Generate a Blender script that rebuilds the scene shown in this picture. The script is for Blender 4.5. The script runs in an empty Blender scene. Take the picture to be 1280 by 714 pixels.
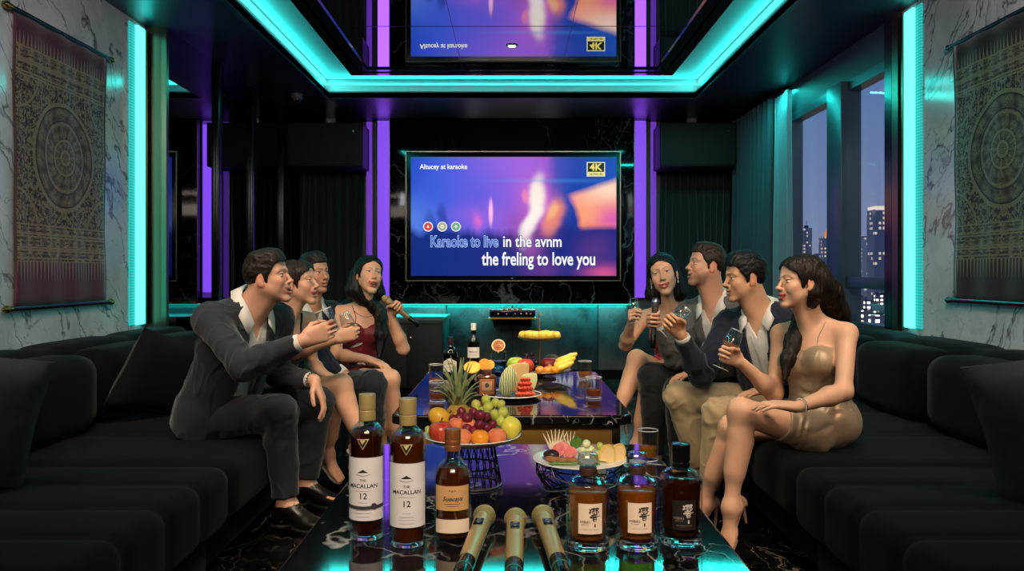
import bpy, bmesh, math, random
import numpy as np
from concurrent.futures import ThreadPoolExecutor
POOL = ThreadPoolExecutor(4)
from mathutils import Vector, Matrix, Euler
random.seed(7)
RNG = np.random.RandomState(11)
SC = bpy.context.scene
COL = SC.collection
PI = math.pi
CAM_H = 1.15          # camera height above the floor
F = 1000.0            # focal length in pixels of the 1280 wide frame

def P(px, py, y):
    """point at depth y that the photograph shows at pixel px, py"""
    return np.array([(px-640.0)*y/F, y, CAM_H-(py-342.0)*y/F])

def srgb(*c):
    if len(c) == 1: c = c[0]
    if isinstance(c, str):
        c = c.lstrip('#'); c = [int(c[i:i+2], 16)/255 for i in (0, 2, 4)]
    return tuple((x/12.92 if x <= .04045 else ((x+.055)/1.055)**2.4) for x in c)

# ------------------------------------------------------------------ materials
MATS = {}
def nodes_of(m):
    nt = m.node_tree
    return nt, nt.nodes, nt.links
def mat(name, color=(.5,.5,.5), rough=.5, metal=0., spec=.5, emit=None, estr=1., trans=0., ior=1.45, alpha=1., coat=0., sheen=0., sss=0., bump=None):
    if name in MATS: return MATS[name]
    m = bpy.data.materials.new(name); m.use_nodes = True
    nt, N, L = nodes_of(m)
    b = N['Principled BSDF']
    b.inputs['Base Color'].default_value = (*color, 1)
    b.inputs['Roughness'].default_value = rough
    b.inputs['Metallic'].default_value = metal
    b.inputs['Specular IOR Level'].default_value = spec
    b.inputs['IOR'].default_value = ior
    if trans: b.inputs['Transmission Weight'].default_value = trans
    if alpha < 1: b.inputs['Alpha'].default_value = alpha
    if coat: b.inputs['Coat Weight'].default_value = coat; b.inputs['Coat Roughness'].default_value = .05
    if sheen: b.inputs['Sheen Weight'].default_value = sheen; b.inputs['Sheen Roughness'].default_value = .4
    if sss: b.inputs['Subsurface Weight'].default_value = sss; b.inputs['Subsurface Radius'].default_value = (.012,.005,.003); b.inputs['Subsurface Scale'].default_value = 1.
    if emit is not None:
        b.inputs['Emission Color'].default_value = (*emit, 1); b.inputs['Emission Strength'].default_value = estr
    if bump:
        sc, st, dist = bump
        tc = N.new('ShaderNodeTexCoord'); nz = N.new('ShaderNodeTexNoise'); bp = N.new('ShaderNodeBump')
        nz.inputs['Scale'].default_value = sc; nz.inputs['Detail'].default_value = 4
        bp.inputs['Strength'].default_value = st; bp.inputs['Distance'].default_value = dist
        L.new(tc.outputs['Object'], nz.inputs['Vector']); L.new(nz.outputs['Fac'], bp.inputs['Height']); L.new(bp.outputs['Normal'], b.inputs['Normal'])
    MATS[name] = m
    return m

class NB:
    """small helper to write node trees"""
    def __init__(s, m):
        s.nt, s.N, s.L = nodes_of(m); s.b = s.N.get('Principled BSDF')
    def n(s, t, **kw):
        o = s.N.new('ShaderNode'+t)
        for k, v in kw.items(): setattr(o, k, v)
        return o
    def put(s, sock, v):
        if hasattr(v, 'is_linked') or isinstance(v, bpy.types.NodeSocket): s.L.new(v, sock)
        else: sock.default_value = v
    def math(s, op, a, b=0., c=None, clamp=False):
        o = s.n('Math', operation=op, use_clamp=clamp); s.put(o.inputs[0], a); s.put(o.inputs[1], b)
        if c is not None: s.put(o.inputs[2], c)
        return o.outputs[0]
    def vmath(s, op, a, b=(0,0,0)):
        o = s.n('VectorMath', operation=op); s.put(o.inputs[0], a); s.put(o.inputs[1], b)
        return o.outputs[1] if op in ('LENGTH','DISTANCE','DOT_PRODUCT') else o.outputs[0]
    def mix(s, f, a, b, t='RGBA', blend='MIX'):
        o = s.n('Mix', data_type=t)
        if t == 'RGBA': o.blend_type = blend
        i = {'RGBA': (0,6,7,2), 'FLOAT': (0,2,3,0)}[t]
        s.put(o.inputs[i[0]], f)
        for k, v in ((i[1], a), (i[2], b)):
            if isinstance(v, tuple) and len(v) == 3: v = (*v, 1)
            s.put(o.inputs[k], v)
        return o.outputs[i[3]]
    def ramp(s, f, stops, interp='LINEAR'):
        o = s.n('ValToRGB'); s.put(o.inputs[0], f); cr = o.color_ramp; cr.interpolation = interp
        while len(cr.elements) < len(stops): cr.elements.new(.5)
        for e, (p, c) in zip(cr.elements, stops):
            e.position = p; e.color = (*c, 1) if len(c) == 3 else c
        return o.outputs[0]
    def noise(s, vec, scale, detail=4, rough=.5, dist=0., out='Fac'):
        o = s.n('TexNoise'); 
        if vec is not None: s.put(o.inputs['Vector'], vec)
        o.inputs['Scale'].default_value = scale; o.inputs['Detail'].default_value = detail
        o.inputs['Roughness'].default_value = rough; o.inputs['Distortion'].default_value = dist
        return o.outputs[out]
    def coords(s, which='Object'):
        return s.n('TexCoord').outputs[which]
    def mapping(s, vec, loc=(0,0,0), rot=(0,0,0), scale=(1,1,1)):
        o = s.n('Mapping'); s.put(o.inputs['Vector'], vec)
        o.inputs['Location'].default_value = loc; o.inputs['Rotation'].default_value = rot; o.inputs['Scale'].default_value = scale
        return o.outputs[0]
    def sep(s, v):
        o = s.n('SeparateXYZ'); s.put(o.inputs[0], v); return o.outputs
    def comb(s, x, y, z):
        o = s.n('CombineXYZ')
        for i, v in enumerate((x, y, z)): s.put(o.inputs[i], v)
        return o.outputs[0]
    def bump(s, h, strength, dist):
        o = s.n('Bump'); s.put(o.inputs['Height'], h); o.inputs['Strength'].default_value = strength; o.inputs['Distance'].default_value = dist
        s.L.new(o.outputs[0], s.b.inputs['Normal'])

# ------------------------------------------------------------------ objects
def link(o, parent=None):
    COL.objects.link(o)
    if parent is not None: o.parent = parent
    return o
def tag(o, label=None, cat=None, group=None, kind=None):
    if label: o['label'] = label
    if cat: o['category'] = cat
    if group: o['group'] = group
    if kind: o['kind'] = kind
    return o
def thing(name, label, cat, loc=(0,0,0), rotz=0., group=None, kind=None):
    o = bpy.data.objects.new(name, None); o.empty_display_size = .05
    link(o); o.location = tuple(loc); o.rotation_euler = (0,0,rotz)
    return tag(o, label, cat, group, kind)
def smooth_mesh(me, ang=None):
    me.polygons.foreach_set('use_smooth', [True]*len(me.polygons))
    if ang is not None:
        try: me.set_sharp_from_angle(angle=math.radians(ang))
        except Exception: pass
def mesh_obj(name, verts, faces, material, parent=None, smooth=True, ang=40, mats=None, midx=None):
    me = bpy.data.meshes.new(name); me.from_pydata([tuple(v) for v in verts], [], [tuple(f) for f in faces]); me.validate(); me.update()
    for m in (mats or [material]): me.materials.append(m)
    if midx is not None and len(midx) == len(me.polygons): me.polygons.foreach_set('material_index', midx)
    if smooth: smooth_mesh(me, ang)
    return link(bpy.data.objects.new(name, me), parent)
def bm_obj(name, bm, material, parent=None, smooth=True, ang=35, mats=None):
    bmesh.ops.recalc_face_normals(bm, faces=bm.faces)
    me = bpy.data.meshes.new(name); bm.to_mesh(me); bm.free()
    for m in (mats or [material]): me.materials.append(m)
    if smooth: smooth_mesh(me, ang)
    return link(bpy.data.objects.new(name, me), parent)
def copy_tree(o, parent=None):
    c = o.copy(); COL.objects.link(c)
    if parent is not None: c.parent = parent
    for ch in list(o.children): copy_tree(ch, c)
    return c

class MB:
    """collects boxes, tubes, lathes; build() links them as one mesh object"""
    def __init__(s): s.v = []; s.f = []; s.mi = []
    def raw(s, v, f, mi=0):
        n = len(s.v); s.v += [tuple(map(float, q)) for q in v]; s.f += [tuple(i+n for i in q) for q in f]; s.mi += [mi]*len(f); return s
    def box(s, lo, hi, bev=0., mi=0, M=None):
        bm = bmesh.new(); bmesh.ops.create_cube(bm, size=1)
        c = [(a+b)/2 for a, b in zip(lo, hi)]; d = [abs(b-a) for a, b in zip(lo, hi)]
        for q in bm.verts: q.co = Vector((q.co.x*d[0]+c[0], q.co.y*d[1]+c[1], q.co.z*d[2]+c[2]))
        if bev: bmesh.ops.bevel(bm, geom=list(bm.edges), offset=min(bev, min(d)*.49), segments=3, affect='EDGES', profile=.5)
        if M is not None: bm.transform(M)
        bm.verts.index_update()
        s.raw([q.co for q in bm.verts], [[q.index for q in f.verts] for f in bm.faces], mi); bm.free(); return s
    def tube(s, pts, r, n=8, mi=0, closed=False, caps=True):
        pts = [Vector(tuple(p)) for p in pts]; m = len(pts)
        rs = r if hasattr(r, '__len__') else [r]*m
        up = None; rings = []
        for i, p in enumerate(pts):
            if closed: t = (pts[(i+1) % m]-pts[i-1])
            else: t = pts[min(i+1, m-1)]-pts[max(i-1, 0)]
            t.normalize()
            if up is None:
                up = Vector((0,0,1)) if abs(t.z) < .9 else Vector((1,0,0))
            a = (up-t*up.dot(t)); 
            if a.length < 1e-6: a = t.orthogonal()
            a.normalize(); b = t.cross(a); up = a
            rings.append([p+(a*math.cos(2*PI*k/n)+b*math.sin(2*PI*k/n))*rs[i] for k in range(n)])
        v = [q for rg in rings for q in rg]; f = []
        for i in range(m if closed else m-1):
            j = (i+1) % m
            for k in range(n): f.append((i*n+k, i*n+(k+1) % n, j*n+(k+1) % n, j*n+k))
        if caps and not closed: f.append(tuple(range(n-1, -1, -1))); f.append(tuple((m-1)*n+k for k in range(n)))
        return s.raw(v, f, mi)
    def lathe(s, prof, n=32, mi=0, M=None, cap0=True, cap1=True, sx=1., sy=1., closed=False):
        v = []; f = []
        for r, z in prof:
            for k in range(n): v.append(Vector((r*math.cos(2*PI*k/n)*sx, r*math.sin(2*PI*k/n)*sy, z)))
        m = len(prof)
        for i in range(m if closed else m-1):
            j = (i+1) % m
            for k in range(n): f.append((i*n+k, i*n+(k+1) % n, j*n+(k+1) % n, j*n+k))
        if not closed:
            if cap0: f.append(tuple(range(n-1, -1, -1)))
            if cap1: f.append(tuple((m-1)*n+k for k in range(n)))
        if M is not None: v = [M @ q for q in v]
        return s.raw(v, f, mi)
    def ball(s, c, r, n=12, mi=0, M=None):
        rr = r if hasattr(r, '__len__') else (r,r,r)
        v = []; f = []
        for i in range(1, n):
            th = PI*i/n
            for k in range(2*n): v.append(Vector((rr[0]*math.sin(th)*math.cos(PI*k/n), rr[1]*math.sin(th)*math.sin(PI*k/n), rr[2]*math.cos(th))))
        v.append(Vector((0,0,rr[2]))); v.append(Vector((0,0,-rr[2]))); w = 2*n
        for i in range(n-2):
            for k in range(w): f.append((i*w+k, (i+1)*w+k, (i+1)*w+(k+1) % w, i*w+(k+1) % w))
        for k in range(w):
            f.append((len(v)-2, k, (k+1) % w)); f.append((len(v)-1, (n-2)*w+(k+1) % w, (n-2)*w+k))
        if M is not None: v = [M @ q for q in v]
        v = [q+Vector(tuple(c)) for q in v]
        return s.raw(v, f, mi)
    def build(s, name, material, parent=None, smooth=True, ang=35, mats=None):
        return mesh_obj(name, s.v, s.f, material, parent, smooth, ang, mats, s.mi if mats else None)

def round_prof(prof, r=.003, seg=3):
    """rounds the corners of a lathe profile"""
    out = [prof[0]]
    for i in range(1, len(prof)-1):
        a, b, c = [Vector(p) for p in (prof[i-1], prof[i], prof[i+1])]
        la, lc = (a-b).length, (c-b).length
        q = min(r, la*.45, lc*.45)
        if q < 1e-5: out.append(prof[i]); continue
        p0 = b+(a-b)*(q/la); p1 = b+(c-b)*(q/lc)
        for k in range(seg+1):
            t = k/seg; p = p0*(1-t)**2+b*2*t*(1-t)+p1*t*t; out.append((p.x, p.y))
    out.append(prof[-1]); return out

# ------------------------------------------------------------------ signed distance modelling for bodies, cloth, hair
def nrm(v):
    v = np.asarray(v, float); return v/(np.linalg.norm(v)+1e-12)
def vnoise(Q):
    i = np.floor(Q).astype(np.int64); f = (Q-i).astype(np.float32); f = f*f*(3-2*f); r = 0
    for dx in (0,1):
        for dy in (0,1):
            for dz in (0,1):
                h = (i[:,0]+dx)*374761393+(i[:,1]+dy)*668265263+(i[:,2]+dz)*2147483647
                h = (h ^ (h >> 13))*1274126177; h = ((h ^ (h >> 16)) & 0xffff).astype(np.float32)
                w = (f[:,0] if dx else 1-f[:,0])*(f[:,1] if dy else 1-f[:,1])*(f[:,2] if dz else 1-f[:,2])
                r = r+w*(h/32767.5-1)
    return r
def rown(q): return np.sqrt(np.einsum('ij,ij->i', q, q))
class Cap:
    def __init__(s, a, b, r1, r2=None):
        s.a = np.array(a, np.float32); s.b = np.array(b, np.float32); s.r1 = r1; s.r2 = r1 if r2 is None else r2
        s.c = (s.a+s.b)/2; s.R = np.linalg.norm(s.b-s.a)/2+max(s.r1, s.r2)
    def f(s, Q):
        ba = s.b-s.a; pa = Q-s.a; h = np.clip(pa@ba/max(ba@ba, 1e-12), 0, 1)
        return rown(pa-h[:,None]*ba)-(s.r1+(s.r2-s.r1)*h)
class Ell:
    def __init__(s, c, r, R=None):
        s.c = np.array(c, np.float32); s.r = np.array(r if hasattr(r, '__len__') else (r,r,r), np.float32)
        s.M = np.eye(3, dtype=np.float32) if R is None else np.asarray(R, np.float32); s.R = s.r.max()
    def f(s, Q):
        q = (Q-s.c)@s.M; q = q/s.r; k0 = rown(q); k1 = rown(q/s.r)
        return k0*(k0-1)/np.maximum(k1, 1e-9)
class Fn:
    """an arbitrary distance function with a bounding sphere (None = everywhere)"""
    def __init__(s, fn, c=None, R=None): s.fn = fn; s.c = c; s.R = R
    def f(s, Q): return s.fn(Q)
def smin(a, b, k):
    if k <= 0: return np.minimum(a, b)
    h = np.maximum(k-np.abs(a-b), 0)/k
    return np.minimum(a, b)-h*h*k*.25
def smax(a, b, k): return -smin(-a, -b, k)
class SDF:
    def __init__(s, ops=None): s.ops = list(ops or []); s.post = []
    def add(s, p, k=.012): s.ops.append((0, p, k)); return s
    def sub(s, p, k=.006): s.ops.append((1, p, k)); return s
    def inter(s, p, k=.004): s.ops.append((2, p, k)); return s
    def val(s, Q, band=None):
        Q = np.asarray(Q, np.float32); d = np.full(len(Q), 9., np.float32)
        for m, p, k in s.ops:
            if band is not None and m != 2 and p.c is not None and not isinstance(p, (Cap, Ell)):
                lb = rown(Q-p.c)-p.R
                i = np.nonzero(lb < band+k)[0]
                if len(i) == 0: continue
                if len(i) < .7*len(Q):
                    v = p.f(Q[i]); d[i] = smin(d[i], v, k) if m == 0 else smax(d[i], -v, k); continue
            v = p.f(Q)
            d = smin(d, v, k) if m == 0 else smax(d, -v if m == 1 else v, k)
        for fn in s.post: d = fn(Q, d)
        return d
    def bounds(s, pad=.07):
        lo = np.min([p.c-p.R for m, p, k in s.ops if m == 0 and p.c is not None], axis=0)-pad; hi = np.max([p.c+p.R for m, p, k in s.ops if m == 0 and p.c is not None], axis=0)+pad
        return lo, hi
class Grp:
    """a field nested in another one"""
    def __init__(s, sdf, c, R): s.sdf = sdf; s.c = c; s.R = R
    def f(s, Q): return s.sdf.val(Q, .05)
def cull(sdf, c, rad, band):
    ops = []
    for m, p, k in sdf.ops:
        if p.c is None or m == 2 or np.linalg.norm(p.c-c)-p.R-rad < band+k:
            if isinstance(p, Grp): p = Grp(cull(p.sdf, c, rad, band), p.c, p.R)
            ops.append((m, p, k))
    t = SDF(ops); t.post = sdf.post; return t
def offset_fn(sdf, off): return Fn(lambda Q: sdf.val(Q, .1)-off)

HQ = 1.
def surface_nets(sdf, h, lo=None, hi=None, keep=None, B=8):
    if lo is None: lo, hi = sdf.bounds()
    h = h*HQ
    lo = np.floor(np.asarray(lo)/(h*B)).astype(int); hi = np.ceil(np.asarray(hi)/(h*B)).astype(int)
    g = np.stack(np.meshgrid(*[np.arange(a, b) for a, b in zip(lo, hi)], indexing='ij'), -1).reshape(-1, 3)
    bs = h*B
    d = sdf.val((g+.5)*bs, bs*1.3+.02)
    g = g[np.abs(d) < bs*1.15+.006]
    if len(g) == 0: return np.zeros((0,3)), np.zeros((0,4), int)
    sb = g//3; g = g[np.lexsort((g[:,2], g[:,1], g[:,0], sb[:,2], sb[:,1], sb[:,0]))]
    n1 = B+1
    loc = np.stack(np.meshgrid(*[np.arange(n1)]*3, indexing='ij'), -1).reshape(-1, 3)
    V = np.empty((len(g), n1**3), np.float32)
    # per chunk of neighbouring blocks the list of shapes is short: evaluate with culling
    step = max(1, 60000//n1**3)
    def work(i):
        q = (g[i:i+step, None, :]*B+loc[None]).reshape(-1, 3).astype(np.float32)*np.float32(h)
        c = q.mean(0); rad = np.linalg.norm(q-c, axis=1).max()
        t = cull(sdf, c, rad, bs*1.6)
        V[i:i+step] = t.val(q, bs*1.5).reshape(-1, n1**3)
    list(POOL.map(work, range(0, len(g), step)))
    V = V.reshape(-1, n1, n1, n1)
    S = V < 0
    cs = [(a,b,c) for a in (0,1) for b in (0,1) for c in (0,1)]
    cnt = sum(S[:, a:a+B, b:b+B, c:c+B].astype(np.int8) for a,b,c in cs)
    act = (cnt > 0) & (cnt < 8)
    idx = np.argwhere(act)                       # block, i, j, k
    if len(idx) == 0: return np.zeros((0,3)), np.zeros((0,4), int)
    bi = idx[:,0]; ijk = idx[:,1:]
    cv = np.stack([V[bi, ijk[:,0]+a, ijk[:,1]+b, ijk[:,2]+c] for a,b,c in cs], 1).astype(float)
    acc = np.zeros((len(idx), 3)); num = np.zeros(len(idx))
    for u in range(8):
        for w in range(u+1, 8):
            df = np.abs(np.array(cs[u])-np.array(cs[w])).sum()
            if df != 1: continue
            x = (cv[:,u] < 0) != (cv[:,w] < 0)
            t = np.where(x, cv[:,u]/np.where(x, cv[:,u]-cv[:,w], 1), 0)
            pt = np.array(cs[u])[None]+(np.array(cs[w])-np.array(cs[u]))[None]*t[:,None]
            acc += np.where(x[:,None], pt, 0); num += x
    gc = g[bi]*B+ijk
    pos = (gc+acc/num[:,None])*h
    OFF = 1 << 20
    def key(a): return ((a[:,0]+OFF//2)*OFF+(a[:,1]+OFF//2))*OFF+(a[:,2]+OFF//2)
    kk = key(gc.astype(np.int64)); order = np.argsort(kk); ks = kk[order]
    def find(a):
        q = key(a); j = np.clip(np.searchsorted(ks, q), 0, len(ks)-1); ok = ks[j] == q
        return order[j], ok
    quads = []
    for ax in range(3):
        e = [0,0,0]; e[ax] = 1
        s0 = cv[:,0] < 0; s1 = cv[:, cs.index(tuple(e))] < 0
        m = np.nonzero(s0 != s1)[0]
        c0 = gc[m].astype(np.int64); o1 = [0,0,0]; o2 = [0,0,0]; o1[(ax+1) % 3] = 1; o2[(ax+2) % 3] = 1
        a, ka = find(c0); b, kb = find(c0-np.array(o1)); c, kc = find(c0-np.array(o1)-np.array(o2)); dd, kd = find(c0-np.array(o2))
        ok = ka & kb & kc & kd
        q = np.stack([a,b,c,dd], 1)[ok]; fl = s0[m][ok]
        q[~fl] = q[~fl][:, ::-1]
        quads.append(q)
    F4 = np.concatenate(quads)
    if keep is not None:
        cen = pos[F4].mean(1); F4 = F4[keep(cen)]
    used = np.unique(F4); mp = np.full(len(pos), -1); mp[used] = np.arange(len(used))
    return pos[used], mp[F4]
def np_mesh(name, V, F4, material, parent=None, color=None):
    me = bpy.data.meshes.new(name); n = len(F4)
    me.vertices.add(len(V)); me.vertices.foreach_set('co', np.asarray(V, np.float32).ravel())
    me.loops.add(n*4); me.loops.foreach_set('vertex_index', np.asarray(F4, np.int32).ravel())
    me.polygons.add(n); me.polygons.foreach_set('loop_start', np.arange(0, 4*n, 4, dtype=np.int32))
    me.polygons.foreach_set('use_smooth', np.ones(n, bool))
    me.update(calc_edges=True)
    me.materials.append(material)
    if color is not None:
        a = me.color_attributes.new('Col', 'FLOAT_COLOR', 'POINT'); a.data.foreach_set('color', np.asarray(color, np.float32).ravel())
    return link(bpy.data.objects.new(name, me), parent)
def sdf_obj(name, sdf, h, material, parent=None, keep=None, color=None, relax=0):
    V, Q = surface_nets(sdf, h, keep=keep)
    o = np_mesh(name, V, Q, material, parent, None if color is None else color(V))
    return o
# ------------------------------------------------------------------ people
def inflate(p, o):
    if isinstance(p, FCap): return FCap(p.a, p.b, p.r1+o, p.r2+o, p.ea, p.eb)
    if isinstance(p, Cap): return Cap(p.a, p.b, p.r1+o, p.r2+o)
    return Ell(p.c, p.r+o, p.M)
class FCap(Cap):
    """tapered capsule with flat ends"""
    def __init__(s, a, b, r1, r2=None, ea=False, eb=True):
        Cap.__init__(s, a, b, r1, r2); s.ea = ea; s.eb = eb
    def f(s, Q):
        d = Cap.f(s, Q); t = nrm(s.b-s.a).astype(np.float32)
        if s.eb: d = np.maximum(d, (Q-s.b)@t)
        if s.ea: d = np.maximum(d, (s.a-Q)@t)
        return d
def ik(S, W, a, b, hint):
    S = np.array(S, float); W = np.array(W, float); d = W-S; L = np.linalg.norm(d)
    if L > (a+b)*.995:
        k = L/((a+b)*.99); a *= k; b *= k
    t = d/L; x = (a*a-b*b+L*L)/(2*L); h = math.sqrt(max(a*a-x*x, 0))
    hv = np.array(hint, float); hv = hv-t*(hv@t); hv = nrm(hv)
    return S+t*x+hv*h
def rot_about(v, axis, ang):
    axis = nrm(axis); c, s = math.cos(ang), math.sin(ang)
    return v*c+np.cross(axis, v)*s+axis*(axis@v)*(1-c)

def hand_prims(W, d, n, side, s=1., curl=(45,55,35), thumb=.5, spread=1., fingers=None):
    """wrist W, finger direction d, palm normal n, side 'R' or 'L'; returns primitives and grip data"""
    d = nrm(d); n = np.array(n, float); n = nrm(n-d*(n@d)); t = np.cross(d, n)*(1 if side == 'R' else -1)
    out = []
    W = np.array(W, float)
    kn = []
    specs = [(.029,.090,(.043,.026,.021),.0090), (.010,.094,(.047,.029,.022),.0092), (-.010,.090,(.043,.027,.021),.0087), (-.028,.081,(.034,.021,.018),.0078)]
    for i, (tt, dd, seg, r) in enumerate(specs):
        base = W+d*dd*s+t*tt*s*spread
        out.append((Cap(W+t*tt*s*.55+d*.012*s, base, .0155*s, .0105*s), .016))
        c = curl if fingers is None else fingers[i]
        ax = np.cross(d, n); p = base; dirv = d+t*(tt*.9*(spread-.6)); dirv = nrm(dirv); tot = 0
        for j in range(3):
            tot += math.radians(c[j]); v = rot_about(dirv, ax, tot); q = p+v*seg[j]*s
            out.append((Cap(p, q, r*s*(1-.08*j), r*s*(.93-.1*j)), .003 if j else .006)); p = q
    out.append((Ell(W+d*.045*s+t*.012*s+n*.004*s, (.030*s,.044*s,.015*s), np.stack([t,d,n], 1)), .014))
    # thumb
    b0 = W+d*.022*s+t*.026*s+n*.004*s
    v0 = nrm(t*(.75-.3*thumb)+d*.62+n*(.15+.75*thumb)); b1 = b0+v0*.044*s
    v1 = nrm(d*.85+t*(.35-.35*thumb)+n*(.1+.55*thumb)-t*.25*thumb); b2 = b1+v1*.034*s
    v2 = nrm(v1+d*.15-t*.35*thumb); b3 = b2+v2*.026*s
    out += [(Cap(b0, b1, .0145*s, .0108*s), .014), (Cap(b1, b2, .0106*s, .0094*s), .004), (Cap(b2, b3, .0094*s, .0078*s), .004)]
    grip = dict(W=W, d=d, n=n, t=t, s=s)
    return out, grip

class Head:
    def __init__(s, c, face, roll=0., hs=1., male=True, mouth=.5, eye=.6, lip=None):
        s.c = np.array(c, float); y = nrm(face); up = np.array([0,0,1.]); x = nrm(np.cross(y, up)); z = np.cross(x, y)
        if roll:
            a = math.radians(roll); x, z = x*math.cos(a)+z*math.sin(a), z*math.cos(a)-x*math.sin(a)
        s.R = np.stack([x,y,z], 1); s.hs = hs; s.male = male; s.mouth = mouth; s.eye = eye
        s.jw = 1. if male else .9; s.uz = .0168-.0042*(1-eye); s.lz = -.0008+.0032*(1-eye)
    def w(s, x, y, z): return s.c+s.R@(np.array([x,y,z])*s.hs)
    def loc(s, Q): return ((Q-s.c)@s.R)/s.hs
    def cap(s, a, b, r1, r2=None): return Cap(s.w(*a), s.w(*b), r1*s.hs, (r1 if r2 is None else r2)*s.hs)
    def ell(s, c, r, tilt=0.):
        R = s.R
        if tilt:   # about local x
            ct, st = math.cos(tilt), math.sin(tilt); R = s.R@np.array([[1,0,0],[0,ct,-st],[0,st,ct]])
        return Ell(s.w(*c), np.array(r)*s.hs, R)
    def prims(s):
        o = []; A = lambda p, k=.01: o.append((0, p, k*s.hs)); S = lambda p, k=.006: o.append((1, p, k*s.hs))
        j = s.jw; m = s.mouth
        A(s.ell((0,-.020,.032), (.075,.093,.086)))
        A(s.ell((0,.028,-.005), (.062,.062,.085)), .03)
        A(s.ell((0,.026,-.058), (.053*j,.055,.052)), .03)
        for x in (-1,1):
            A(s.cap((x*.050*j,-.002,-.045), (x*.016*j,.070,-.100-.009*m), .020*j, .016*j), .025)
            A(s.ell((x*.041,.057,-.022), (.023,.024,.022)), .02)
            A(s.ell((x*.036,.072,-.036), (.014,.012,.014)), .02)
            A(s.ell((x*.038*j,.044,-.055), (.022,.024,.026)), .02)
        A(s.ell((0,.078,-.104-.010*m), (.021*j,.017,.015)), .02)
        A(s.ell((0,.046,.056), (.056,.036,.045)), .03)
        b = .0115 if s.male else .008
        for x in (-1,1): A(s.cap((0,.086,.026), (x*.046,.068,.028), b, b*.8), .014)
        for x in (-1,1):
            S(s.ell((x*.031,.099,.009), (.017,.016,.0105)), .012)
            A(s.ell((x*.031,.0745,.008), (.0125,.0125,.0125)), .002)
            A(s.ell((x*.031,.0765,s.uz), (.0160,.0128,.0055)), .003)
            A(s.ell((x*.031,.0755,s.lz), (.0152,.0120,.0048)), .003)
        nz = 1. if s.male else .88
        A(s.cap((0,.088,.014), (0,.108*1.0,-.026), .0085*nz, .0105*nz), .008)
        A(s.ell((0,.1125,-.0300), (.0115*nz,.0115,.0098)), .006)
        for x in (-1,1): A(s.ell((x*.0125*nz,.101,-.0335), (.0078,.011,.0075)), .005)
        for x in (-1,1): S(s.ell((x*.006*nz,.109,-.0405), (.0035,.006,.0035)), .002)
        A(s.ell((0,.080,-.066), (.031*j,.021,.026)), .016)
        for x in (-1,1): A(s.cap((x*.012,.088,-.045), (x*.03,.07,-.06), .006, .006), .012)
        # mouth
        r = .0016+.0085*m
        for x in (-1,1):
            S(s.cap((0,.106,-.0685-.0060*m), (x*.015,.100,-.0675-.0050*m), r, r*.9), .002)
            S(s.cap((x*.015,.100,-.0675-.0050*m), (x*.026,.088,-.0605), r*.9, r*.35), .002)
        if m > .15:
            A(s.ell((0,.0860,-.0648), (.0240,.0115,.0050)), .0005)
            A(s.ell((0,.0825,-.0750-.003*m), (.019,.010,.0035)), .0005)
        for x in (-1,1):
            A(s.cap((0,.1015,-.0612+.001*m), (x*.013,.0975,-.0608), .0044, .0040), .003)
            A(s.cap((x*.013,.0975,-.0608), (x*.0275,.0865,-.0575), .0040, .0026), .003)
            A(s.cap((0,.0995,-.0762-.0115*m), (x*.015,.0955,-.0738-.0095*m), .0056, .0050), .003)
            A(s.cap((x*.015,.0955,-.0738-.0095*m), (x*.0270,.0865,-.0610), .0050, .0028), .003)
        for x in (-1,1):
            A(s.ell((x*.077,-.012,-.004), (.0075,.019,.031), -.2), .004)
            S(s.ell((x*.0865,-.009,.0), (.006,.011,.019), -.2), .004)
            A(s.ell((x*.076,-.004,-.030), (.006,.009,.010)), .005)
        return o
    def color(s, Q, pal):
        L = s.loc(Q); x = np.abs(L[:,0]); y = L[:,1]; z = L[:,2]; n = len(Q); m = s.mouth
        sk = np.array(pal['skin']); C = np.tile(np.r_[sk, .48], (n,1))
        inhead = (np.abs(z) < .16) & (np.abs(y) < .15) & (x < .12)
        def blend(mask, col, rough=None):
            mask = np.clip(mask, 0, 1)*inhead; C[:,:3] = C[:,:3]*(1-mask[:,None])+np.array(col)[None]*mask[:,None]
            if rough is not None: C[:,3] = C[:,3]*(1-mask)+rough*mask
        g = lambda d, w: np.exp(-np.maximum(d, 0)**2/(2*w*w))
        blush = g(np.sqrt((x-.04)**2+(z+.02)**2+np.minimum(y-.05, 0)**2), .016)
        blend(blush*.35, pal.get('blush', sk*np.array([1.05,.7,.68])))
        blend(g(np.sqrt(x**2+(y-.115)**2+(z+.03)**2), .012)*.12, sk*np.array([1.05,.75,.72]))
        blend(((x > .070) & (y < .02) & (z > -.05))*.45, sk*np.array([1.05,.68,.62]))
        if pal.get('stubble'):
            zz = np.clip((-.022-.42*np.clip(y, 0, .09)-z)/.024, 0, 1)*np.clip((y+.004)/.02, 0, 1)*np.clip((z+.135)/.02, 0, 1)
            lipcut = 1-g(np.sqrt((x*.8)**2+(z+.067)**2), .014)
            blend(zz*pal['stubble']*(.75+.25*vnoise(Q*900))*np.clip(lipcut*1.3, 0, 1), pal['brow'])
        # lips
        def seg(ax, az, bx, bz):
            dx, dz = bx-ax, bz-az; t = np.clip(((x-ax)*dx+(z-az)*dz)/(dx*dx+dz*dz), 0, 1); return np.sqrt((x-ax-t*dx)**2+(z-az-t*dz)**2)
        lu = np.minimum(seg(0,-.0612+.001*m, .013,-.0608), seg(.013,-.0608, .0275,-.0575))
        ll = np.minimum(seg(0,-.0762-.0115*m, .015,-.0738-.0095*m), seg(.015,-.0738-.0095*m, .0270,-.0610))
        lw = 1. if s.male else .92
        lipm = ((lu < .0038*lw) | (ll < .0046*lw)) & (y > .08)
        blend(lipm*1., pal['lip'], .3)
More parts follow.
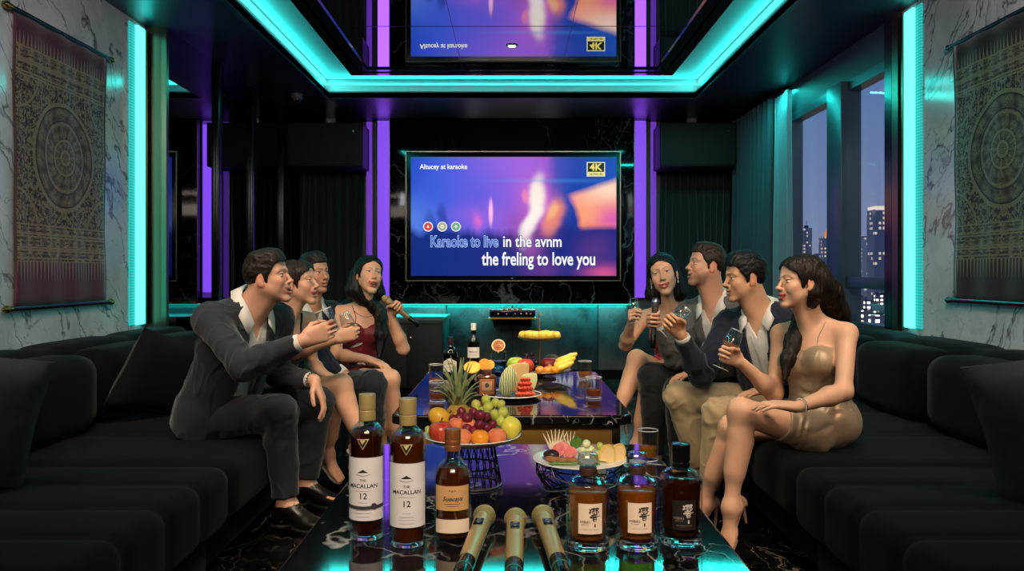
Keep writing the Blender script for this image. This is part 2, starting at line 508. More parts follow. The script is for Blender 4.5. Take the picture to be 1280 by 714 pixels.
        inner = (z < -.0600) & (z > -.0755-.0105*m+.0135*np.clip(x/.027, 0, 1)**2) & (x < .0265) & (y > .060) & (y < .0985-12*x*x) & (lu > .0034) & (ll > .0038)
        if m > .15:
            blend(inner*1., (.05,.012,.012), .35)
            tz = -.0655-.0035*m+.0075*np.clip(x/.027, 0, 1)**2
            blend((inner & (z > tz) & (x < .0245))*1., (.80,.76,.70), .2)
            blend((inner & (z < -.0735-.0065*m) & (m > .5))*1., (.35,.09,.08), .35)
        # eyes
        for sx in (-1,1):
            E = np.array([sx*.031,.0745,.008]); D = L-E; r = np.linalg.norm(D, axis=1)
            lid_u = s.uz-.0052
            on = (np.abs(r-.0125) < .0009) & (D[:,1] > .004)
            vis = on & (D[:,2] < (lid_u-.008+.0015)) & (D[:,2] > (s.lz+.0042-.008-.0012))
            blend(vis*1., (.72,.70,.68), .12)
            gz = nrm(pal.get('gaze', (0,1,0))); ang = (D@gz)/np.maximum(r, 1e-6)
            blend((vis & (ang > .885))*1., pal.get('iris', (.06,.03,.015)), .1)
            blend((vis & (ang > .972))*1., (.005,.005,.005), .1)
            lash = (np.abs(D[:,2]-(lid_u-.008+.001)) < .0017) & (np.abs(r-.013) < .0022) & (D[:,1] > .002) & (np.abs(D[:,0]) < .0135)
            blend(lash*.9, pal.get('lash', (.01,.007,.005)))
            if pal.get('shadow'):
                blend(g(np.sqrt(D[:,0]**2*.5+(D[:,2]-.009)**2), .0045)*(D[:,1] > 0)*.35, pal['shadow'])
        # brows
        bh = pal.get('brow_h', .0)
        bz = .0275+bh+.0065*np.clip((x-.012)/.026, 0, 1)-.0075*np.clip((x-.040)/.014, 0, 1)
        bw = (.0042 if s.male else .0030)*np.clip(1.15-(x-.012)/.05, .4, 1)
        bm = np.clip((bw-np.abs(z-bz))/.0012, 0, 1)*(x > .011)*(x < .052)*(y > .04)
        blend(bm*(.8+.2*vnoise(Q*1200)), pal['brow'])
        return C

SKIN = None
def skin_mat():
    m = mat('skin', (.5,.3,.2), .48, sss=.12)
    if 'done' in m: return m
    m['done'] = 1
    b = NB(m); a = b.n('Attribute'); a.attribute_name = 'Col'
    nz = b.noise(b.coords(), 260, 3)
    f = b.math('MULTIPLY_ADD', nz, .16, .92)
    b.L.new(b.mix(1., a.outputs['Color'], b.comb(f, f, f), blend='MULTIPLY'), b.b.inputs['Base Color'])
    b.L.new(a.outputs['Alpha'], b.b.inputs['Roughness'])
    b.bump(nz, .06, .002)
    return m
def cloth_mat(name, col, rough=.85, sheen=.25, scale=900., weave=.12):
    if name in MATS: return MATS[name]
    m = mat(name, col, rough, sheen=sheen); b = NB(m)
    nz = b.noise(b.coords(), scale, 2)
    f = b.math('MULTIPLY_ADD', nz, .5, .75)
    b.L.new(b.mix(1., (*col,1), b.comb(f, f, f), blend='MULTIPLY'), b.b.inputs['Base Color'])
    b.bump(nz, weave, .001)
    return m
def hair_mat(name, col, rough=.42):
    if name in MATS: return MATS[name]
    m = mat(name, col, rough, spec=.3); b = NB(m)
    v = b.mapping(b.coords(), scale=(420,420,18))
    nz = b.noise(v, 1., 3)
    f = b.math('MULTIPLY_ADD', nz, 1.1, .45)
    b.L.new(b.mix(1., (*col,1), b.comb(f, f, f), blend='MULTIPLY'), b.b.inputs['Base Color'])
    b.bump(nz, .5, .004)
    return m

SHORT_LINE = [(.16,.18),(-.16,.18),(-.16,-.088),(-.062,-.088),(-.048,-.062),(-.042,-.030),(-.037,.012),(-.020,.029),(-.002,.028),(.004,.012),(.006,-.024),(.017,-.024),(.024,.006),(.038,.024),(.050,.044),(.062,.062),(.076,.074),(.16,.079)]
LONG_LINE = [(.16,.18),(-.16,.18),(-.16,-.12),(-.028,-.12),(-.030,-.030),(-.034,.010),(-.018,.026),(.000,.022),(.010,.004),(.020,-.020),(.026,-.016),(.034,.010),(.046,.034),(.058,.054),(.074,.066),(.16,.070)]
def poly_d(p, poly):
    """signed distance of 2-D points to a polygon (negative inside)"""
    V = np.array(poly, np.float32); n = len(V); d = np.full(len(p), 9., np.float32); s = np.ones(len(p), np.float32)
    for i in range(n):
        a, b = V[i], V[i-1]; e = b-a; w = p-a; t = np.clip(w@e/(e@e), 0, 1); q = w-t[:,None]*e; d = np.minimum(d, q[:,0]**2+q[:,1]**2)
        c1 = p[:,1] >= a[1]; c2 = p[:,1] < b[1]; c3 = e[0]*w[:,1] > e[1]*w[:,0]; f = (c1 & c2 & c3) | (~c1 & ~c2 & ~c3); s = np.where(f, -s, s)
    return s*np.sqrt(d)
class Person:
    def __init__(s, name, label, pel, nk, tf, head, male=True, sw=None, scale=1., pal=None, group=None, neck_r=None, bust=1.):
        s.male = male; s.k = scale; s.pal = pal
        s.pel = np.array(pel, float); s.nk = np.array(nk, float)
        up = nrm(s.nk-s.pel); l = nrm(np.cross(up, np.array(tf, float))); f = np.cross(l, up)
        s.up, s.l, s.f = up, l, f; s.L = np.linalg.norm(s.nk-s.pel); s.T = np.stack([l, f, up], 1)
        s.head = head; s.sw = sw or (.172 if male else .150)*scale
        base = (s.pel[0], s.pel[1], 0)
        s.root = thing(name, label, 'person', base, 0, group); s.off = np.array(base)
        s.torso = []; s.arm = {}; s.leg = {}; s.hands = []; s.grips = {}; s.feet = []
        k = scale; t = s.tp; L = s.L
        E = lambda u, v, w, r: Ell(t(u,v,w), np.array(r)*k, s.T)
        if male:
            s.torso += [(E(0,.03,-.005,(.165,.115,.115)), .0), (E(0,.33,.005,(.145,.105,.17)), .05), (E(0,.66,.0,(.165,.115,.165)), .05), (E(0,.80,-.012,(.15,.085,.10)), .04)]
            nr = neck_r or .057
        else:
            s.torso += [(E(0,.02,-.005,(.155,.115,.112)), .0), (E(0,.36,.0,(.112,.088,.15)), .06), (E(0,.66,-.005,(.132,.092,.14)), .05), (E(0,.82,-.012,(.12,.068,.085)), .04)]
            for x in (-1,1): s.torso.append((E(x*.066,.63,.074,(.056*bust,.052*bust,.058*bust)), .03))
            nr = neck_r or .044
        s.nr = nr
        s.sh = {'L': t(s.sw, .885, -.005), 'R': t(-s.sw, .885, -.005)}
        for q in ('L','R'):
            g = 1 if q == 'L' else -1
            s.torso.append((Cap(t(0, .93, -.015), s.sh[q]+up*.005, (.05 if male else .034)*k, (.052 if male else .038)*k), .04))
            s.torso.append((Cap(t(g*.02, 1.03, -.012), s.sh[q]+l*(-g*.03)+up*.02, (.036 if male else .026)*k, (.03 if male else .02)*k), .035))
        hb = head.w(0,-.028,-.045)
        s.neck = [(Cap(t(0,.95,-.01), hb, nr*1.06, nr), .03), (Cap(t(0,.93,.035), head.w(0,.02,-.075), nr*.72, nr*.62), .03)]
    def tp(s, u, v, w): return s.pel+s.l*u+s.up*(v*s.L)+s.f*w
    def tl(s, Q):
        q = (Q-s.pel.astype(np.float32))@s.T.astype(np.float32); return q[:,0], q[:,2]/s.L, q[:,1]
    def set_arm(s, side, wrist, hint, a=None, b=None):
        k = s.k; a = a or (.30 if s.male else .265)*k; b = b or (.265 if s.male else .235)*k
        S = s.sh[side]; W = np.array(wrist, float); el = ik(S, W, a, b, hint)
        r = (.052,.043,.044,.029) if s.male else (.0385,.0335,.0345,.0225)
        r = [x*k for x in r]
        mid = el+(W-el)*.3
        s.arm[side] = [(Cap(S, el, r[0], r[1]), .03), (Cap(el, mid, r[1]*.97, r[2]), .03), (Cap(mid, W, r[2], r[3]), .03)]
        s.el = getattr(s, 'el', {}); s.el[side] = el; s.wr = getattr(s, 'wr', {}); s.wr[side] = W
    def set_hand(s, side, d, n, curl=(45,55,35), thumb=.5, spread=1., fingers=None):
        if isinstance(n, tuple) and len(n) == 2:      # ('axis', vector): the thumb side follows the thing held
            t_ = np.array(n[1], float); n = np.cross(t_, np.array(d, float)) if side == 'R' else np.cross(np.array(d, float), t_)
        h, g = hand_prims(s.wr[side], d, n, side, (1. if s.male else .9)*s.k, curl, thumb, spread, fingers)
        s.hands.append((side, h)); s.grips[side] = g
        return g
    def set_leg(s, side, knee, ankle, toe, hip=None, flat=True, foot=1.):
        k = s.k; g = 1 if side == 'L' else -1
        hip = s.pel+s.l*(g*.088*k)-s.up*.01 if hip is None else np.array(hip, float)
        K = np.array(knee, float); A = np.array(ankle, float); td = nrm(toe)
        r = (.088,.062,.058,.055,.039) if s.male else (.078,.051,.046,.045,.029)
        r = [x*k for x in r]
        sh = nrm(A-K); back = nrm(np.cross(np.cross(nrm(K-hip), sh), sh)); back = -back if back@nrm(K-hip) > 0 else back
        calf = K+(A-K)*.32+back*.018
        pr = [(Cap(hip, K, r[0], r[1]), .03), (Cap(K, K+(A-K)*.18, r[2]*.97, r[2]*.85), .03), (Cap(K, A, r[2]*.85, r[4]), .03), (Cap(calf, K+(A-K)*.62, r[3], r[4]*1.1), .05)]
        dn = np.array([0,0,-1.]) if flat else nrm(np.cross(np.cross(td, np.array([0,0,-1.])), td))
        dn = nrm(dn-td*(dn@td))
        fs = (1. if s.male else .9)*foot*k
        heel = A-td*.035*fs+dn*.045*fs; ball = A+td*.115*fs+dn*.052*fs; toe_ = A+td*.165*fs+dn*.058*fs
        side_v = nrm(np.cross(td, -dn))
        ft = [(Cap(A, heel, .036*fs, .033*fs), .03), (Cap(A+td*.02*fs+dn*.012*fs, ball, .036*fs, .026*fs), .03), (Ell(ball, (.04*fs,.045*fs,.021*fs), np.stack([side_v, td, -dn], 1)), .02)]
        for i, (o, ln) in enumerate(((.026,.062), (.010,.062), (-.004,.056), (-.017,.048), (-.028,.04))):
            sg = o if side == 'R' else -o          # big toe on the inner side
            p = ball+side_v*(-sg)*fs+td*.02*fs; ft.append((Cap(p, p+td*ln*fs*.75+dn*.004, .011*fs if i else .013*fs, .009*fs if i else .011*fs), .006))
        s.leg[side] = pr; s.feet.append((side, ft)); s.kn = getattr(s, 'kn', {}); s.kn[side] = (hip, K, A, td, dn, fs, side_v)
    # ---- meshes
    def local(s, o):
        """meshes are modelled in world space: shift them to the root's origin"""
        me = o.data; n = len(me.vertices); co = np.empty(n*3, np.float32); me.vertices.foreach_get('co', co)
        co = (co.reshape(-1,3)-s.off.astype(np.float32)); me.vertices.foreach_set('co', co.ravel()); me.update(); o.parent = s.root; return o
    def body_sdf(s):
        B = SDF()
        for p, k in s.torso: B.add(p, k)
        for p, k in s.neck: B.add(p, k)
        for q in s.leg:
            for p, k in s.leg[q]: B.add(p, k if p is not s.leg[q][0][0] else .05)
        for q, ft in s.feet:
            for p, k in ft: B.add(p, k)
        for q in s.arm:
            for p, k in s.arm[q]: B.add(p, k)
        return B
    def build_body(s, h=.0055, hh=.0021, hd=.0026):
        B = s.body_sdf()
        # hands and head are separate fields merged softly so that fingers never blend with the rest
        hands = []
        for q, pr in s.hands:
            H = SDF(); 
            for p, k in pr: H.add(p, k)
            lo, hi = H.bounds(0); c = (lo+hi)/2; R = np.linalg.norm(hi-lo)/2
            hands.append((q, c, R, Grp(H, c, R)))
        for q, c, R, fn in hands: B.add(fn, .008)
        hc = s.head.w(0,.0,-.02); HS = SDF(s.head.prims())
        B.ops = [(0, Grp(HS, hc, .19*s.head.hs), .02)]+B.ops
        R0 = .165*s.head.hs
        def in_head(C, e=0.):
            L = s.head.loc(C); return (L[:,2] > -.135-e) & (np.linalg.norm(C-hc, axis=1) < R0+.01+e)
        def in_hand(C):
            m = np.zeros(len(C), bool)
            for q, c, R, fn in hands: m |= np.linalg.norm(C-c, axis=1) < R
            return m
        parts = []
        parts.append(surface_nets(B, h, keep=lambda C: ~in_head(C, -.012) & ~in_hand(C)))
        parts.append(surface_nets(B, hh, hc-R0-.02, hc+R0+.02, keep=lambda C: in_head(C) ))
        for q, c, R, fn in hands:
            parts.append(surface_nets(B, hd, c-R-.004, c+R+.004, keep=lambda C, c=c, R=R: (np.linalg.norm(C-c, axis=1) < R+.008) & ~in_head(C)))
        V = np.concatenate([p[0] for p in parts]); n = 0; Q = []
        for v, q in parts: Q.append(q+n); n += len(v)
        Q = np.concatenate(Q); C = s.head.color(V, s.pal)
        if 'nail' in s.pal: pass
        return s.local(np_mesh('body', V, Q, skin_mat(), None, C))
    def add(s, name, sdf, h, m, keep=None):
        V, Q = surface_nets(sdf, h, keep=keep)
        return s.local(np_mesh(name, V, Q, m))
    def mesh(s, name, V, Fc, m, solid=0., sub=0):
        o = mesh_obj(name, V, Fc, m); s.local(o)
        if sub: md = o.modifiers.new('sub', 'SUBSURF'); md.levels = sub; md.render_levels = sub
        if solid: md = o.modifiers.new('sol', 'SOLIDIFY'); md.thickness = solid; md.offset = 0
        return o

    def wrinkle(s, amp, sc=(22,22,9), seed=0.):
        T = s.T
        def fn(Q, d):
            q = ((Q-s.pel.astype(np.float32))@T.astype(np.float32))*np.array(sc, np.float32)+seed
            n = vnoise(q+1.3*vnoise(q*.6+31)[:,None]); n2 = vnoise(q*2.3+7)
            return d-amp*(np.clip(1-np.abs(n)*2.2, 0, 1)**2*1.1-.35+n2*.25)
        return fn
    def folds(s, pts, amp=.004, freq=55., R=.11):
        """creases gathered around joints such as elbows and knees; pts: list of (centre, axis)"""
        pts = [(np.array(c), nrm(a)) for c, a in pts]
        def fn(Q, d):
            for c, a in pts:
                r = np.linalg.norm(Q-c, axis=1); w = np.exp(-(r/R)**2*1.6)
                ph = (Q-c)@a*freq*2+6.*vnoise(Q*11+c*9)
                d = d-amp*w*np.sin(ph)*(.6+.8*vnoise(Q*23+3))
            return d
        return fn
    def jacket(s, m, off=.016, opening=.045, hem=-.16, vclose=None, lap=.055, sleeve=.016, cuff=.03, btn=None, u0=0.):
        J = SDF()
        for p, k in s.torso: J.add(inflate(p, off), k)
        def skirt(Q):
            u, v, w = s.tl(Q); t = np.clip((.55-v)/.75, 0, 1.2); a = (.150+.040*t)*s.k; c = (.112+.034*t)*s.k
            r = np.sqrt((u/a)**2+((w+.004)/c)**2); return np.maximum((r-1)*c*.9, np.maximum((v-.62)*s.L, (hem-.1-v)*s.L))
        J.add(Fn(skirt, s.tp(0,.2,0), .34), .05)
        for x in (-1,1): J.add(Ell(s.tp(x*s.sw*.86,.90,-.005), np.array((.062,.062,.050))*s.k, s.T), .04)
        # hem
        J.inter(Fn(lambda Q: np.maximum((hem-s.tl(Q)[1])*s.L, (s.tl(Q)[1]-1.13)*s.L)), .01)
        J.sub(Cap(s.neck[0][0].a, s.neck[0][0].b, s.nr+.024, s.nr+.018), .006)
        for q in s.arm:
            S, el, W = s.sh[q], s.el[q], s.wr[q]; d = nrm(W-el); k = s.k
            J.add(Cap(S, el, .050*k+sleeve, .042*k+sleeve*.8), .035)
            J.add(inflate(s.arm[q][0][0], .010), .02); J.add(inflate(s.arm[q][1][0], .012), .02)
            m_ = el+(W-el)*.3; J.add(FCap(m_, W-d*cuff, .045*k+.013, .030*k+sleeve*.75), .02)
        def a_of(v): return opening*np.clip(.55+.55*v, .3, 1.2) if vclose is None else opening*1.5*np.clip((v-vclose)/(1-vclose), 0, 1)+.001
        def opn(Q):
            u, v, w = s.tl(Q); return np.maximum(np.abs(u-u0*(1-v))-a_of(v), .015-w)
        base = SDF(list(J.ops))
        J.sub(Fn(opn), .004)
        # lapels
        def lapel(Q):
            u, v, w = s.tl(Q); a = a_of(v); t = np.clip((v-.30)/.5, 0, 1); wl = lap*t*(1-np.clip((v-.80)/.06, 0, 1)*.38)
            du = np.abs(u-u0*(1-v)); return np.maximum.reduce([a-du, du-a-wl, .02-w, (.3-v)*s.L, (v-.93)*s.L])
        J.add(Fn(lambda Q: np.maximum(base.val(Q, .05)-.0075, lapel(Q))), .0)
        # collar at the back of the neck
        n0, n1 = s.tp(0,.97,-.014), s.tp(0,1.10,-.022)
        J.add(Fn(lambda Q: np.maximum.reduce([Cap(n0, n1, s.nr+.036, s.nr+.020).f(Q), -Cap(n0, n1, s.nr+.026, s.nr+.011).f(Q), (s.tl(Q)[1]-1.015)*s.L+s.tl(Q)[2]*.2, s.tl(Q)[2]-.035])), .004)
        J.post.append(s.wrinkle(.0055, (17,17,8)))
        J.post.append(s.folds([(s.el[q], nrm(s.wr[q]-s.sh[q])) for q in s.arm], .0065, 50, .13))
        o = s.add('jacket', J, .0045, m)
        return o
    def shirt(s, m, vneck=.80, cuffs='LR', cuff_len=.016, tie=False, u0=0.):
        T = SDF()
        for p, k in s.torso: T.add(inflate(p, .006), k)
        for p, k in s.neck[:1]: T.add(Cap(p.a, p.b, s.nr*1.06+.007, s.nr+.004), .02)
        T.inter(Fn(lambda Q: np.maximum.reduce([np.abs(s.tl(Q)[0])-.115, -.005-s.tl(Q)[2], (.02-s.tl(Q)[1])*s.L, (s.tl(Q)[1]-.99)*s.L])), .004)
        T.sub(Fn(lambda Q: np.maximum.reduce([np.abs(s.tl(Q)[0])-.042*np.clip((s.tl(Q)[1]-vneck)/(1-vneck), 0, 1.3), .02-s.tl(Q)[2], (vneck-s.tl(Q)[1])*s.L])), .003)
        # placket and long folds
        T.post.append(lambda Q, d: d-.0025*((np.abs(s.tl(Q)[0]-u0*(1-s.tl(Q)[1])) < .014) & (s.tl(Q)[2] > 0)))
        T.post.append(s.wrinkle(.0035, (30,30,7), 3.))
        o = s.add('shirt', T, .004, m)
        r = s.nr; t = s.tp
        V = []; Fc = []
        for x in (-1,1):
            pts = [(0,1.15,-r-.022), (x*(r*.85),1.145,-r*.45), (x*(r+.012),1.12,.006), (x*(r*.86),1.05,r*.85), (x*.036,.965,r+.046),
                   (x*.068,.885,r+.070), (x*(r*1.15+.022),.970,r*.75+.026), (x*(r+.046),1.050,.0), (x*(r*.9+.026),1.095,-r*.65-.026), (0,1.095,-r-.048)]
            n = len(V); V += [t(*p) for p in pts]
            Fc += [[n+0,n+1,n+8,n+9], [n+1,n+2,n+7,n+8], [n+2,n+3,n+6,n+7], [n+3,n+4,n+5,n+6]]
        c = s.mesh('collar', V, Fc, m, .004)
        for q in cuffs:
            el, W = s.el[q], s.wr[q]; d = nrm(W-el); k = s.k
            C = SDF(); C.add(FCap(W-d*.06, W-d*(.03-cuff_len), .036*k+.004, .035*k, True, True), 0)
            s.add('shirt_cuff', C, .003, m)
        return o
    def trousers(s, m, hemcut=.0, loose=.016, legs='LR', crease=.003):
        T = SDF(); t = s.tp
        T.add(inflate(s.torso[0][0], .008), 0); T.add(Ell(t(0,.12,0), np.array((.155,.118,.08))*s.k, s.T), .03)
        T.inter(Fn(lambda Q: (s.tl(Q)[1]-.22)*s.L), .004)
        pts = []
        for q in legs:
            hip, K, A, td, dn, fs, sv = s.kn[q]; k = s.k
            hem = K+(A-K)*(1-hemcut)
            T.add(Cap(hip, K, .090*k+loose*.6, .062*k+loose*.7), .03)
            T.add(FCap(K, hem, .060*k+loose*.7, .050*k+loose*.55), .025)
            C_ = s.leg[q][3][0]; T.add(Cap(C_.a, C_.b, C_.r1+.010, C_.r2+.010), .02); T.add(inflate(s.leg[q][0][0], .008), .02); T.add(inflate(s.leg[q][1][0], .010), .02)
            pts.append((K, nrm(A-hip))); pts.append((hip+(K-hip)*.12, nrm(K-hip)))
        T.post.append(s.folds(pts, .0060, 46, .14)); T.post.append(s.wrinkle(.0045, (13,13,13), 9.))
        return s.add('trousers', T, .005, m)
    def shoe(s, q, m, sole, lace=None):
        hip, K, A, td, dn, fs, sv = s.kn[q]; f = fs*1.05
        S = SDF(); R = np.stack([sv, td, -dn], 1)
        S.add(Cap(A-td*.008*f-dn*.01, A-td*.030*f+dn*.052*f, .046*f, .039*f), 0)
        S.add(Cap(A+td*.015*f+dn*.012*f, A+td*.10*f+dn*.052*f, .038*f, .034*f), .03)
        S.add(Ell(A+td*.135*f+dn*.062*f, np.array((.044,.075,.026))*f, R), .03)
        S.inter(Fn(lambda Q: np.maximum((Q-(A+dn*.080*f))@dn, -(Q-(A-dn*.002))@dn-.18*((Q-A)@td))), .004)
        o = s.add('shoe', S, .004, m)
        L = SDF(); L.add(Ell(A+td*.12*f+dn*.085*f, np.array((.048,.088,.03))*f, R), 0); L.add(Ell(A-td*.03*f+dn*.085*f, np.array((.041,.048,.03))*f, R), .03)
        L.inter(Fn(lambda Q: np.abs((Q-(A+dn*.086*f))@dn)-.007*f), .002)
        so = s.add('sole', L, .004, sole); so.parent = o
        if lace:
            b = MB()
            for i in range(5):
                c = A+td*(.030+.017*i)*f+dn*(-.025+.0105*i)*f; w = (.020-.001*i)*f
                b.tube([c-sv*w+dn*.008, c+(-dn)*.005, c+sv*w+dn*.008+td*.006], .0022, 6)
            lo = b.build('laces', lace); s.local(lo); lo.parent = o
        return o
    def short_hair(s, m, vol=.014, quiff=.02, part=0., fade=.0, seed=0., back=-.06, front=0.):
        hd = s.head; H = SDF(); w = hd.ell
        H.add(w((0,-.022,.036), (.076+vol*.75,.094+vol,.086+vol)))
        H.add(w((0,.028,-.005), (.068,.068,.091)), .03); H.add(w((0,.046,.056), (.062,.043,.052)), .03)
        H.add(w((0,.040+front,.098), (.056,.040,.016+quiff)), .03)
        H.add(w((.012*part,-.01,.112), (.062,.07,.012+quiff*.6)), .03)
        def cut(Q):
            L = hd.loc(Q); x = np.abs(L[:,0]); return poly_d(np.stack([L[:,1]-front, L[:,2]-.006*np.clip(1-x/.03, 0, 1)*0+.004*vnoise(L*90)], 1), SHORT_LINE)*hd.hs
        H.inter(Fn(cut), .004)
        def post(Q, d):
            L = hd.loc(Q); a = np.stack([L[:,0]*150+seed, L[:,1]*28+5, L[:,2]*48], 1)
            return d-.0028*vnoise(a)-.0020*vnoise(a*2.1+3)
        H.post.append(post)
        return s.add('hair', H, .0028, m)
    def long_hair(s, m, locks, seed=0., vol=.014, part=0., low=-.03, hairline=.054, bun=None):
        """locks: lists of world points with radii falling from the head"""
        hd = s.head; H = SDF(); w = hd.ell
        H.add(w((0,-.024,.036), (.076+vol,.096+vol,.086+vol)))
        H.add(w((0,.028,-.005), (.069,.069,.092)), .03); H.add(w((0,.046,.056), (.064,.044,.053)), .03)
        H.add(w((0,-.045,-.03), (.074,.062,.07)), .03)
        line = [(p[0], p[1] if p[1] > -.1 else low) for p in LONG_LINE]
        def cut(Q):
            L = hd.loc(Q); ax = np.abs(L[:,0]-part); return poly_d(np.stack([L[:,1], L[:,2]-.014*np.clip(1-ax/.035, 0, 1)+.010*np.clip((ax-.03)/.03, 0, 1)+(.060-hairline)], 1), line)*hd.hs
        H.inter(Fn(cut), .005)
        for pts in locks:
            for (a, ra), (b, rb) in zip(pts[:-1], pts[1:]): H.add(Cap(a, b, ra, rb), .02)
        if bun: H.add(w(bun[0], (bun[1],)*3), .01)
        def post(Q, d):
            L = hd.loc(Q); a = np.stack([L[:,0]*130+seed, L[:,1]*130, L[:,2]*9], 1)
            return d-.0040*vnoise(a)-.002*vnoise(a*2.3+3)
        H.post.append(post)
        return s.add('hair', H, .0032, m)
    def dress(s, m, top=.80, hem=.62, dip=.05, off=.006, legs='LR', sweet=True, folds=True, waist=1.):
        D = SDF()
        for p, k in s.torso[:3]: D.add(inflate(p, off), k)
        for p, k in s.torso[4:6]: D.add(inflate(p, off), k)
        D.inter(Fn(lambda Q: (s.tl(Q)[1]-(top-dip*np.exp(-(s.tl(Q)[0]/.03)**2)-.9*np.clip(np.abs(s.tl(Q)[0])-.075, 0, 1)*(1 if sweet else .3)-.35*np.clip(-s.tl(Q)[2], 0, .12)))*s.L), .003)
        pts = []
        for q in legs:
            hip, K = s.kn[q][:2]; k = s.k
            D.add(FCap(hip, hip+(K-hip)*hem, .086*k+off, .066*k+off), .05); pts.append((hip+(K-hip)*.2, nrm(K-hip)))
        D.add(Ell(s.pel, np.array((.160,.120,.115))*s.k, s.T), .04)
        if folds: D.post.append(s.folds(pts+[(s.tp(0,.3,.05), s.up), (s.tp(0,.05,.1), s.up)], .0055, 52, .14))
        D.post.append(s.wrinkle(.0025, (24,24,10), 4.))
        return s.add('dress', D, .0042, m)
    def straps(s, m, top=.80, r=.0022, us=(.062,), vs=.98):
        b = MB()
        B = s.body_sdf()
        for x in (-1,1):
            for u in us:
                pts = []
                for i in range(13):
                    tt = i/12; v = top-.02+(vs-top+.02)*math.sin(min(tt*1.6, 1)*PI/2); w0 = .16-.26*tt
                    if tt > .6: v = vs-(tt-.6)*.35
                    p = s.tp(x*(u+.02*tt), v, w0)
                    for _ in range(8):
                        d = B.val(p[None])[0]; e = 1e-3
                        g = np.array([B.val((p+np.eye(3)[j]*e)[None])[0]-d for j in range(3)])/e
                        p = p-nrm(g)*(d-.002)
                    pts.append(p)
                b.tube(pts, r, 6)
        o = b.build('dress_strap', m); return s.local(o)
# ------------------------------------------------------------------ the room
W, YB, ZC, ZM = 2.46, 8.78, 2.80, 2.905
TT = .65                                    # table top height
TEAL = (.035,.86,.80); PURP = (.20,.055,.80)

def marble_white():
    m = mat('white_marble', (.6,.6,.6), .13, spec=.5); b = NB(m); c = b.coords()
    c = b.mapping(c, rot=(math.radians(-38),0,0))
    wob = b.noise(c, 1.4, 5, .6, out='Color')
    wv = b.vmath('ADD', c, b.vmath('SCALE', b.vmath('SUBTRACT', wob, (.5,.5,.5)), (0,0,0)))
    sc = wv.node.inputs[1].links[0].from_node; sc.inputs['Scale'].default_value = .55
    def vein(scale, width, stretch):
        n = b.noise(b.mapping(wv, scale=stretch), scale, 3, .55)
        d = b.math('ABSOLUTE', b.math('SUBTRACT', n, .5))
        return b.math('SUBTRACT', 1., b.math('DIVIDE', d, width, clamp=True))
    v1 = vein(1.5, .016, (1,2.6,.55)); v2 = vein(3.4, .012, (1,2.2,.6))
    msk = b.ramp(b.noise(c, 1.1, 2), [(.42,(0,0,0)),(.62,(1,1,1))])
    v1 = b.math('MULTIPLY', b.math('POWER', v1, 1.2), .85); v2 = b.math('MULTIPLY', b.math('MULTIPLY', v2, msk), .6)
    cloud = b.ramp(b.noise(wv, 2.2, 5, .6), [(.3,srgb('a9adb0')),(.7,srgb('dcdcda'))])
    col = b.mix(b.math('MAXIMUM', v1, v2), cloud, srgb('34383d'))
    b.L.new(col, b.b.inputs['Base Color']); return m
def marble_black(name, base='0b0b0f', vein='d9d2cf', rough=.06, scale=1., amount=1., brown=.0):
    m = mat(name, (.01,.01,.01), rough, spec=.6); b = NB(m); c = b.coords()
    wob = b.noise(c, 2.1*scale, 5, .6, out='Color')
    s0 = b.n('VectorMath', operation='SCALE'); b.L.new(b.vmath('SUBTRACT', wob, (.5,.5,.5)), s0.inputs[0]); s0.inputs['Scale'].default_value = .5/scale
    wv = b.vmath('ADD', c, s0.outputs[0])
    def vein_(sc, width, stretch, rot):
        n = b.noise(b.mapping(wv, rot=(0,0,rot), scale=stretch), sc*scale, 2, .5)
        d = b.math('ABSOLUTE', b.math('SUBTRACT', n, .5))
        return b.math('SUBTRACT', 1., b.math('DIVIDE', d, width, clamp=True))
    msk = b.ramp(b.noise(c, 1.7*scale, 3), [(.46,(0,0,0)),(.64,(1,1,1))])
    v1 = b.math('MULTIPLY', vein_(1.2, .006, (2.4,.8,1.2), .5), b.ramp(b.noise(c, 1.3*scale, 2), [(.4,(0,0,0)),(.6,(1,1,1))]))
    v2 = b.math('MULTIPLY', vein_(3.0, .008, (2.,.7,1.), -.7), msk)
    v3 = b.math('MULTIPLY', vein_(7.0, .010, (1.6,.8,1.), .3), b.math('MULTIPLY', msk, .5))
    v = b.math('MULTIPLY', b.math('MAXIMUM', b.math('MAXIMUM', v1, v2), v3), amount, clamp=True)
    cl = b.mix(b.ramp(b.noise(wv, 3*scale, 5, .6), [(.45,(0,0,0)),(.75,(1,1,1))]), srgb(base), srgb('241d1f') if brown else srgb('14141a'))
    b.L.new(b.mix(v, cl, srgb(vein)), b.b.inputs['Base Color']); return m
def velvet(name, col, sheen=.5):
    if name in MATS: return MATS[name]
    m = mat(name, col, .9, spec=.15, sheen=sheen); b = NB(m)
    n = b.noise(b.coords(), 9, 4, .6); n2 = b.noise(b.coords(), 700, 2)
    f = b.math('ADD', b.math('MULTIPLY', n, .9), b.math('MULTIPLY', n2, .3))
    b.L.new(b.mix(1., (*col,1), b.comb(f, f, f), blend='MULTIPLY'), b.b.inputs['Base Color'])
    b.bump(n2, .1, .001); return m

